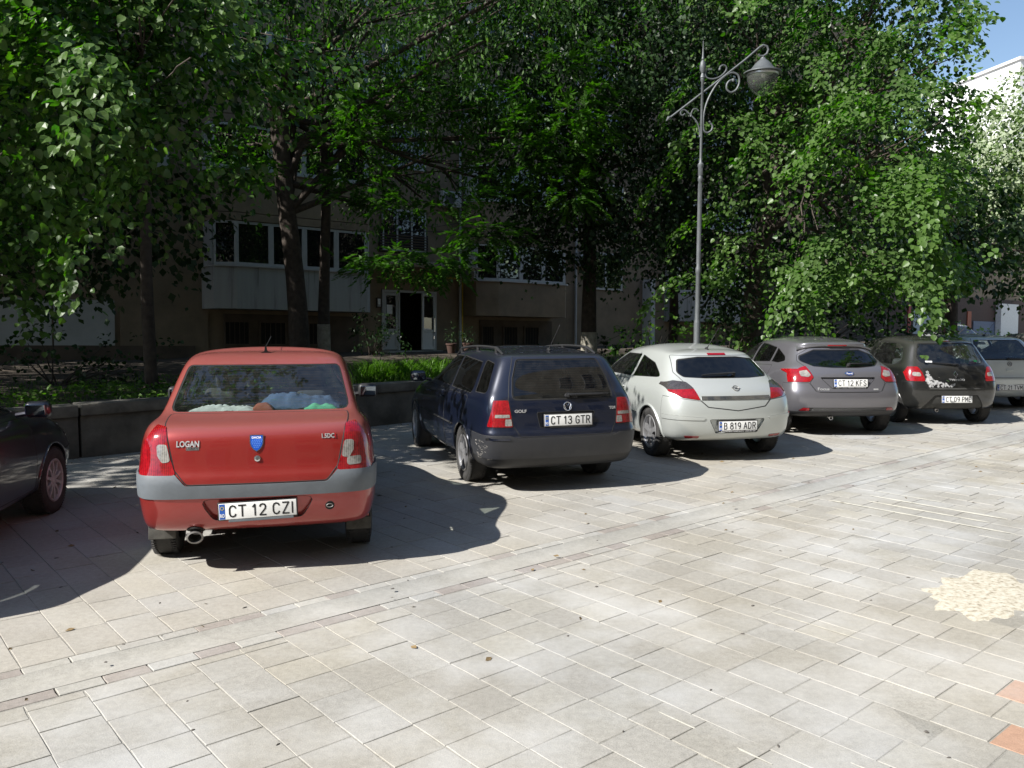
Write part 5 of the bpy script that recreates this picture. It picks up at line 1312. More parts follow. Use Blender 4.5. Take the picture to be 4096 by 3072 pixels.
# ---------------------------------------------------------------- facade in the level frame
TILT = Matrix.Translation((0, 0, CAM_H)) @ Matrix.Rotation(R(-2.07), 4, 'X') @ Matrix.Translation((0, 0, -CAM_H))
FA = R(37); FM = TILT @ Matrix.Translation((-3.6, 29.0, 0)) @ Matrix.Rotation(FA, 4, 'Z')   # local x along the wall, y into the building, z up
M_TAN = simple('tan_render', (.22, .17, .115), .9, var=.22, scale=1.3, bump=.35, bscale=60)
M_LGREY, nt, out = new_mat('streaked_grey_render'); tc_ = nt.nodes.new('ShaderNodeTexCoord'); mp_ = nt.nodes.new('ShaderNodeMapping'); mp_.inputs['Scale'].default_value = (5, 5, .35); nt.links.new(tc_.outputs['Object'], mp_.inputs[0])
n1 = N(nt, 'ShaderNodeTexNoise', Scale=1.0, Detail=7.0, Roughness=.6); nt.links.new(mp_.outputs[0], n1.inputs['Vector']); r = ramp(nt, n1.outputs[0], [(.30, (.16, .16, .15)), (.45, (.33, .34, .33)), (.7, (.38, .39, .38))]); p = N(nt, 'ShaderNodeBsdfPrincipled', Roughness=.9); nt.links.new(r.outputs[0], p.inputs['Base Color']); nt.links.new(p.outputs[0], out.inputs[0])
M_WPANEL = simple('white_grey_render', (.46, .47, .46), .9, var=.12, scale=1.5, bump=.2, bscale=60)
M_PLINTH = simple('brown_plinth', (.10, .075, .055), .9, var=.3, scale=2, bump=.4)
M_FRAME = simple('white_window_frame', (.42, .43, .43), .4, var=.05)
M_PANE = glass('window_pane', (.10, .11, .11), f0=.06, dirt=.05)
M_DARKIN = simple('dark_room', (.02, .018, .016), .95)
M_CURT = simple('net_curtain', (.35, .34, .31), .9, var=.2, scale=20)
M_PIPE = simple('yellow_gas_pipe', (.62, .45, .03), .5, var=.1)
M_BRICK = simple('rough_stucco', (.36, .31, .23), .95, var=.3, scale=10, bump=1.0, bscale=24)
froot = empty('apartment_building'); froot.matrix_world = FM
tag(froot, 'long shaded apartment block with bay windows, white entrance door and yellow gas pipe', 'building')
def fpart(mb, name, mat, parent=None, smooth=False, label=None):
    o = mb.build(name, mat, None, smooth); o.parent = parent or froot
    if label: o['label'] = label
    return o
def window(x0, x1, z0, z1, y, panes=2, name='window', parent=None, wd=.07, dark=True, curtain=False):
    f = MB(); d = .07
    for xx in [x0 + wd / 2, x1 - wd / 2] + [x0 + (x1 - x0) * i / panes for i in range(1, panes)]: f.box((xx, y, (z0 + z1) / 2), (wd, d, z1 - z0))
    for zz in (z0 + wd / 2, z1 - wd / 2): f.box(((x0 + x1) / 2, y + .002, zz), (x1 - x0 - .002, d - .006, wd))
    o = fpart(f, name, M_FRAME, parent)
    for i in range(panes):
        a, b = x0 + (x1 - x0) * i / panes + wd / 2, x0 + (x1 - x0) * (i + 1) / panes - wd / 2
        p = MB(); p.box(((a + b) / 2, y + .012, (z0 + z1) / 2), (b - a, .008, z1 - z0 - 2 * wd)); fpart(p, 'pane', M_PANE, o)
    if curtain:
        c = MB(); V = []
        for i in range(40):
            xx = x0 + (x1 - x0) * .55 * i / 39; V += [(xx, y + .22 + .02 * math.sin(i * 1.9), z0 + .03), (xx, y + .22 + .02 * math.sin(i * 1.9), z1)]
        c.add(V, [(2 * i, 2 * i + 1, 2 * i + 3, 2 * i + 2) for i in range(39)]); fpart(c, 'curtain', M_CURT, o)
    return o
ZG, ZB, ZS = 1.35, 2.84, 4.06     # ground, underside of the bays, sill
# main wall pieces: plinth, wall with a real opening for the door
def wall_box(x0, x1, z0, z1, mat, name='wall', y=0.0, d=.3, label=None):
    b = MB(); b.box(((x0 + x1) / 2, y + d / 2, (z0 + z1) / 2), (x1 - x0, d, z1 - z0)); return fpart(b, name, mat, label=label)
TOP = 19.0
for (a, b_) in ((-30, -20.1), (-20.1, -13.0), (-13.0, -7.02), (-7.02, -1.02), (1.12, 7.2), (7.2, 13.0)): wall_box(a + .003, b_ - .003, ZG - .6, TOP, M_TAN)
wall_box(13.003, 31, ZG - .6, TOP, M_TAN); wall_box(-1.02, 1.12, 3.66, TOP, M_TAN, 'wall'); wall_box(-1.02, 1.12, ZG - .6, 1.60, M_LGREY, 'door_step', y=-.5, d=.8)
wall_box(-13.4, -7.2, ZG - .6, 1.75, M_PLINTH, 'plinth', y=-.14, d=.13); wall_box(-19, -13.45, ZG - .6, 1.75, M_PLINTH, 'plinth', y=-.14, d=.13)
for (a, b_) in ((-12.1, -10.9), (-10.85, -9.35), (-16, -13.5)): wall_box(a, b_, 1.76, 3.0, M_WPANEL, 'pale_wall_panel', y=-.05, d=.045)
for (a, b_) in ((-9.2, -6.8), (-6.33, -1.9), (3.0, 6.4)): wall_box(a, b_, ZG - .6, 2.72, M_PLINTH if a > -7 else M_TAN, 'basement_wall', y=-.06, d=.055)
bw = [(-6.32, -5.57), (-5.24, -4.41), (-3.66, -2.9), (3.08, 3.60), (4.05, 4.70), (5.04, 5.72)]
for a, b_ in bw:
    f = MB(); 
    for xx in (a, b_): f.box((xx, -.075, 2.14), (.05, .05, .72))
    for zz in (1.79, 2.49): f.box(((a + b_) / 2, -.077, zz), (b_ - a + .05, .046, .05))
    for i in range(1, 5): f.tube([(a + (b_ - a) * i / 5, -.09, 1.8), (a + (b_ - a) * i / 5, -.09, 2.48)], .008, 5)
    o = fpart(f, 'basement_window', M_PLINTH)
    p = MB(); p.box(((a + b_) / 2, -.066, 2.14), (b_ - a, .01, .68)); fpart(p, 'pane', M_DARKIN, o)
# bays: parapet box with a chamfered end, ribbon windows above, repeated on each floor
def bay_window(x0, x1, floors, cham=.7, out=1.0, first=0, pmat=M_LGREY, sunlit=False):
    for k in range(first, floors):
        zb = ZB + k * 2.8 - (0 if k == 0 else .0); zs = ZS + k * 2.8; zt = ZB + (k + 1) * 2.8 - .02
        P = [(x0, 0), (x0 + .12, -out * .72), (x0 + cham, -out), (x1 - .15, -out), (x1, -out + .12), (x1, 0)]
        b = MB(); b.prism(P, zb, zs, Matrix.Identity(4)); o = fpart(b, 'bay_parapet', pmat if k < 1 else M_TAN)
        b = MB(); b.prism([(x * 1.0 + (-.05 if x == x0 else .05 if x == x1 else 0), y - (.05 if y < -.1 else 0)) for x, y in P], zs + .001, zs + .05, Matrix.Identity(4)); fpart(b, 'sill', M_FRAME, o)
        b = MB(); b.prism([(x, y) for x, y in P], zt - .22, zt - .002, Matrix.Identity(4)); fpart(b, 'lintel', M_TAN, o)
        # front ribbon
        n = max(2, round((x1 - x0 - cham) / 1.0))
        for i in range(n):
            a = x0 + cham + (x1 - .15 - x0 - cham) * i / n; b2 = x0 + cham + (x1 - .15 - x0 - cham) * (i + 1) / n
            window(a, b2 - .004, zs + .055, zt - .24, -out + .06, 1, wd=.075, curtain=(i % 3 == 1))
        # angled end window, drawn flat then turned
        w = window(0, math.hypot(cham - .12, out * .28), zs + .055, zt - .24, 0.05, 1, 'window', wd=.07)
        w.matrix_local = Matrix.Translation((x0 + .12, -out * .72, 0)) @ Matrix.Rotation(math.atan2(-out * .28, cham - .12), 4, 'Z')
        b = MB(); b.box((x0 + .09, -out * .36 + .02, (zs + zt - .22) / 2 + .02), (.06, out * .68, zt - .24 - zs - .06)); fpart(b, 'bay_side', M_FRAME)
        b = MB(); b.box((x1 - .05, -out * .5 + .06, (zs + zt - .22) / 2 + .02), (.06, out * .84, zt - .24 - zs - .06)); fpart(b, 'bay_side', M_FRAME)
bay_window(-6.95, -1.9, 6); bay_window(2.24, 6.42, 6, .9, pmat=M_TAN); bay_window(12.8, 17.6, 4); bay_window(-16.0, -12.6, 5, first=1)
for k in range(1, 6):
    window(-1.0, .7, 2.84 + k * 2.8 - .65, 2.84 + k * 2.8 + .75, -.03, 3, wd=.06); window(-11.6, -9.9, ZS + (k - 1) * 2.8 + .2, ZS + k * 2.8 - 1.1, -.03, 2)
    window(8.3, 10.2, ZS + (k - 1) * 2.8, ZS + k * 2.8 - 1.3, -.03, 2)
b = MB(); b.box((-.17, -.03, 5.25), (1.9, .05, .66)); fpart(b, 'dark_ventilation_grille', M_DARKIN)
b = MB()
for i in range(7): b.box((-.17, -.065, 4.97 + i * .09), (1.86, .03, .03), Matrix.Rotation(R(30), 3, 'X'))
fpart(b, 'louvre', M_PLINTH)
# entrance: frame, fixed leaf, open leaf, dark hall, canopy, intercom, post box
b = MB(); b.box((-.98, .0, 2.62), (.07, .12, 2.02)); b.box((1.09, .0, 2.62), (.07, .12, 2.02)); b.box((.055, .0, 3.62), (2.14, .118, .07)); b.box((-.36, .0, 2.6), (.06, .1, 1.98)); fr = fpart(b, 'door_frame', M_FRAME)
b = MB(); b.box((.05, 1.6, 2.6), (2.9, .05, 2.3)); b.box((-1.25, .95, 2.6), (.05, 1.3, 2.3)); b.box((1.35, .95, 2.6), (.05, 1.3, 2.3)); b.box((.05, .95, 1.58), (2.6, 1.3, .04)); b.box((.05, .95, 3.78), (2.6, 1.3, .04)); fpart(b, 'dark_hall', M_DARKIN)
def leaf_door(x0, x1, M, name, handle):
    f = MB(); w = x1 - x0; z0, z1 = 1.63, 3.57
    for xx in (x0 + .045, x1 - .045): f.box((xx, 0, (z0 + z1) / 2), (.09, .05, z1 - z0))
    for zz, h in ((z0 + .06, .12), (z1 - .05, .10), (z0 + .66, .09)): f.box(((x0 + x1) / 2, .001, zz), (w - .01, .046, h))
    f.box(((x0 + x1) / 2, .004, z0 + .36), (w - .16, .02, .50))
    o = fpart(f, name, M_FRAME); 
    p = MB(); p.box(((x0 + x1) / 2, .005, (z0 + .7 + z1 - .1) / 2), (w - .17, .01, z1 - z0 - .80)); fpart(p, 'pane', M_PANE, o)
    if handle: h = MB(); h.tube([(x0 + .06, -.03, 2.2), (x0 + .06, -.06, 2.25), (x0 + .06, -.06, 2.75), (x0 + .06, -.03, 2.8)], .012, 6); h.rbox((x0 + .06, -.03, 2.05), (.04, .02, .12), .006); fpart(h, 'door_handle', M_CHROME, o)
    o.matrix_local = M; return o
dl = leaf_door(-.94, -.39, Matrix.Identity(4), 'door', False)
b = MB(); b.box((-.72, -.02, 3.0), (.21, .006, .30)); fpart(b, 'notice', M_WHITE, dl)
leaf_door(0, .72, Matrix.Translation((1.05, -.03, 0)) @ Matrix.Rotation(R(180 + 22), 4, 'Z') @ Matrix.Scale(-1, 4, (0, 1, 0)), 'open_door', True)
b = MB(); b.rbox((-1.14, -.03, 3.21), (.17, .06, .34), .01); o = fpart(b, 'intercom', M_PLINTH); b = MB(); b.box((-1.14, -.064, 3.24), (.10, .01, .2)); b.box((-1.14, -.064, 3.1), (.12, .01, .03)); fpart(b, 'intercom_face', M_WHITE, o)
b = MB(); b.add([(-1.4, -.005, 4.55), (2.2, -.005, 4.55), (-1.4, -1.3, 4.35), (2.2, -1.3, 4.35), (-1.4, -.005, 4.72), (2.2, -.005, 4.72), (-1.4, -1.3, 4.45), (2.2, -1.3, 4.45)], [(0, 2, 3, 1), (4, 5, 7, 6), (2, 6, 7, 3), (0, 4, 6, 2), (1, 3, 7, 5), (0, 1, 5, 4)]); fpart(b, 'entrance_canopy', M_TAN)
b = MB(); b.rbox((-1.93, -.12, 5.2), (.36, .2, .5), .02); fpart(b, 'meter_box', M_FRAME)
b = MB(); b.tube([(1.4, -.06, 4.20), (2.5, -.06, 4.14), (2.80, -.06, 4.02), (2.84, -.06, 3.9), (2.84, -.06, 1.9)] if 0 else [(1.45, -.1, 4.19), (2.16, -.1, 4.14), (2.19, -.1, 4.08), (2.19, -.1, 1.9)], .028, 8); fpart(b, 'gas_pipe', M_PIPE, smooth=True)
b = MB(); b.tube([(2.10, -.09, 1.5), (2.10, -.09, 19)], .05, 8); b.tube([(7.6, -.09, 1.5), (7.6, -.09, 19)], .05, 8); fpart(b, 'downpipe', M_FRAME, smooth=True)
for x_ in (11.46,): wall_box(x_, x_ + .25, ZG, 4.6, M_WPANEL, 'pilaster', y=-.5, d=.5)
b = MB(); b.tube([(-2.9, -.06, 5.9), (-1.5, -.08, 5.72), (0, -.08, 5.68), (2.1, -.06, 5.85)], .012, 5); b.tube([(-1.9, -.05, 5.4), (-1.6, -.05, 6.6), (-1.58, -.05, 12)], .012, 5); b.tube([(2.3, -.06, 6.2), (1.0, -.1, 5.9), (-1.0, -.1, 6.1), (-2.9, -.06, 6.3)], .01, 5); fpart(b, 'cable', M_BLACK)
for ax_, az_ in ((1.6, 6.9), (8.0, 5.2), (-8.3, 7.0)):
    b = MB(); b.rbox((ax_, -.22, az_), (.78, .28, .54), .02); o = fpart(b, 'air_conditioner', M_FRAME, smooth=True); b = MB(); b.lathe([(.2, 0), (.21, .012), (.19, .012), (.03, .004), (0, .004)], 20, Matrix.Translation((ax_ - .1, -.362, az_)) @ Matrix.Rotation(R(90), 4, 'X')); fpart(b, 'fan_grille', M_BLACK, o)
# shop fronts at the far end; boards before them added to darken the wall
wall_box(31.01, 60, ZG - .6, 13.0, M_TAN, 'wall', label='shop front end of the block'); wall_box(14.5, 30.9, 1.2, 4.4, simple('darkening_boards', (.075, .055, .04), .85, var=.3), 'shop_wall', y=-.1, d=.09) if False else None; wall_box(17.8, 30.9, 1.2, 5.0, simple('darkening_boards', (.07, .052, .04), .85, var=.3), 'shop_wall', y=-.1, d=.09); wall_box(31.2, 59.6, 2.2, 4.9, simple('dark_brown_boards', (.075, .045, .035), .8), 'shop_wall', y=-.1, d=.09)
for a, b_, z0, z1, col, nm in ((33.8, 36.2, 2.5, 4.0, (.42, .45, .47), 'shop_window'), (41.3, 44.3, 1.6, 3.4, (.10, .13, .20), 'shop_window'), (36.4, 37.2, 1.6, 3.6, (.03, .04, .09), 'blue_poster'), (44.4, 47.0, 1.4, 4.6, (.62, .62, .60), 'white_pillar'), (47.2, 47.7, 1.6, 4.5, (.45, .07, .02), 'red_banner'), (33.2, 33.5, 1.6, 4.2, (.35, .04, .03), 'red_banner'), (40.5, 41.0, 1.6, 4.0, (.35, .08, .03), 'red_banner'), (38.0, 39.6, 1.6, 3.3, (.18, .23, .22), 'shop_window')):
    wall_box(a, b_, z0, z1, simple('shop_%g' % a, col, .6), nm, y=-.5 if nm == 'white_pillar' else -.16, d=.35 if nm == 'white_pillar' else .05)
# stretch of lit building far off above the trees at the right
Mt = TILT @ Matrix.Translation((57.6, 92, 0)) @ Matrix.Rotation(R(14), 4, 'Z')
tw = empty('tower_block'); tw.matrix_world = Mt; tag(tw, 'tall white apartment tower above the pale tree at the right edge', 'building')
M_TW = simple('white_tower_render', (.62, .62, .62), .8, var=.05, scale=.3)
b = MB(); b.box((8, 8, 15.5), (21, 14, 34.5)); o = b.build('wall', M_TW); o.parent = tw
b = MB(); b.box((8, 8, 32.9), (21.5, 14.5, .3)); o = b.build('roof', M_TW); o.parent = tw
for k in range(9):
    for i in range(4):
        f = MB(); f.box((.6 + i * 5.0, .98, 4 + k * 3.2), (1.7, .1, 1.5)); o = f.build('window', M_FRAME); o.parent = tw
        f = MB(); f.box((.6 + i * 5.0, .92, 4 + k * 3.2), (1.5, .04, 1.3)); q = f.build('pane', M_PANE); q.parent = o
# building across the street, behind the camera: what the car windows mirror
bk = empty('apartment_building', W(-2, -13)); bk.rotation_euler = (0, 0, SA); tag(bk, 'pale apartment block across the street, mirrored in the car windows', 'building')
b = MB(); b.box((0, -6, 9.5), (60, 12, 19)); o = b.build('wall', simple('cream_render', (.27, .24, .19), .9, var=.1), bk)
for k in range(6):
    for i in range(14):
        f = MB(); f.box((-19.5 + i * 3, .03, 1.9 + k * 2.7), (1.5, .06, 1.4)); q = f.build('window', M_FRAME, bk); f = MB(); f.box((-19.5 + i * 3, .065, 1.9 + k * 2.7), (1.34, .02, 1.24)); f.build('pane', M_PANE, q)
# ---------------------------------------------------------------- lamp post
M_POST = simple('grey_post_paint', (.11, .12, .125), .5, .2, var=.2, scale=6, bump=.2)
LP = Vector((3.30, 15.0, 0)); post = empty('street_lamp', LP); tag(post, 'grey cast iron street lamp with scrolled bracket and bell shaped lantern', 'street lamp')
PH = 6.57
b = MB(); b.lathe([(.13, 0), (.13, .25), (.105, .3), (.098, 1.1), (.088, 1.15), (.10, 1.9), (.088, 1.95), (.075, 2.0), (.068, 2.9), (.085, 2.93), (.085, 3.0), (.062, 3.05), (.060, 3.9), (.056, 4.72), (.075, 4.74), (.072, 4.80), (.052, 4.84), (.060, 4.98), (.088, 5.02), (.088, 5.06), (.046, 5.1), (.040, 5.2), (.040, 6.66), (.06, 6.68), (.06, 6.73), (.075, 6.74), (.05, 6.80), (.04, 6.82), (.085, 6.90), (.092, 6.96), (.075, 7.03), (.03, 7.08), (.045, 7.10), (.03, 7.15), (.012, 7.41), (.020, 7.43), (.0, 7.45)], 20)
b.v = [(x * .6, y * .6, z * .882) for x, y, z in b.v]; po = b.build('post', M_POST, post, True)
b = MB()
for k in range(12):
    a = 2 * math.pi * k / 12; b.tube([(.061 * math.cos(a), .061 * math.sin(a), 3.1), (.057 * math.cos(a), .057 * math.sin(a), 4.68)], .006, 4)
    b.tube([(.064 * math.cos(a), .064 * math.sin(a), 4.84), (.064 * math.cos(a), .064 * math.sin(a), 5.0)], .007, 4)
b.v = [(x * .6, y * .6, z * .882) for x, y, z in b.v]; b.build('fluting', M_POST, post)
# bracket in the x-z plane; px of the photo: 163 per metre at this distance
def spiral(cx, cz, r0, r1, a0, a1, n=26):
    return [(cx + (r0 + (r1 - r0) * i / n) * math.cos(R(a0 + (a1 - a0) * i / n)), 0, cz + (r0 + (r1 - r0) * i / n) * math.sin(R(a0 + (a1 - a0) * i / n))) for i in range(n + 1)]
sc = 1 / 1.2767 / 3354.5 * 15.0
def Z7(x, y): return ((x - 262) * sc, 0, PH - (y - 66) * sc)
b = MB()
arm = [Z7(100, 442), Z7(262, 318), Z7(380, 228), Z7(470, 158), Z7(540, 98)]
b.tube(arm, .018, 8); hk = [Z7(540, 98), Z7(560, 86), Z7(578, 92), Z7(585, 108), Z7(578, 128), Z7(560, 140), Z7(542, 138), Z7(536, 129)]; b.tube(hk, [.021, .021, .021, .02, .02, .02, .02, .024], 8)
b.tube([Z7(108, 436), Z7(98, 441), Z7(84, 456)], [.02, .038, .004], 8)
def curve(pts, rad):
    P = [Vector(Z7(*p)) for p in pts]; out = []
    for i in range(len(P) - 1):
        p0, p1, p2, p3 = P[max(i - 1, 0)], P[i], P[i + 1], P[min(i + 2, len(P) - 1)]
        for t in (0, .25, .5, .75): out.append(.5 * ((2 * p1) + (-p0 + p2) * t + (2 * p0 - 5 * p1 + 4 * p2 - p3) * t * t + (-p0 + 3 * p1 - 3 * p2 + p3) * t ** 3))
    out.append(P[-1]); b.tube(out, rad, 7); b.lathe([(0, rad * 1.7), (rad * 1.4, rad * 1.3), (rad * 1.7, 0), (rad * 1.4, -rad * 1.3), (0, -rad * 1.7)], 8, Matrix.Translation(out[-1])); b.lathe([(0, rad * 1.5), (rad * 1.5, 0), (0, -rad * 1.5)], 8, Matrix.Translation(out[0]))
curve([(302, 460), (316, 478), (312, 500), (292, 512), (274, 500), (270, 460), (276, 400), (296, 340), (330, 280), (370, 238), (408, 220), (438, 232), (445, 265), (432, 300), (405, 315), (384, 300), (384, 275), (398, 258), (414, 256)], .018)
curve([(305, 205), (285, 205), (274, 225), (285, 245), (315, 250), (350, 238), (374, 215), (380, 195), (366, 183), (350, 190), (346, 203)], .0135)
curve([(176, 422), (164, 428), (156, 418), (160, 404), (178, 402), (205, 425), (235, 455), (250, 490), (255, 530)], .0135)
curve([(244, 405), (235, 396), (220, 398), (210, 415), (208, 430)], .012)
b.build('bracket', M_POST, post, True)
lc = Vector(Z7(560, 140)); b = MB(); Mx = Matrix.Translation((lc.x, 0, lc.z))
b.tube([(lc.x, 0, lc.z + .02), (lc.x, 0, lc.z - .05)], .02, 8)
b.lathe([(q[0] * .87, q[1] * .87) for q in [(.02, -.02), (.05, -.03), (.06, -.06), (.11, -.10), (.16, -.15), (.21, -.22), (.255, -.27), (.34, -.30), (.372, -.315), (.372, -.335), (.34, -.335), (.25, -.30), (0, -.27)]], 36, Mx)
lant = b.build('lamp_hood', M_POST, post, True)
lx = Mx
gl, nt, out = new_mat('lamp_glass'); p = N(nt, 'ShaderNodeBsdfPrincipled', Roughness=.12); p.inputs['Base Color'].default_value = (.6, .62, .6, 1); tr = N(nt, 'ShaderNodeBsdfTransparent'); tr.inputs[0].default_value = (.75, .78, .75, 1); ms = nt.nodes.new('ShaderNodeMixShader'); ms.inputs[0].default_value = .08
nt.links.new(tr.outputs[0], ms.inputs[1]); nt.links.new(p.outputs[0], ms.inputs[2]); nt.links.new(ms.outputs[0], out.inputs[0])
b = MB(); b.lathe([(q[0] * .87, q[1] * .87) for q in [(.30, -.33), (.305, -.40), (.295, -.48), (.265, -.58), (.20, -.68), (.12, -.74), (.05, -.765), (0, -.77)]], 36, Mx); b.build('lamp_glass', gl, post, True)
b = MB(); b.lathe([(.263, -.291), (.271, -.30), (.271, -.326), (.261, -.335)], 36, Mx); b.lathe([(.0, -.37), (.045, -.36), (.055, -.31), (.18, -.29)], 20, Mx); b.build('lamp_reflector', simple('reflector_alu', (.7, .7, .68), .3, .5), post, True)

# ---------------------------------------------------------------- leaves and trees
def leaf_mat(name, dark, mid, light, under, trans=.35, rough=.42):
    m, nt, out = new_mat(name); L_ = nt.links.new
    at = nt.nodes.new('ShaderNodeAttribute'); at.attribute_name = 'tone'; oi = nt.nodes.new('ShaderNodeObjectInfo'); geo = nt.nodes.new('ShaderNodeNewGeometry')
    r = ramp(nt, at.outputs['Fac'], [(0, dark), (.5, mid), (1, light)])
    n1 = N(nt, 'ShaderNodeTexNoise', Scale=30.0, Detail=2.0); L_(geo.outputs['Position'], n1.inputs['Vector']); g = ramp(nt, n1.outputs[0], [(.3, .75), (.7, 1.2)])
    c = mixc(nt, 1.0, r.outputs[0], g.outputs[0], 'MULTIPLY')
    cb = mixc(nt, .7, c, under)
    cc = mixc(nt, geo.outputs['Backfacing'], c, cb)
    p = N(nt, 'ShaderNodeBsdfPrincipled', Roughness=rough); L_(cc, p.inputs['Base Color']); p.inputs['Specular IOR Level'].default_value = .28
    t = N(nt, 'ShaderNodeBsdfTranslucent'); tc = mixc(nt, 1.0, cc, (.95, 1.5, .25), 'MULTIPLY'); L_(tc, t.inputs[0])
    ms = nt.nodes.new('ShaderNodeMixShader'); ms.inputs[0].default_value = trans; L_(p.outputs[0], ms.inputs[1]); L_(t.outputs[0], ms.inputs[2]); L_(ms.outputs[0], out.inputs[0]); return m
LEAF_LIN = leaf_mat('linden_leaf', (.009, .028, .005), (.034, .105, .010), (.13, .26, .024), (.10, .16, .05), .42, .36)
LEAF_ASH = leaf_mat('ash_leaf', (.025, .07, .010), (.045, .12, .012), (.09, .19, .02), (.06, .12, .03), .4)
LEAF_DRK = leaf_mat('deep_green_shade_leaf', (.007, .022, .006), (.014, .040, .009), (.030, .072, .014), (.03, .055, .022), .3)  # bush green; on the shaded lindens it paints the shade into the leaves
LEAF_SIL = leaf_mat('silver_linden_leaf', (.05, .10, .02), (.10, .17, .04), (.20, .27, .11), (.42, .46, .34), .32)
M_BARK = simple('bark', (.055, .043, .034), .95, var=.4, scale=9, bump=1.0, bscale=30)
M_LIME = simple('limewash', (.30, .28, .23), .95, var=.35, scale=9, bump=.8, bscale=40)
LV = np.array([[0, 0, 0], [-.36, .10, .05], [-.47, .42, .10], [-.25, .78, .05], [0, 1.0, -.04], [.25, .78, .05], [.47, .42, .10], [.36, .10, .05], [0, .45, -.02]])
LF = np.array([[0, 1, 2, 8], [8, 2, 3, 4], [8, 4, 5, 6], [0, 8, 6, 7]])
SV2 = np.array([[0, 0, 0], [-.42, .45, .07], [0, 1, 0], [.42, .45, .07]]); SF2 = np.array([[0, 1, 2, 3]])
AV = np.array([[0, 0, 0], [-.2, .4, .04], [0, 1, -.02], [.2, .4, .04]]); 
def nrm(a): return a / (np.linalg.norm(a, axis=1, keepdims=True) + 1e-9)
def leaves_mesh(name, P, Tn, Nn, S, tone, mat, parent, kind='stuff', shape='L', asobj=None):
    """P base points, Tn tip directions, Nn face normals, S sizes"""
    Y = nrm(Tn); Zz = nrm(Nn - Y * np.sum(Nn * Y, 1, keepdims=True)); X = np.cross(Y, Zz)
    tv, tf = {'L': (LV, LF), 'S': (SV2, SF2), 'A': (AV, SF2)}[shape]
    V = P[:, None, :] + S[:, None, None] * (tv[None, :, 0:1] * X[:, None, :] + tv[None, :, 1:2] * Y[:, None, :] + tv[None, :, 2:3] * Zz[:, None, :])
    n, k = len(P), len(tv); F = tf[None] + (np.arange(n) * k)[:, None, None]
    me = bpy.data.meshes.new(name); me.vertices.add(n * k); me.vertices.foreach_set('co', V.reshape(-1).astype(np.float32))
    F = F.reshape(-1, 4); me.loops.add(F.size); me.loops.foreach_set('vertex_index', F.reshape(-1).astype(np.int32)); me.polygons.add(len(F)); me.polygons.foreach_set('loop_start', (np.arange(len(F)) * 4).astype(np.int32))
    me.update(calc_edges=True); me.validate()
    a = me.attributes.new('tone', 'FLOAT', 'POINT'); a.data.foreach_set('value', np.repeat(tone, k).astype(np.float32))
    return link_mesh(name, me, mat, parent, kind)
def sprays(blobs, per, ln, leafn, size, droop=.6, spread=.09, inner=.25, seed=0, tonebase=.4, up=.7):
    """twigs start inside the blobs, run outwards and hang; leaves sit along them. blobs: (centre, radii)"""
    g = np.random.default_rng(seed); PP = []; TT = []; NN_ = []; SS = []; TO = []; TW = []
    for (c, r) in blobs:
        c, r = np.array(c, float), np.array(r, float)
        m = int(per * (r[0] * r[2] + r[1] * r[2] + r[0] * r[1]) / 3)
        d = nrm(g.normal(size=(m, 3))); rad = np.where(g.random(m) < inner, g.uniform(.3, .8, m), g.uniform(.8, 1.08, m))
        lump = np.array([noise.noise(Vector(q * 2.1 + c)) for q in d]); rad = rad * (1 + .28 * lump)
        keep = g.random(m) < (.80 + .9 * lump); d, rad, lump = d[keep], rad[keep], lump[keep]; m = len(d)
        st = c + d * r * rad[:, None]
        out = nrm(d * [1, 1, .45] + g.normal(size=(m, 3)) * .35)
        tb = tonebase + g.normal(size=m) * .16 + lump * .3
        for i in range(leafn):
            t = (i + .5) / leafn
            p = st + out * ln * t * (1 - .25 * droop * t) + np.array([0, 0, -1]) * ln * droop * t * t * 1.0
            p = p + g.normal(size=(m, 3)) * spread
            tip = nrm(out * .55 + np.array([0, 0, -1]) * (.45 + .5 * droop) + g.normal(size=(m, 3)) * .5)
            nn = nrm(d * .55 + np.array([0, 0, 1]) * up + g.normal(size=(m, 3)) * .55)
            PP.append(p); TT.append(tip); NN_.append(nn); SS.append(size * g.uniform(.6, 1.25, m) * (1 - .25 * t)); TO.append(np.clip(tb + g.normal(size=m) * .16 + .15 * t, 0, 1))
        TW.append((st, out))
    return [np.concatenate(q) for q in (PP, TT, NN_, SS, TO)] + [TW]
def limb(mb, a, b_, r0, r1, seed, wob=.12, n=7):
    a, b_ = Vector(a), Vector(b_); P = []; rr = []
    for i in range(n + 1):
        t = i / n; p = a.lerp(b_, t) + Vector((noise.noise(Vector((seed, t * 2.5, 0))), noise.noise(Vector((seed, t * 2.5, 7))), .3 * noise.noise(Vector((seed, t * 2, 13))))) * wob * (t * (1.6 - t)) * (b_ - a).length * .4
        P.append(p); rr.append((r0 + (r1 - r0) * t) * (1 + .08 * noise.noise(p * 3)))
    mb.tube(P, rr, 9 if r0 > .1 else 6); return P
SUNV = -np.array(SUN_DIR)
HOLES = []  # gaps shaped into the crowns so sun reaches chosen spots
def hole(x, y, z, r): HOLES.append((np.array([x, y, z]), r))
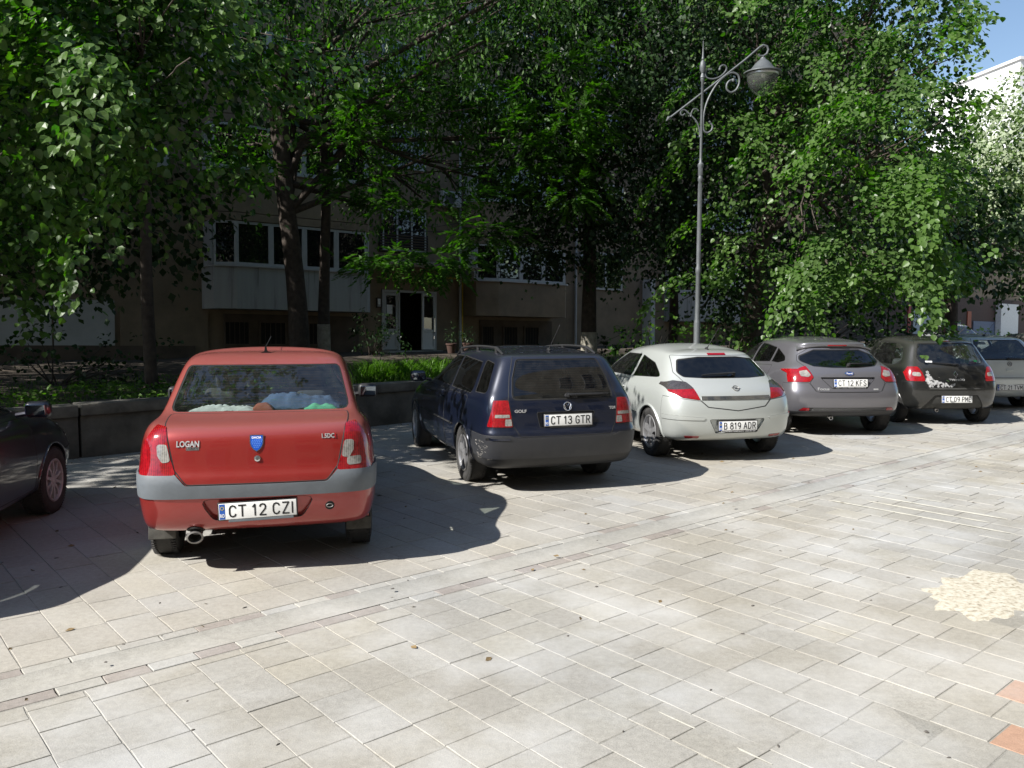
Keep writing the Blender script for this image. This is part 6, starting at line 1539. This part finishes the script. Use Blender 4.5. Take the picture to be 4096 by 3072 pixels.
for a in [(-2.15, 15.2, .95, .55), (-1.6, 15.7, .95, .5), (-2.2, 18.1, 2.8, .55), (-1.2, 18.2, 2.9, .45), (-3.2, 18.0, 3.0, .35), (-5.6, 17.8, 4.7, .5), (-5.9, 17.8, 5.2, .4), (-3.5, 18.3, 5.9, .6), (-2.6, 18.4, 4.2, .35), (-.5, 18.6, 3.6, .4), (-1.6, 18.4, 3.9, .3), (1.2, 18.6, 6.4, .5),
          (-5.6, 12.2, .75, .22), (-5.2, 12.6, .75, .3), (-4.7, 13.1, .75, .34), (-4.2, 13.5, .75, .34), (-3.7, 13.9, .75, .3), (-6.3, 11.5, .75, .2), (-4.9, 10.3, 0, .13), (-4.5, 10.6, 0, .10), (-4.6, 9.9, 0, .10), (-1.0, 11.3, 0, .12), (-1.3, 11.6, 0, .1), (-.8, 12.4, 0, .1), (-4.3, 8.0, 4.4, .35), (-5.0, 8.4, 5.2, .4), (-3.6, 8.6, 5.2, .3), (.25, 9.1, 1.4, .75), (-.1, 10.0, 1.4, .75), (-.4, 10.9, 1.4, .6), (2.5, 11.4, 1.4, .8), (2.1, 12.7, 1.4, .8), (-2.0, 6.6, 1.2, 1.1)]: hole(*a)
def sun_filter(P):
    keep = np.ones(len(P), bool)
    keep &= ~((np.abs(P[:, 0] - 4.25) < .85) & (P[:, 1] < 16.4) & (P[:, 1] > 11) & (P[:, 2] > 4.5) & (P[:, 2] < 7.4))
    for c, r in HOLES:
        d = P - c; t = d @ SUNV; q = d - t[:, None] * SUNV[None]; dist = np.linalg.norm(q, axis=1)
        keep &= ~((t > .6) & (dist < r))
    return keep
PRUNE = [None]
def boughs(cs, n, seed, ln=(1.5, 2.8), dens=120, size=.10, wd=.30, az=(-175, -5), droop=1.0, tone=.5, rise=.35):
    """arching boughs: leaves lie in a loose layer along each arc and hang at its tip"""
    g = np.random.default_rng(seed); out = [[], [], [], [], []]
    for _ in range(n):
        c, r = cs[g.integers(len(cs))]; c = np.array(c); r = np.array(r)
        a = R(g.uniform(*az)); d = np.array([math.cos(a), math.sin(a), 0.0]); st = c + d * r * g.uniform(.0, .45) + np.array([0, 0, g.uniform(-.8, .9) * r[2]])
        L0 = g.uniform(*ln); m = int(dens * L0); t = g.random(m) ** .8; rs = rise * g.uniform(.4, 1.4); dr = droop * g.uniform(.6, 1.3)
        axis = st + d * (L0 * t * (1 - .15 * t))[:, None]; axis[:, 2] += L0 * (rs * t - .62 * dr * t * t)
        slope = np.stack([np.full(m, d[0]), np.full(m, d[1]), rs - 1.24 * dr * t], 1)
        side = np.array([-d[1], d[0], 0]); w = wd * (1.15 - .8 * t) * (.4 + .6 * np.minimum(1, t * 4))
        sd = g.normal(size=m); P = axis + side * (w * sd)[:, None]; P[:, 2] -= np.abs(g.normal(size=m)) * (.10 + .16 * np.abs(sd)) ; P += g.normal(size=(m, 3)) * .03
        T = slope * .7 + side * (sd * .5)[:, None] + np.array([0, 0, -.35]) + g.normal(size=(m, 3)) * .45
        Nn = np.array([0, 0, 1.0]) + d * .45 + g.normal(size=(m, 3)) * .42
        tb = tone + g.normal() * .15
        for k, q in enumerate((P, T, Nn, size * g.uniform(.55, 1.2, m), np.clip(tb + .18 * t + g.normal(size=m) * .13, 0, 1))): out[k].append(q)
    return [np.concatenate(q) for q in out]
def tree(label, base, blobs, trunk_r, trunk_top, mat, seed=1, per=26, ln=.6, leafn=12, size=.1, shape='L', droop=.6, white=0.0, lean=(0, 0), group=None, cat='tree', spread=.09, tone=.4, up=.7, name='linden_tree', leaves_as_parts=0, inner=.25, extra=None, prune=None):
    base = Vector(base); root = empty(name, base); tag(root, label, cat, group)
    top = base + Vector((lean[0], lean[1], trunk_top))
    m = MB(); P = limb(m, base - Vector((0, 0, .1)), top, trunk_r * 1.15, trunk_r * .62, seed, .10, 10)
    for k in range(5):
        a = 2 * math.pi * k / 5 + seed; m.tube([base + Vector((math.cos(a) * trunk_r * 1.9, math.sin(a) * trunk_r * 1.9, -.08)), base + Vector((math.cos(a) * trunk_r * .9, math.sin(a) * trunk_r * .9, .12)), base + Vector((math.cos(a) * trunk_r * .5, math.sin(a) * trunk_r * .5, .6))], [trunk_r * .2, trunk_r * .35, trunk_r * .3], 6)
    rl = random.Random(seed)
    for (c, r) in blobs:
        h = rl.uniform(.5, 1.0); st = P[int(h * 10)]
        Q = limb(m, st, Vector(c), trunk_r * (.5 - .15 * h), trunk_r * .10, seed + c[0], .25)
        for _ in range(5):
            e = Vector(c) + Vector((rl.uniform(-1, 1) * r[0], rl.uniform(-1, 1) * r[1], rl.uniform(-.9, .8) * r[2])) * .95
            limb(m, Q[rl.randrange(3, 7)], e, trunk_r * .11, .008, seed + e.x, .3)
    for v in range(len(m.v)): m.v[v] = tuple(Vector(m.v[v]) - base)
    m.build('trunk', M_BARK, root, True, 80)
    if white:
        w = MB(); Pw = [p - base for p in P]; tt = white / trunk_top; seq = []
        for i in range(6):
            u = tt * i / 5 * 10; k = int(u); seq.append(Pw[k].lerp(Pw[min(k + 1, 10)], u - k))
        w.tube(seq, [trunk_r * (1.17 - .55 * (white / trunk_top) * i / 5) + .006 for i in range(6)], 14, cap=False); w.build('limewash_band', M_LIME, root, True)
    PP, TT, NN_, SS, TO, TW = sprays(blobs, per, ln, leafn, size, droop, seed=seed, spread=spread, tonebase=tone, up=up, inner=inner)
    if extra is not None:
        q = extra(); PP, TT, NN_, SS, TO = [np.concatenate([a, b2]) for a, b2 in zip((PP, TT, NN_, SS, TO), q)]
    kp = sun_filter(PP)
    if prune is not None: kp &= (PP[:, 0] - .45 * PP[:, 1] + .3 * np.sin(PP[:, 2] * 4.1) + .2 * np.sin(PP[:, 1] * 7 + PP[:, 2] * 9)) < prune
    PP, TT, NN_, SS, TO = PP[kp], TT[kp], NN_[kp], SS[kp], TO[kp]
    PP = PP - np.array(base)
    if leaves_as_parts:
        wp = PP + np.array(base); dist = np.linalg.norm(wp - np.array([0, 0, CAM_H]), axis=1)
        inv = (np.abs(wp[:, 0] / np.maximum(wp[:, 1], .1)) < .60) & ((wp[:, 2] - CAM_H) / np.maximum(wp[:, 1], .1) < .36) & (wp[:, 1] > 1)
        dist = np.where(inv, dist, 1e6); idx = np.argsort(dist)[:leaves_as_parts]
        for vi, ii in enumerate(idx):
            if vi < 6:
                me = bpy.data.meshes.new('leaf'); kk = LV * (1 + .0 * vi); kk = kk + np.random.default_rng(vi).normal(size=kk.shape) * .025; me.from_pydata([tuple(q) for q in kk], [], [tuple(q) for q in LF]); me.update(); at = me.attributes.new('tone', 'FLOAT', 'POINT'); at.data.foreach_set('value', [.25 + .12 * vi] * 9); me.materials.append(mat); LM.append(me)
            y = Vector(TT[ii]).normalized(); z = Vector(NN_[ii]); z = (z - y * z.dot(y)).normalized(); x = y.cross(z)
            M = Matrix((x, y, z)).transposed().to_4x4() @ Matrix.Scale(float(SS[ii]), 4); M.translation = Vector(PP[ii])
            o = bpy.data.objects.new('leaf', LM[vi % 6]); COL.objects.link(o); o.parent = root; o.matrix_local = M
        keep = np.ones(len(PP), bool); keep[idx] = False; PP, TT, NN_, SS, TO = PP[keep], TT[keep], NN_[keep], SS[keep], TO[keep]
    leaves_mesh('crown', PP, TT, NN_, SS, TO, mat, root, 'stuff', shape)
    return root
LM = []
gr = 'trees in the garden behind the wall'
# linden at the left: low branches hang towards the street
LB = [((-5.2, 9.6, 4.6), (1.7, 1.3, 1.3)), ((-4.0, 9.2, 5.0), (1.2, 1.1, 1.1)), ((-5.6, 10.8, 3.9), (1.6, 1.3, 1.0)), ((-3.9, 10.4, 4.3), (1.1, 1.1, 1.0)), ((-6.8, 10.0, 5.6), (2.0, 1.8, 1.7)), ((-3.5, 10.8, 5.4), (1.2, 1.3, 1.1)),
 ((-7.4, 11.6, 3.6), (1.5, 1.3, 1.2)), ((-4.4, 11.2, 5.6), (.9, .9, .8))]
tree('large linden at the left whose branches hang low over the garden wall', (-6.3, 14.6, .5), LB, .10, 7.5, LEAF_LIN, seed=3, per=105, ln=.55, leafn=9, size=.10, droop=.9, group=gr, leaves_as_parts=300, tone=.25, extra=lambda: boughs([(tuple(np.array(c) + [0, -.2, .1]), r) for c, r in LB], 66, 71, (1.0, 2.2), 105, .10, .26, droop=1.35, tone=.45))
tree('tall linden crown rising above the left side of the garden', (-11.8, 16.2, .5), [
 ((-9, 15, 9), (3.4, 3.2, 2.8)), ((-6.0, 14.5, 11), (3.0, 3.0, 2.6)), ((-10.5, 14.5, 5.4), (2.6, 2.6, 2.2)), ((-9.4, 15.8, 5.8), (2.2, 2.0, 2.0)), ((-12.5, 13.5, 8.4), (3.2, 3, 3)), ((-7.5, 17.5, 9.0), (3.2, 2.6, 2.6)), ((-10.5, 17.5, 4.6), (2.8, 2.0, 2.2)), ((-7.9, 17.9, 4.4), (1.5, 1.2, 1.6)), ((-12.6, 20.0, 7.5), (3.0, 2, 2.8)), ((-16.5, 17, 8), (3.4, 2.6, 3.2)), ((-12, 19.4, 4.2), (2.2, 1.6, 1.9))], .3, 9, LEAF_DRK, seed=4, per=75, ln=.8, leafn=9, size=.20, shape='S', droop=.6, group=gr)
# ash with feathery leaves in the middle
def ash_sprays(spots, seed, n=9, size=.10):
    g = np.random.default_rng(seed); PP = []; TT = []; NN_ = []; SS = []; TO = []
    for (c, r, m) in spots:
        for _ in range(m):
            d = g.normal(size=3); d /= np.linalg.norm(d); st = np.array(c) + d * np.array(r) * g.uniform(.4, 1.0)
            ax = nrm((d * [1, 1, .2] + g.normal(size=3) * .5 + [0, 0, -.15])[None])[0]; side = np.cross(ax, [0, 0, 1]); side /= np.linalg.norm(side) + 1e-6; L0 = g.uniform(.28, .42); tn = np.clip(g.normal(.6, .2), 0, 1)
            for i in range(n):
                t = .2 + .8 * i / (n - 1)
                for s_ in ((-1, 1) if i < n - 1 else (0,)):
                    PP.append(st + ax * L0 * t + np.array([0, 0, -.12]) * t * t); TT.append(ax * .7 + side * s_ * .8 + g.normal(size=3) * .1); NN_.append(np.array([0, 0, 1]) + g.normal(size=3) * .3); SS.append(size * g.uniform(.8, 1.15)); TO.append(np.clip(tn + g.normal() * .08, 0, 1))
    return [np.array(PP), np.array(TT), np.array(NN_), np.array(SS), np.array(TO)]
tree('ash tree with a thick dark leaning trunk standing in front of the bay window', (-5.05, 20.0, .5), [
 ((-3.2, 19.6, 8.3), (2.4, 2.0, 1.6)), ((-.6, 19, 7.8), (2.4, 2.0, 1.6)), ((-3.9, 21.8, 5.7), (1.4, .8, .8)), ((-3.7, 21.8, 4.5), (.8, .6, .55)), ((-1.8, 21.5, 5.9), (1.8, 1.0, .8)), ((-.2, 21.5, 5.0), (1.0, .9, .8)), ((-5.2, 21.6, 6.7), (1.5, 1, .8)), ((-2.4, 21.4, 4.7), (1.3, .8, .45)), ((-6.6, 21.2, 6.0), (1.2, .9, .9)), ((-1.8, 19.6, 6.5), (1.9, 1.2, .8)), ((.6, 19.6, 6.0), (1.5, 1.2, .9)), ((-6.0, 19.8, 9.6), (2.2, 2.2, 1.8)), ((-1.6, 20, 10.0), (3.2, 2.4, 2.0)), ((1.2, 18.5, 9.3), (2.2, 2, 1.8)), ((-5.0, 21, 12.5), (3.4, 3, 2.4)), ((-1, 22, 12.5), (3.6, 3, 2.4)), ((2.2, 21, 12.0), (3, 3, 2.4)), ((-3.8, 23.5, 8.6), (2.6, 2, 1.6)), ((-.6, 24, 9.4), (2.6, 2, 1.6))], .225, 7.4, LEAF_ASH, seed=7, per=95, ln=.5, leafn=9, size=.17, shape='A', droop=.5, white=.0, lean=(-.35, -.3), group=gr, name='ash_tree', extra=lambda: ash_sprays([((-3.5, 18.0, 5.9), (1.2, .8, .6), 110), ((-2.1, 18.0, 2.95), (1.7, .7, .40), 190), ((-2.0, 18.2, 4.3), (2.0, .8, .35), 110), ((-.5, 18.6, 3.6), (.8, .6, .4), 70), ((-5.75, 17.8, 4.9), (.8, .7, .5), 90), ((.2, 19.0, 5.3), (1.6, .9, .7), 110), ((-2.0, 19.2, 6.6), (2.2, 1.2, .9), 150), ((1.1, 18.4, 6.6), (1.3, 1.2, 1.3), 110), ((-3.4, 18.6, 4.9), (.9, .5, .5), 70), ((1.2, 18.6, 4.6), (.9, .6, .6), 80), ((.9, 18.6, 5.8), (1.3, .8, .8), 130)], 21, size=.15))
tree('thinner tree with a lime washed foot beside the thick leaning trunk', (-4.62, 20.6, .5), [((-4.2, 21, 8.6), (1.4, 1.4, 1.5)), ((-3.2, 20.8, 7.4), (1.0, 1.0, .9))], .14, 6.0, LEAF_ASH, seed=9, per=40, ln=.5, leafn=8, size=.12, shape='A', white=1.15, lean=(.1, 0), group=gr, name='ash_tree')
# dark trees towards the middle
tree('shaded linden with a dark trunk and lime washed foot behind the estate car', (2.0, 21.8, .5), [
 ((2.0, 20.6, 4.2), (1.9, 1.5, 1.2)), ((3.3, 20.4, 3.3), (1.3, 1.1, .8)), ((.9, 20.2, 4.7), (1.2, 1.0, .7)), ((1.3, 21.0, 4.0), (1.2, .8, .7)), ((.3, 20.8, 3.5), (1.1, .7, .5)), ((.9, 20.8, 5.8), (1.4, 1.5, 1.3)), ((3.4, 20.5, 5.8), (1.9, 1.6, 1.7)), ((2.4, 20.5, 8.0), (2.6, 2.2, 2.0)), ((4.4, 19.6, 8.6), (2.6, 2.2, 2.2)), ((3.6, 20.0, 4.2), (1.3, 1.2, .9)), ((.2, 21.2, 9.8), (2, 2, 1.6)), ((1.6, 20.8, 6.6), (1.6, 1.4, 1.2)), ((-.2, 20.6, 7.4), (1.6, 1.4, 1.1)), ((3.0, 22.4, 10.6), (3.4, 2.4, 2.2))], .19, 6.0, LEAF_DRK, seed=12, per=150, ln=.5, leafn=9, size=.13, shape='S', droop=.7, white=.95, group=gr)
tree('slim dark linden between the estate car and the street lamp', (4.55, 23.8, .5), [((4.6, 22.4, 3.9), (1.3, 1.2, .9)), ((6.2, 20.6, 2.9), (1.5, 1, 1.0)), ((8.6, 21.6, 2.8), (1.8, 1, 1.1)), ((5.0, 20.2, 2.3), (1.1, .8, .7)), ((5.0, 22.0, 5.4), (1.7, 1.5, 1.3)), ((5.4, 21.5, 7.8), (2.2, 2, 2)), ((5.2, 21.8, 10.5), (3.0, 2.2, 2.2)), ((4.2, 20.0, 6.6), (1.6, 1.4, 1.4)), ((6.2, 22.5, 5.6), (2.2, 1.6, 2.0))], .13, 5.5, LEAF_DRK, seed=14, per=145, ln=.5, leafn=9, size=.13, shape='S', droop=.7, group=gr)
# big sunlit linden at the right
RB = [((6.4, 16.2, 2.8), (1.2, .9, .6)), ((8.0, 16.4, 2.7), (1.1, .9, .6)), ((6.3, 15.6, 3.7), (1.5, 1.2, 1.0)), ((7.9, 15.8, 3.7), (1.4, 1.2, 1.0)), ((5.3, 16.4, 4.5), (1.1, 1.0, .9)), ((7.0, 15.1, 5.0), (1.7, 1.2, 1.0)), ((8.6, 16.2, 4.9), (1.2, 1.2, .9)), ((6.3, 17.0, 6.5), (1.8, 1.4, 1.1)), ((8.0, 16.2, 6.5), (1.5, 1.4, 1.1)),
 ((5.2, 18.0, 8.2), (1.9, 1.5, 1.2)), ((7.6, 17.2, 8.3), (2.0, 1.7, 1.2)), ((8.7, 17.4, 7.8), (1.2, 1.4, 1.1)), ((6.2, 18.6, 10.2), (2.6, 2.0, 1.7)), ((8.4, 18.4, 9.8), (1.5, 1.6, 1.5)), ((7.4, 18.4, 5.6), (2.6, 1.5, 2.4)), ((5.4, 18.6, 3.2), (1.5, 1.0, .9)), ((8.6, 18.8, 3.0), (1.8, 1.0, 1.0)), ((4.6, 18.4, 6.0), (1.3, 1.2, 1.2))]
tree('big sunlit linden reaching over the grey and black hatchbacks', (5.6, 20.2, .5), [((c[0], c[1] + 1.0, c[2]), tuple(k * .80 for k in r)) for c, r in RB], .24, 6.5, LEAF_LIN, seed=17, per=88, ln=.5, leafn=9, size=.105, droop=.8, lean=(.5, -.6), group=gr, tone=.16, extra=lambda: boughs(RB, 100, 72, (1.1, 2.5), 125, .102, .24, az=(-190, -10), droop=1.3, tone=.50), prune=1.35)  # inner leaves get a darker tone that paints shade inside the crown
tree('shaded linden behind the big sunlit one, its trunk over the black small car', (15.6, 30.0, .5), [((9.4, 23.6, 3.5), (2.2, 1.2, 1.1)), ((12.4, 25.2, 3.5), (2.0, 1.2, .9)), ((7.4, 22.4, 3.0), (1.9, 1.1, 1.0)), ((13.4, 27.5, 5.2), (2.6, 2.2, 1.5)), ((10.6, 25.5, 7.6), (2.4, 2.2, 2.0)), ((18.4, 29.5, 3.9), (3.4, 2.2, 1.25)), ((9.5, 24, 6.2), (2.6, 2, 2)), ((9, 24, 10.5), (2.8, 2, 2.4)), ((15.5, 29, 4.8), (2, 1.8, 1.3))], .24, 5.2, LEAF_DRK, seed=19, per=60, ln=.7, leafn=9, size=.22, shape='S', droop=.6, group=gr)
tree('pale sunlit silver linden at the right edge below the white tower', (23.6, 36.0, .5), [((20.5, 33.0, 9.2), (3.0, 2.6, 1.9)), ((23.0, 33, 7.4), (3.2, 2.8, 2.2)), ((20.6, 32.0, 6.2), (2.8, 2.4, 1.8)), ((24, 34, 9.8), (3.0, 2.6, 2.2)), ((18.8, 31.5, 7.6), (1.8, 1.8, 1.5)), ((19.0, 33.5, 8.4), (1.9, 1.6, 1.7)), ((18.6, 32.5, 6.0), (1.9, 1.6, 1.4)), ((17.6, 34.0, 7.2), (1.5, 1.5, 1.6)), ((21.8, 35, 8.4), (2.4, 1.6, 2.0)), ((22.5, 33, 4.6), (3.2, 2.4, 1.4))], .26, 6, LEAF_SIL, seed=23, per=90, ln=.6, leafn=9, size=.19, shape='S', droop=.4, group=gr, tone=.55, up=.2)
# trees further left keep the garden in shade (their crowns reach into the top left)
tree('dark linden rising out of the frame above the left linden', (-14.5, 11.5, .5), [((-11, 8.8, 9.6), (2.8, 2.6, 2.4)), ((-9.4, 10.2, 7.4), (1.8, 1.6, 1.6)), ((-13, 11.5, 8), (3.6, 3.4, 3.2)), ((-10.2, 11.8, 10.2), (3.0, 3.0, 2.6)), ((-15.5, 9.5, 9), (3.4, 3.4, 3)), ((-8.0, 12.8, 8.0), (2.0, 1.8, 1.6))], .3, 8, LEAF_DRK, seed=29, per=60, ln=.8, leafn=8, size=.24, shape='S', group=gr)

tree('linden beside the dark blue car at the left, out of view, shading it', (-14.0, 4.6, 0), [((-12.0, 3.9, 7.0), (2.2, 2.0, 1.7)), ((-14.5, 4.6, 8.4), (3.0, 2.8, 2.4)), ((-11.4, 6.6, 9.2), (2.4, 2.2, 2.0)), ((-13.4, 7.6, 7.2), (2.4, 2.2, 2.2))], .24, 6, LEAF_DRK, seed=31, per=60, ln=.8, leafn=8, size=.22, shape='S')

# ---------------------------------------------------------------- bushes, ground plants, grass
def bush(label, blobs, mat, size, seed, per=120, shape='L', ln=.25, cat='bush', base=None, group=None, name='bush', tone=.45):
    base = Vector(base or (blobs[0][0][0], blobs[0][0][1], .5)); root = empty(name, base); tag(root, label, cat, group)
    m = MB(); rl = random.Random(seed)
    for (c, r) in blobs:
        for _ in range(6): limb(m, Vector((rl.uniform(-.1, .1), rl.uniform(-.1, .1), 0)), Vector((c[0] + rl.uniform(-1, 1) * r[0] * .7, c[1] + rl.uniform(-1, 1) * r[1] * .7, c[2] + rl.uniform(-.5, .8) * r[2])) - base, .018, .005, rl.random() * 9, .2, 4)
    m.build('stems', M_BARK, root)
    PP, TT, NN_, SS, TO, _ = sprays(blobs, per, ln, 6, size, .3, spread=.05, seed=seed, tonebase=tone)
    leaves_mesh('foliage', PP - np.array(base), TT, NN_, SS, TO, mat, root, 'stuff', shape); return root
bush('leafy bush left of the lamp post, above the silver hatchback', [((2.9, 17.6, 1.1), (.8, .5, .55)), ((3.4, 18.6, 1.3), (.7, .6, .6))], LEAF_LIN, .10, 41)
bush('low bush right of the lamp post, above the silver hatchback', [((4.5, 17.9, 1.0), (.55, .5, .55)), ((4.9, 18.8, 1.2), (.6, .5, .5))], LEAF_LIN, .10, 42)
bush('dark bush far left in the garden, above the dark blue car', [((-8.2, 15.0, 1.1), (.9, .7, .5)), ((-7.1, 15.4, 1.0), (.7, .6, .45))], LEAF_DRK, .09, 43)
bush('dark spiky shrub to the left of the entrance door', [((-4.3, 25.8, 1.35), (.6, .5, .6)), ((-3.9, 25.3, .95), (.7, .5, .4))], LEAF_DRK, .16, 44, shape='A', per=160)
bush('small dark bush below the basement windows behind the estate car', [((.9, 22.8, .85), (.6, .4, .35)), ((2.9, 23.3, .95), (.8, .4, .45))], LEAF_DRK, .11, 45)
bush('clipped hedge in front of the pale car far right', [((17.6, 34.6, .95), (1.9, .5, .55)), ((19.4, 35.6, .95), (1.8, .5, .5))], LEAF_DRK, .13, 46, per=70, cat='hedge', name='hedge')
bush('dim bushes under the big sunlit linden', [((6.2, 19.0, 1.2), (1.3, .6, .8)), ((8.0, 20.6, 1.3), (1.4, .6, .9)), ((10.2, 22.6, 1.3), (1.5, .6, .9)), ((5.2, 18.6, 1.2), (.9, .5, .8))], LEAF_DRK, .11, 47)
for k, (px_, py_) in enumerate(((-1.95, 26.9), (-1.45, 27.4))):
    pot = empty('potted_plant', (px_, py_, .56)); tag(pot, ('terracotta pot with a thin upright plant beside the open door', 'second terracotta pot, bushy, further right of the open door')[k], 'plant pot', 'pots by the entrance')
    b = MB(); b.lathe([(.11, 0), (.16, .26), (.18, .27), (.18, .32), (.15, .32), (.14, .27), (0, .26)], 18); b.build('pot', simple('terracotta', (.06, .032, .024), .9), pot, True)
    PP, TT, NN_, SS, TO, _ = sprays([((0, 0, .55), (.2, .2, .3) if k else (.1, .1, .42))], 900, .14, 4, .09, .2, spread=.03, seed=50 + k)
    leaves_mesh('foliage', PP, TT, NN_, SS, TO, LEAF_DRK, pot, 'stuff', 'A')
def blades(name, area, n, h, w, seed, mat, parent=None, bend=.5, clump=None):
    g = np.random.default_rng(seed); V = []; F = []; T = []
    for _ in range(n):
        if clump: cc = clump[g.integers(len(clump))]; x, y = cc[0] + g.normal() * cc[2], cc[1] + g.normal() * cc[2]; z0 = .5
        else: t, q = g.uniform(*area[0]), g.uniform(*area[1]); p = G(t, q, 0); x, y = p.x, p.y; z0 = .5
        a = g.uniform(0, 6.28); dx, dy = math.cos(a), math.sin(a); hh = h * g.uniform(.5, 1.2); ww = w * g.uniform(.7, 1.3); bb = bend * g.uniform(.3, 1.3) * hh; b0 = len(V); tn = g.uniform(.2, 1)
        for k, (u, wk) in enumerate(((0, 1), (.4, .9), (.75, .6), (1.0, .05))):
            cx, cy, cz = x + dx * bb * u * u, y + dy * bb * u * u, z0 + hh * (u - .35 * bend * u ** 3)
            V += [(cx - dy * ww * wk, cy + dx * ww * wk, cz), (cx + dy * ww * wk, cy - dx * ww * wk, cz)]; T += [tn, tn]
        F += [(b0, b0 + 1, b0 + 3, b0 + 2), (b0 + 2, b0 + 3, b0 + 5, b0 + 4), (b0 + 4, b0 + 5, b0 + 7, b0 + 6)]
    me = bpy.data.meshes.new(name); me.from_pydata(V, [], F); me.update(); a = me.attributes.new('tone', 'FLOAT', 'POINT'); a.data.foreach_set('value', T)
    return link_mesh(name, me, mat, parent)
LEAF_GRS = leaf_mat('grass_blade', (.02, .06, .008), (.05, .12, .014), (.13, .24, .035), (.12, .2, .05), .4)
tag(blades('grass', ((-8, 22), (.35, 6)), 9000, .16, .006, 61, LEAF_GRS), kind='stuff')
o = blades('grass_clump', None, 1500, .62, .011, 62, LEAF_GRS, clump=[(-2.15, 15.2, .20), (-1.7, 15.6, .22), (-1.3, 16.2, .2), (-2.5, 15.0, .16)], bend=.75)
tag(o, 'sunlit clump of long arching grass leaves right behind the wall', 'grass clump', kind='thing')
g_ = np.random.default_rng(63); n = 9000; t = g_.uniform(-7, 3.4, n); q = g_.uniform(.35, 3.6, n); gate_ = np.array([noise.noise(Vector((a * 1.1, b2 * 1.6, 8))) for a, b2 in zip(t, q)]) > -.12; t, q = t[gate_], q[gate_]; n = len(t); P = np.array([tuple(G(a, b2, 0)) for a, b2 in zip(t, q)]); P[:, 2] = .55 + g_.uniform(0, .22, n) * np.clip(np.array([.6 + .9 * noise.noise(Vector((a * .9, b2 * .9, 2))) for a, b2 in zip(t, q)]), .05, 1.4)
tag(leaves_mesh('ground_cover', P, nrm(g_.normal(size=(n, 3)) * [1, 1, .3]), nrm(g_.normal(size=(n, 3)) * .35 + [0, 0, 1]), g_.uniform(.035, .075, n), g_.uniform(.3, 1, n), LEAF_GRS, None, 'stuff', 'L'), kind='stuff')
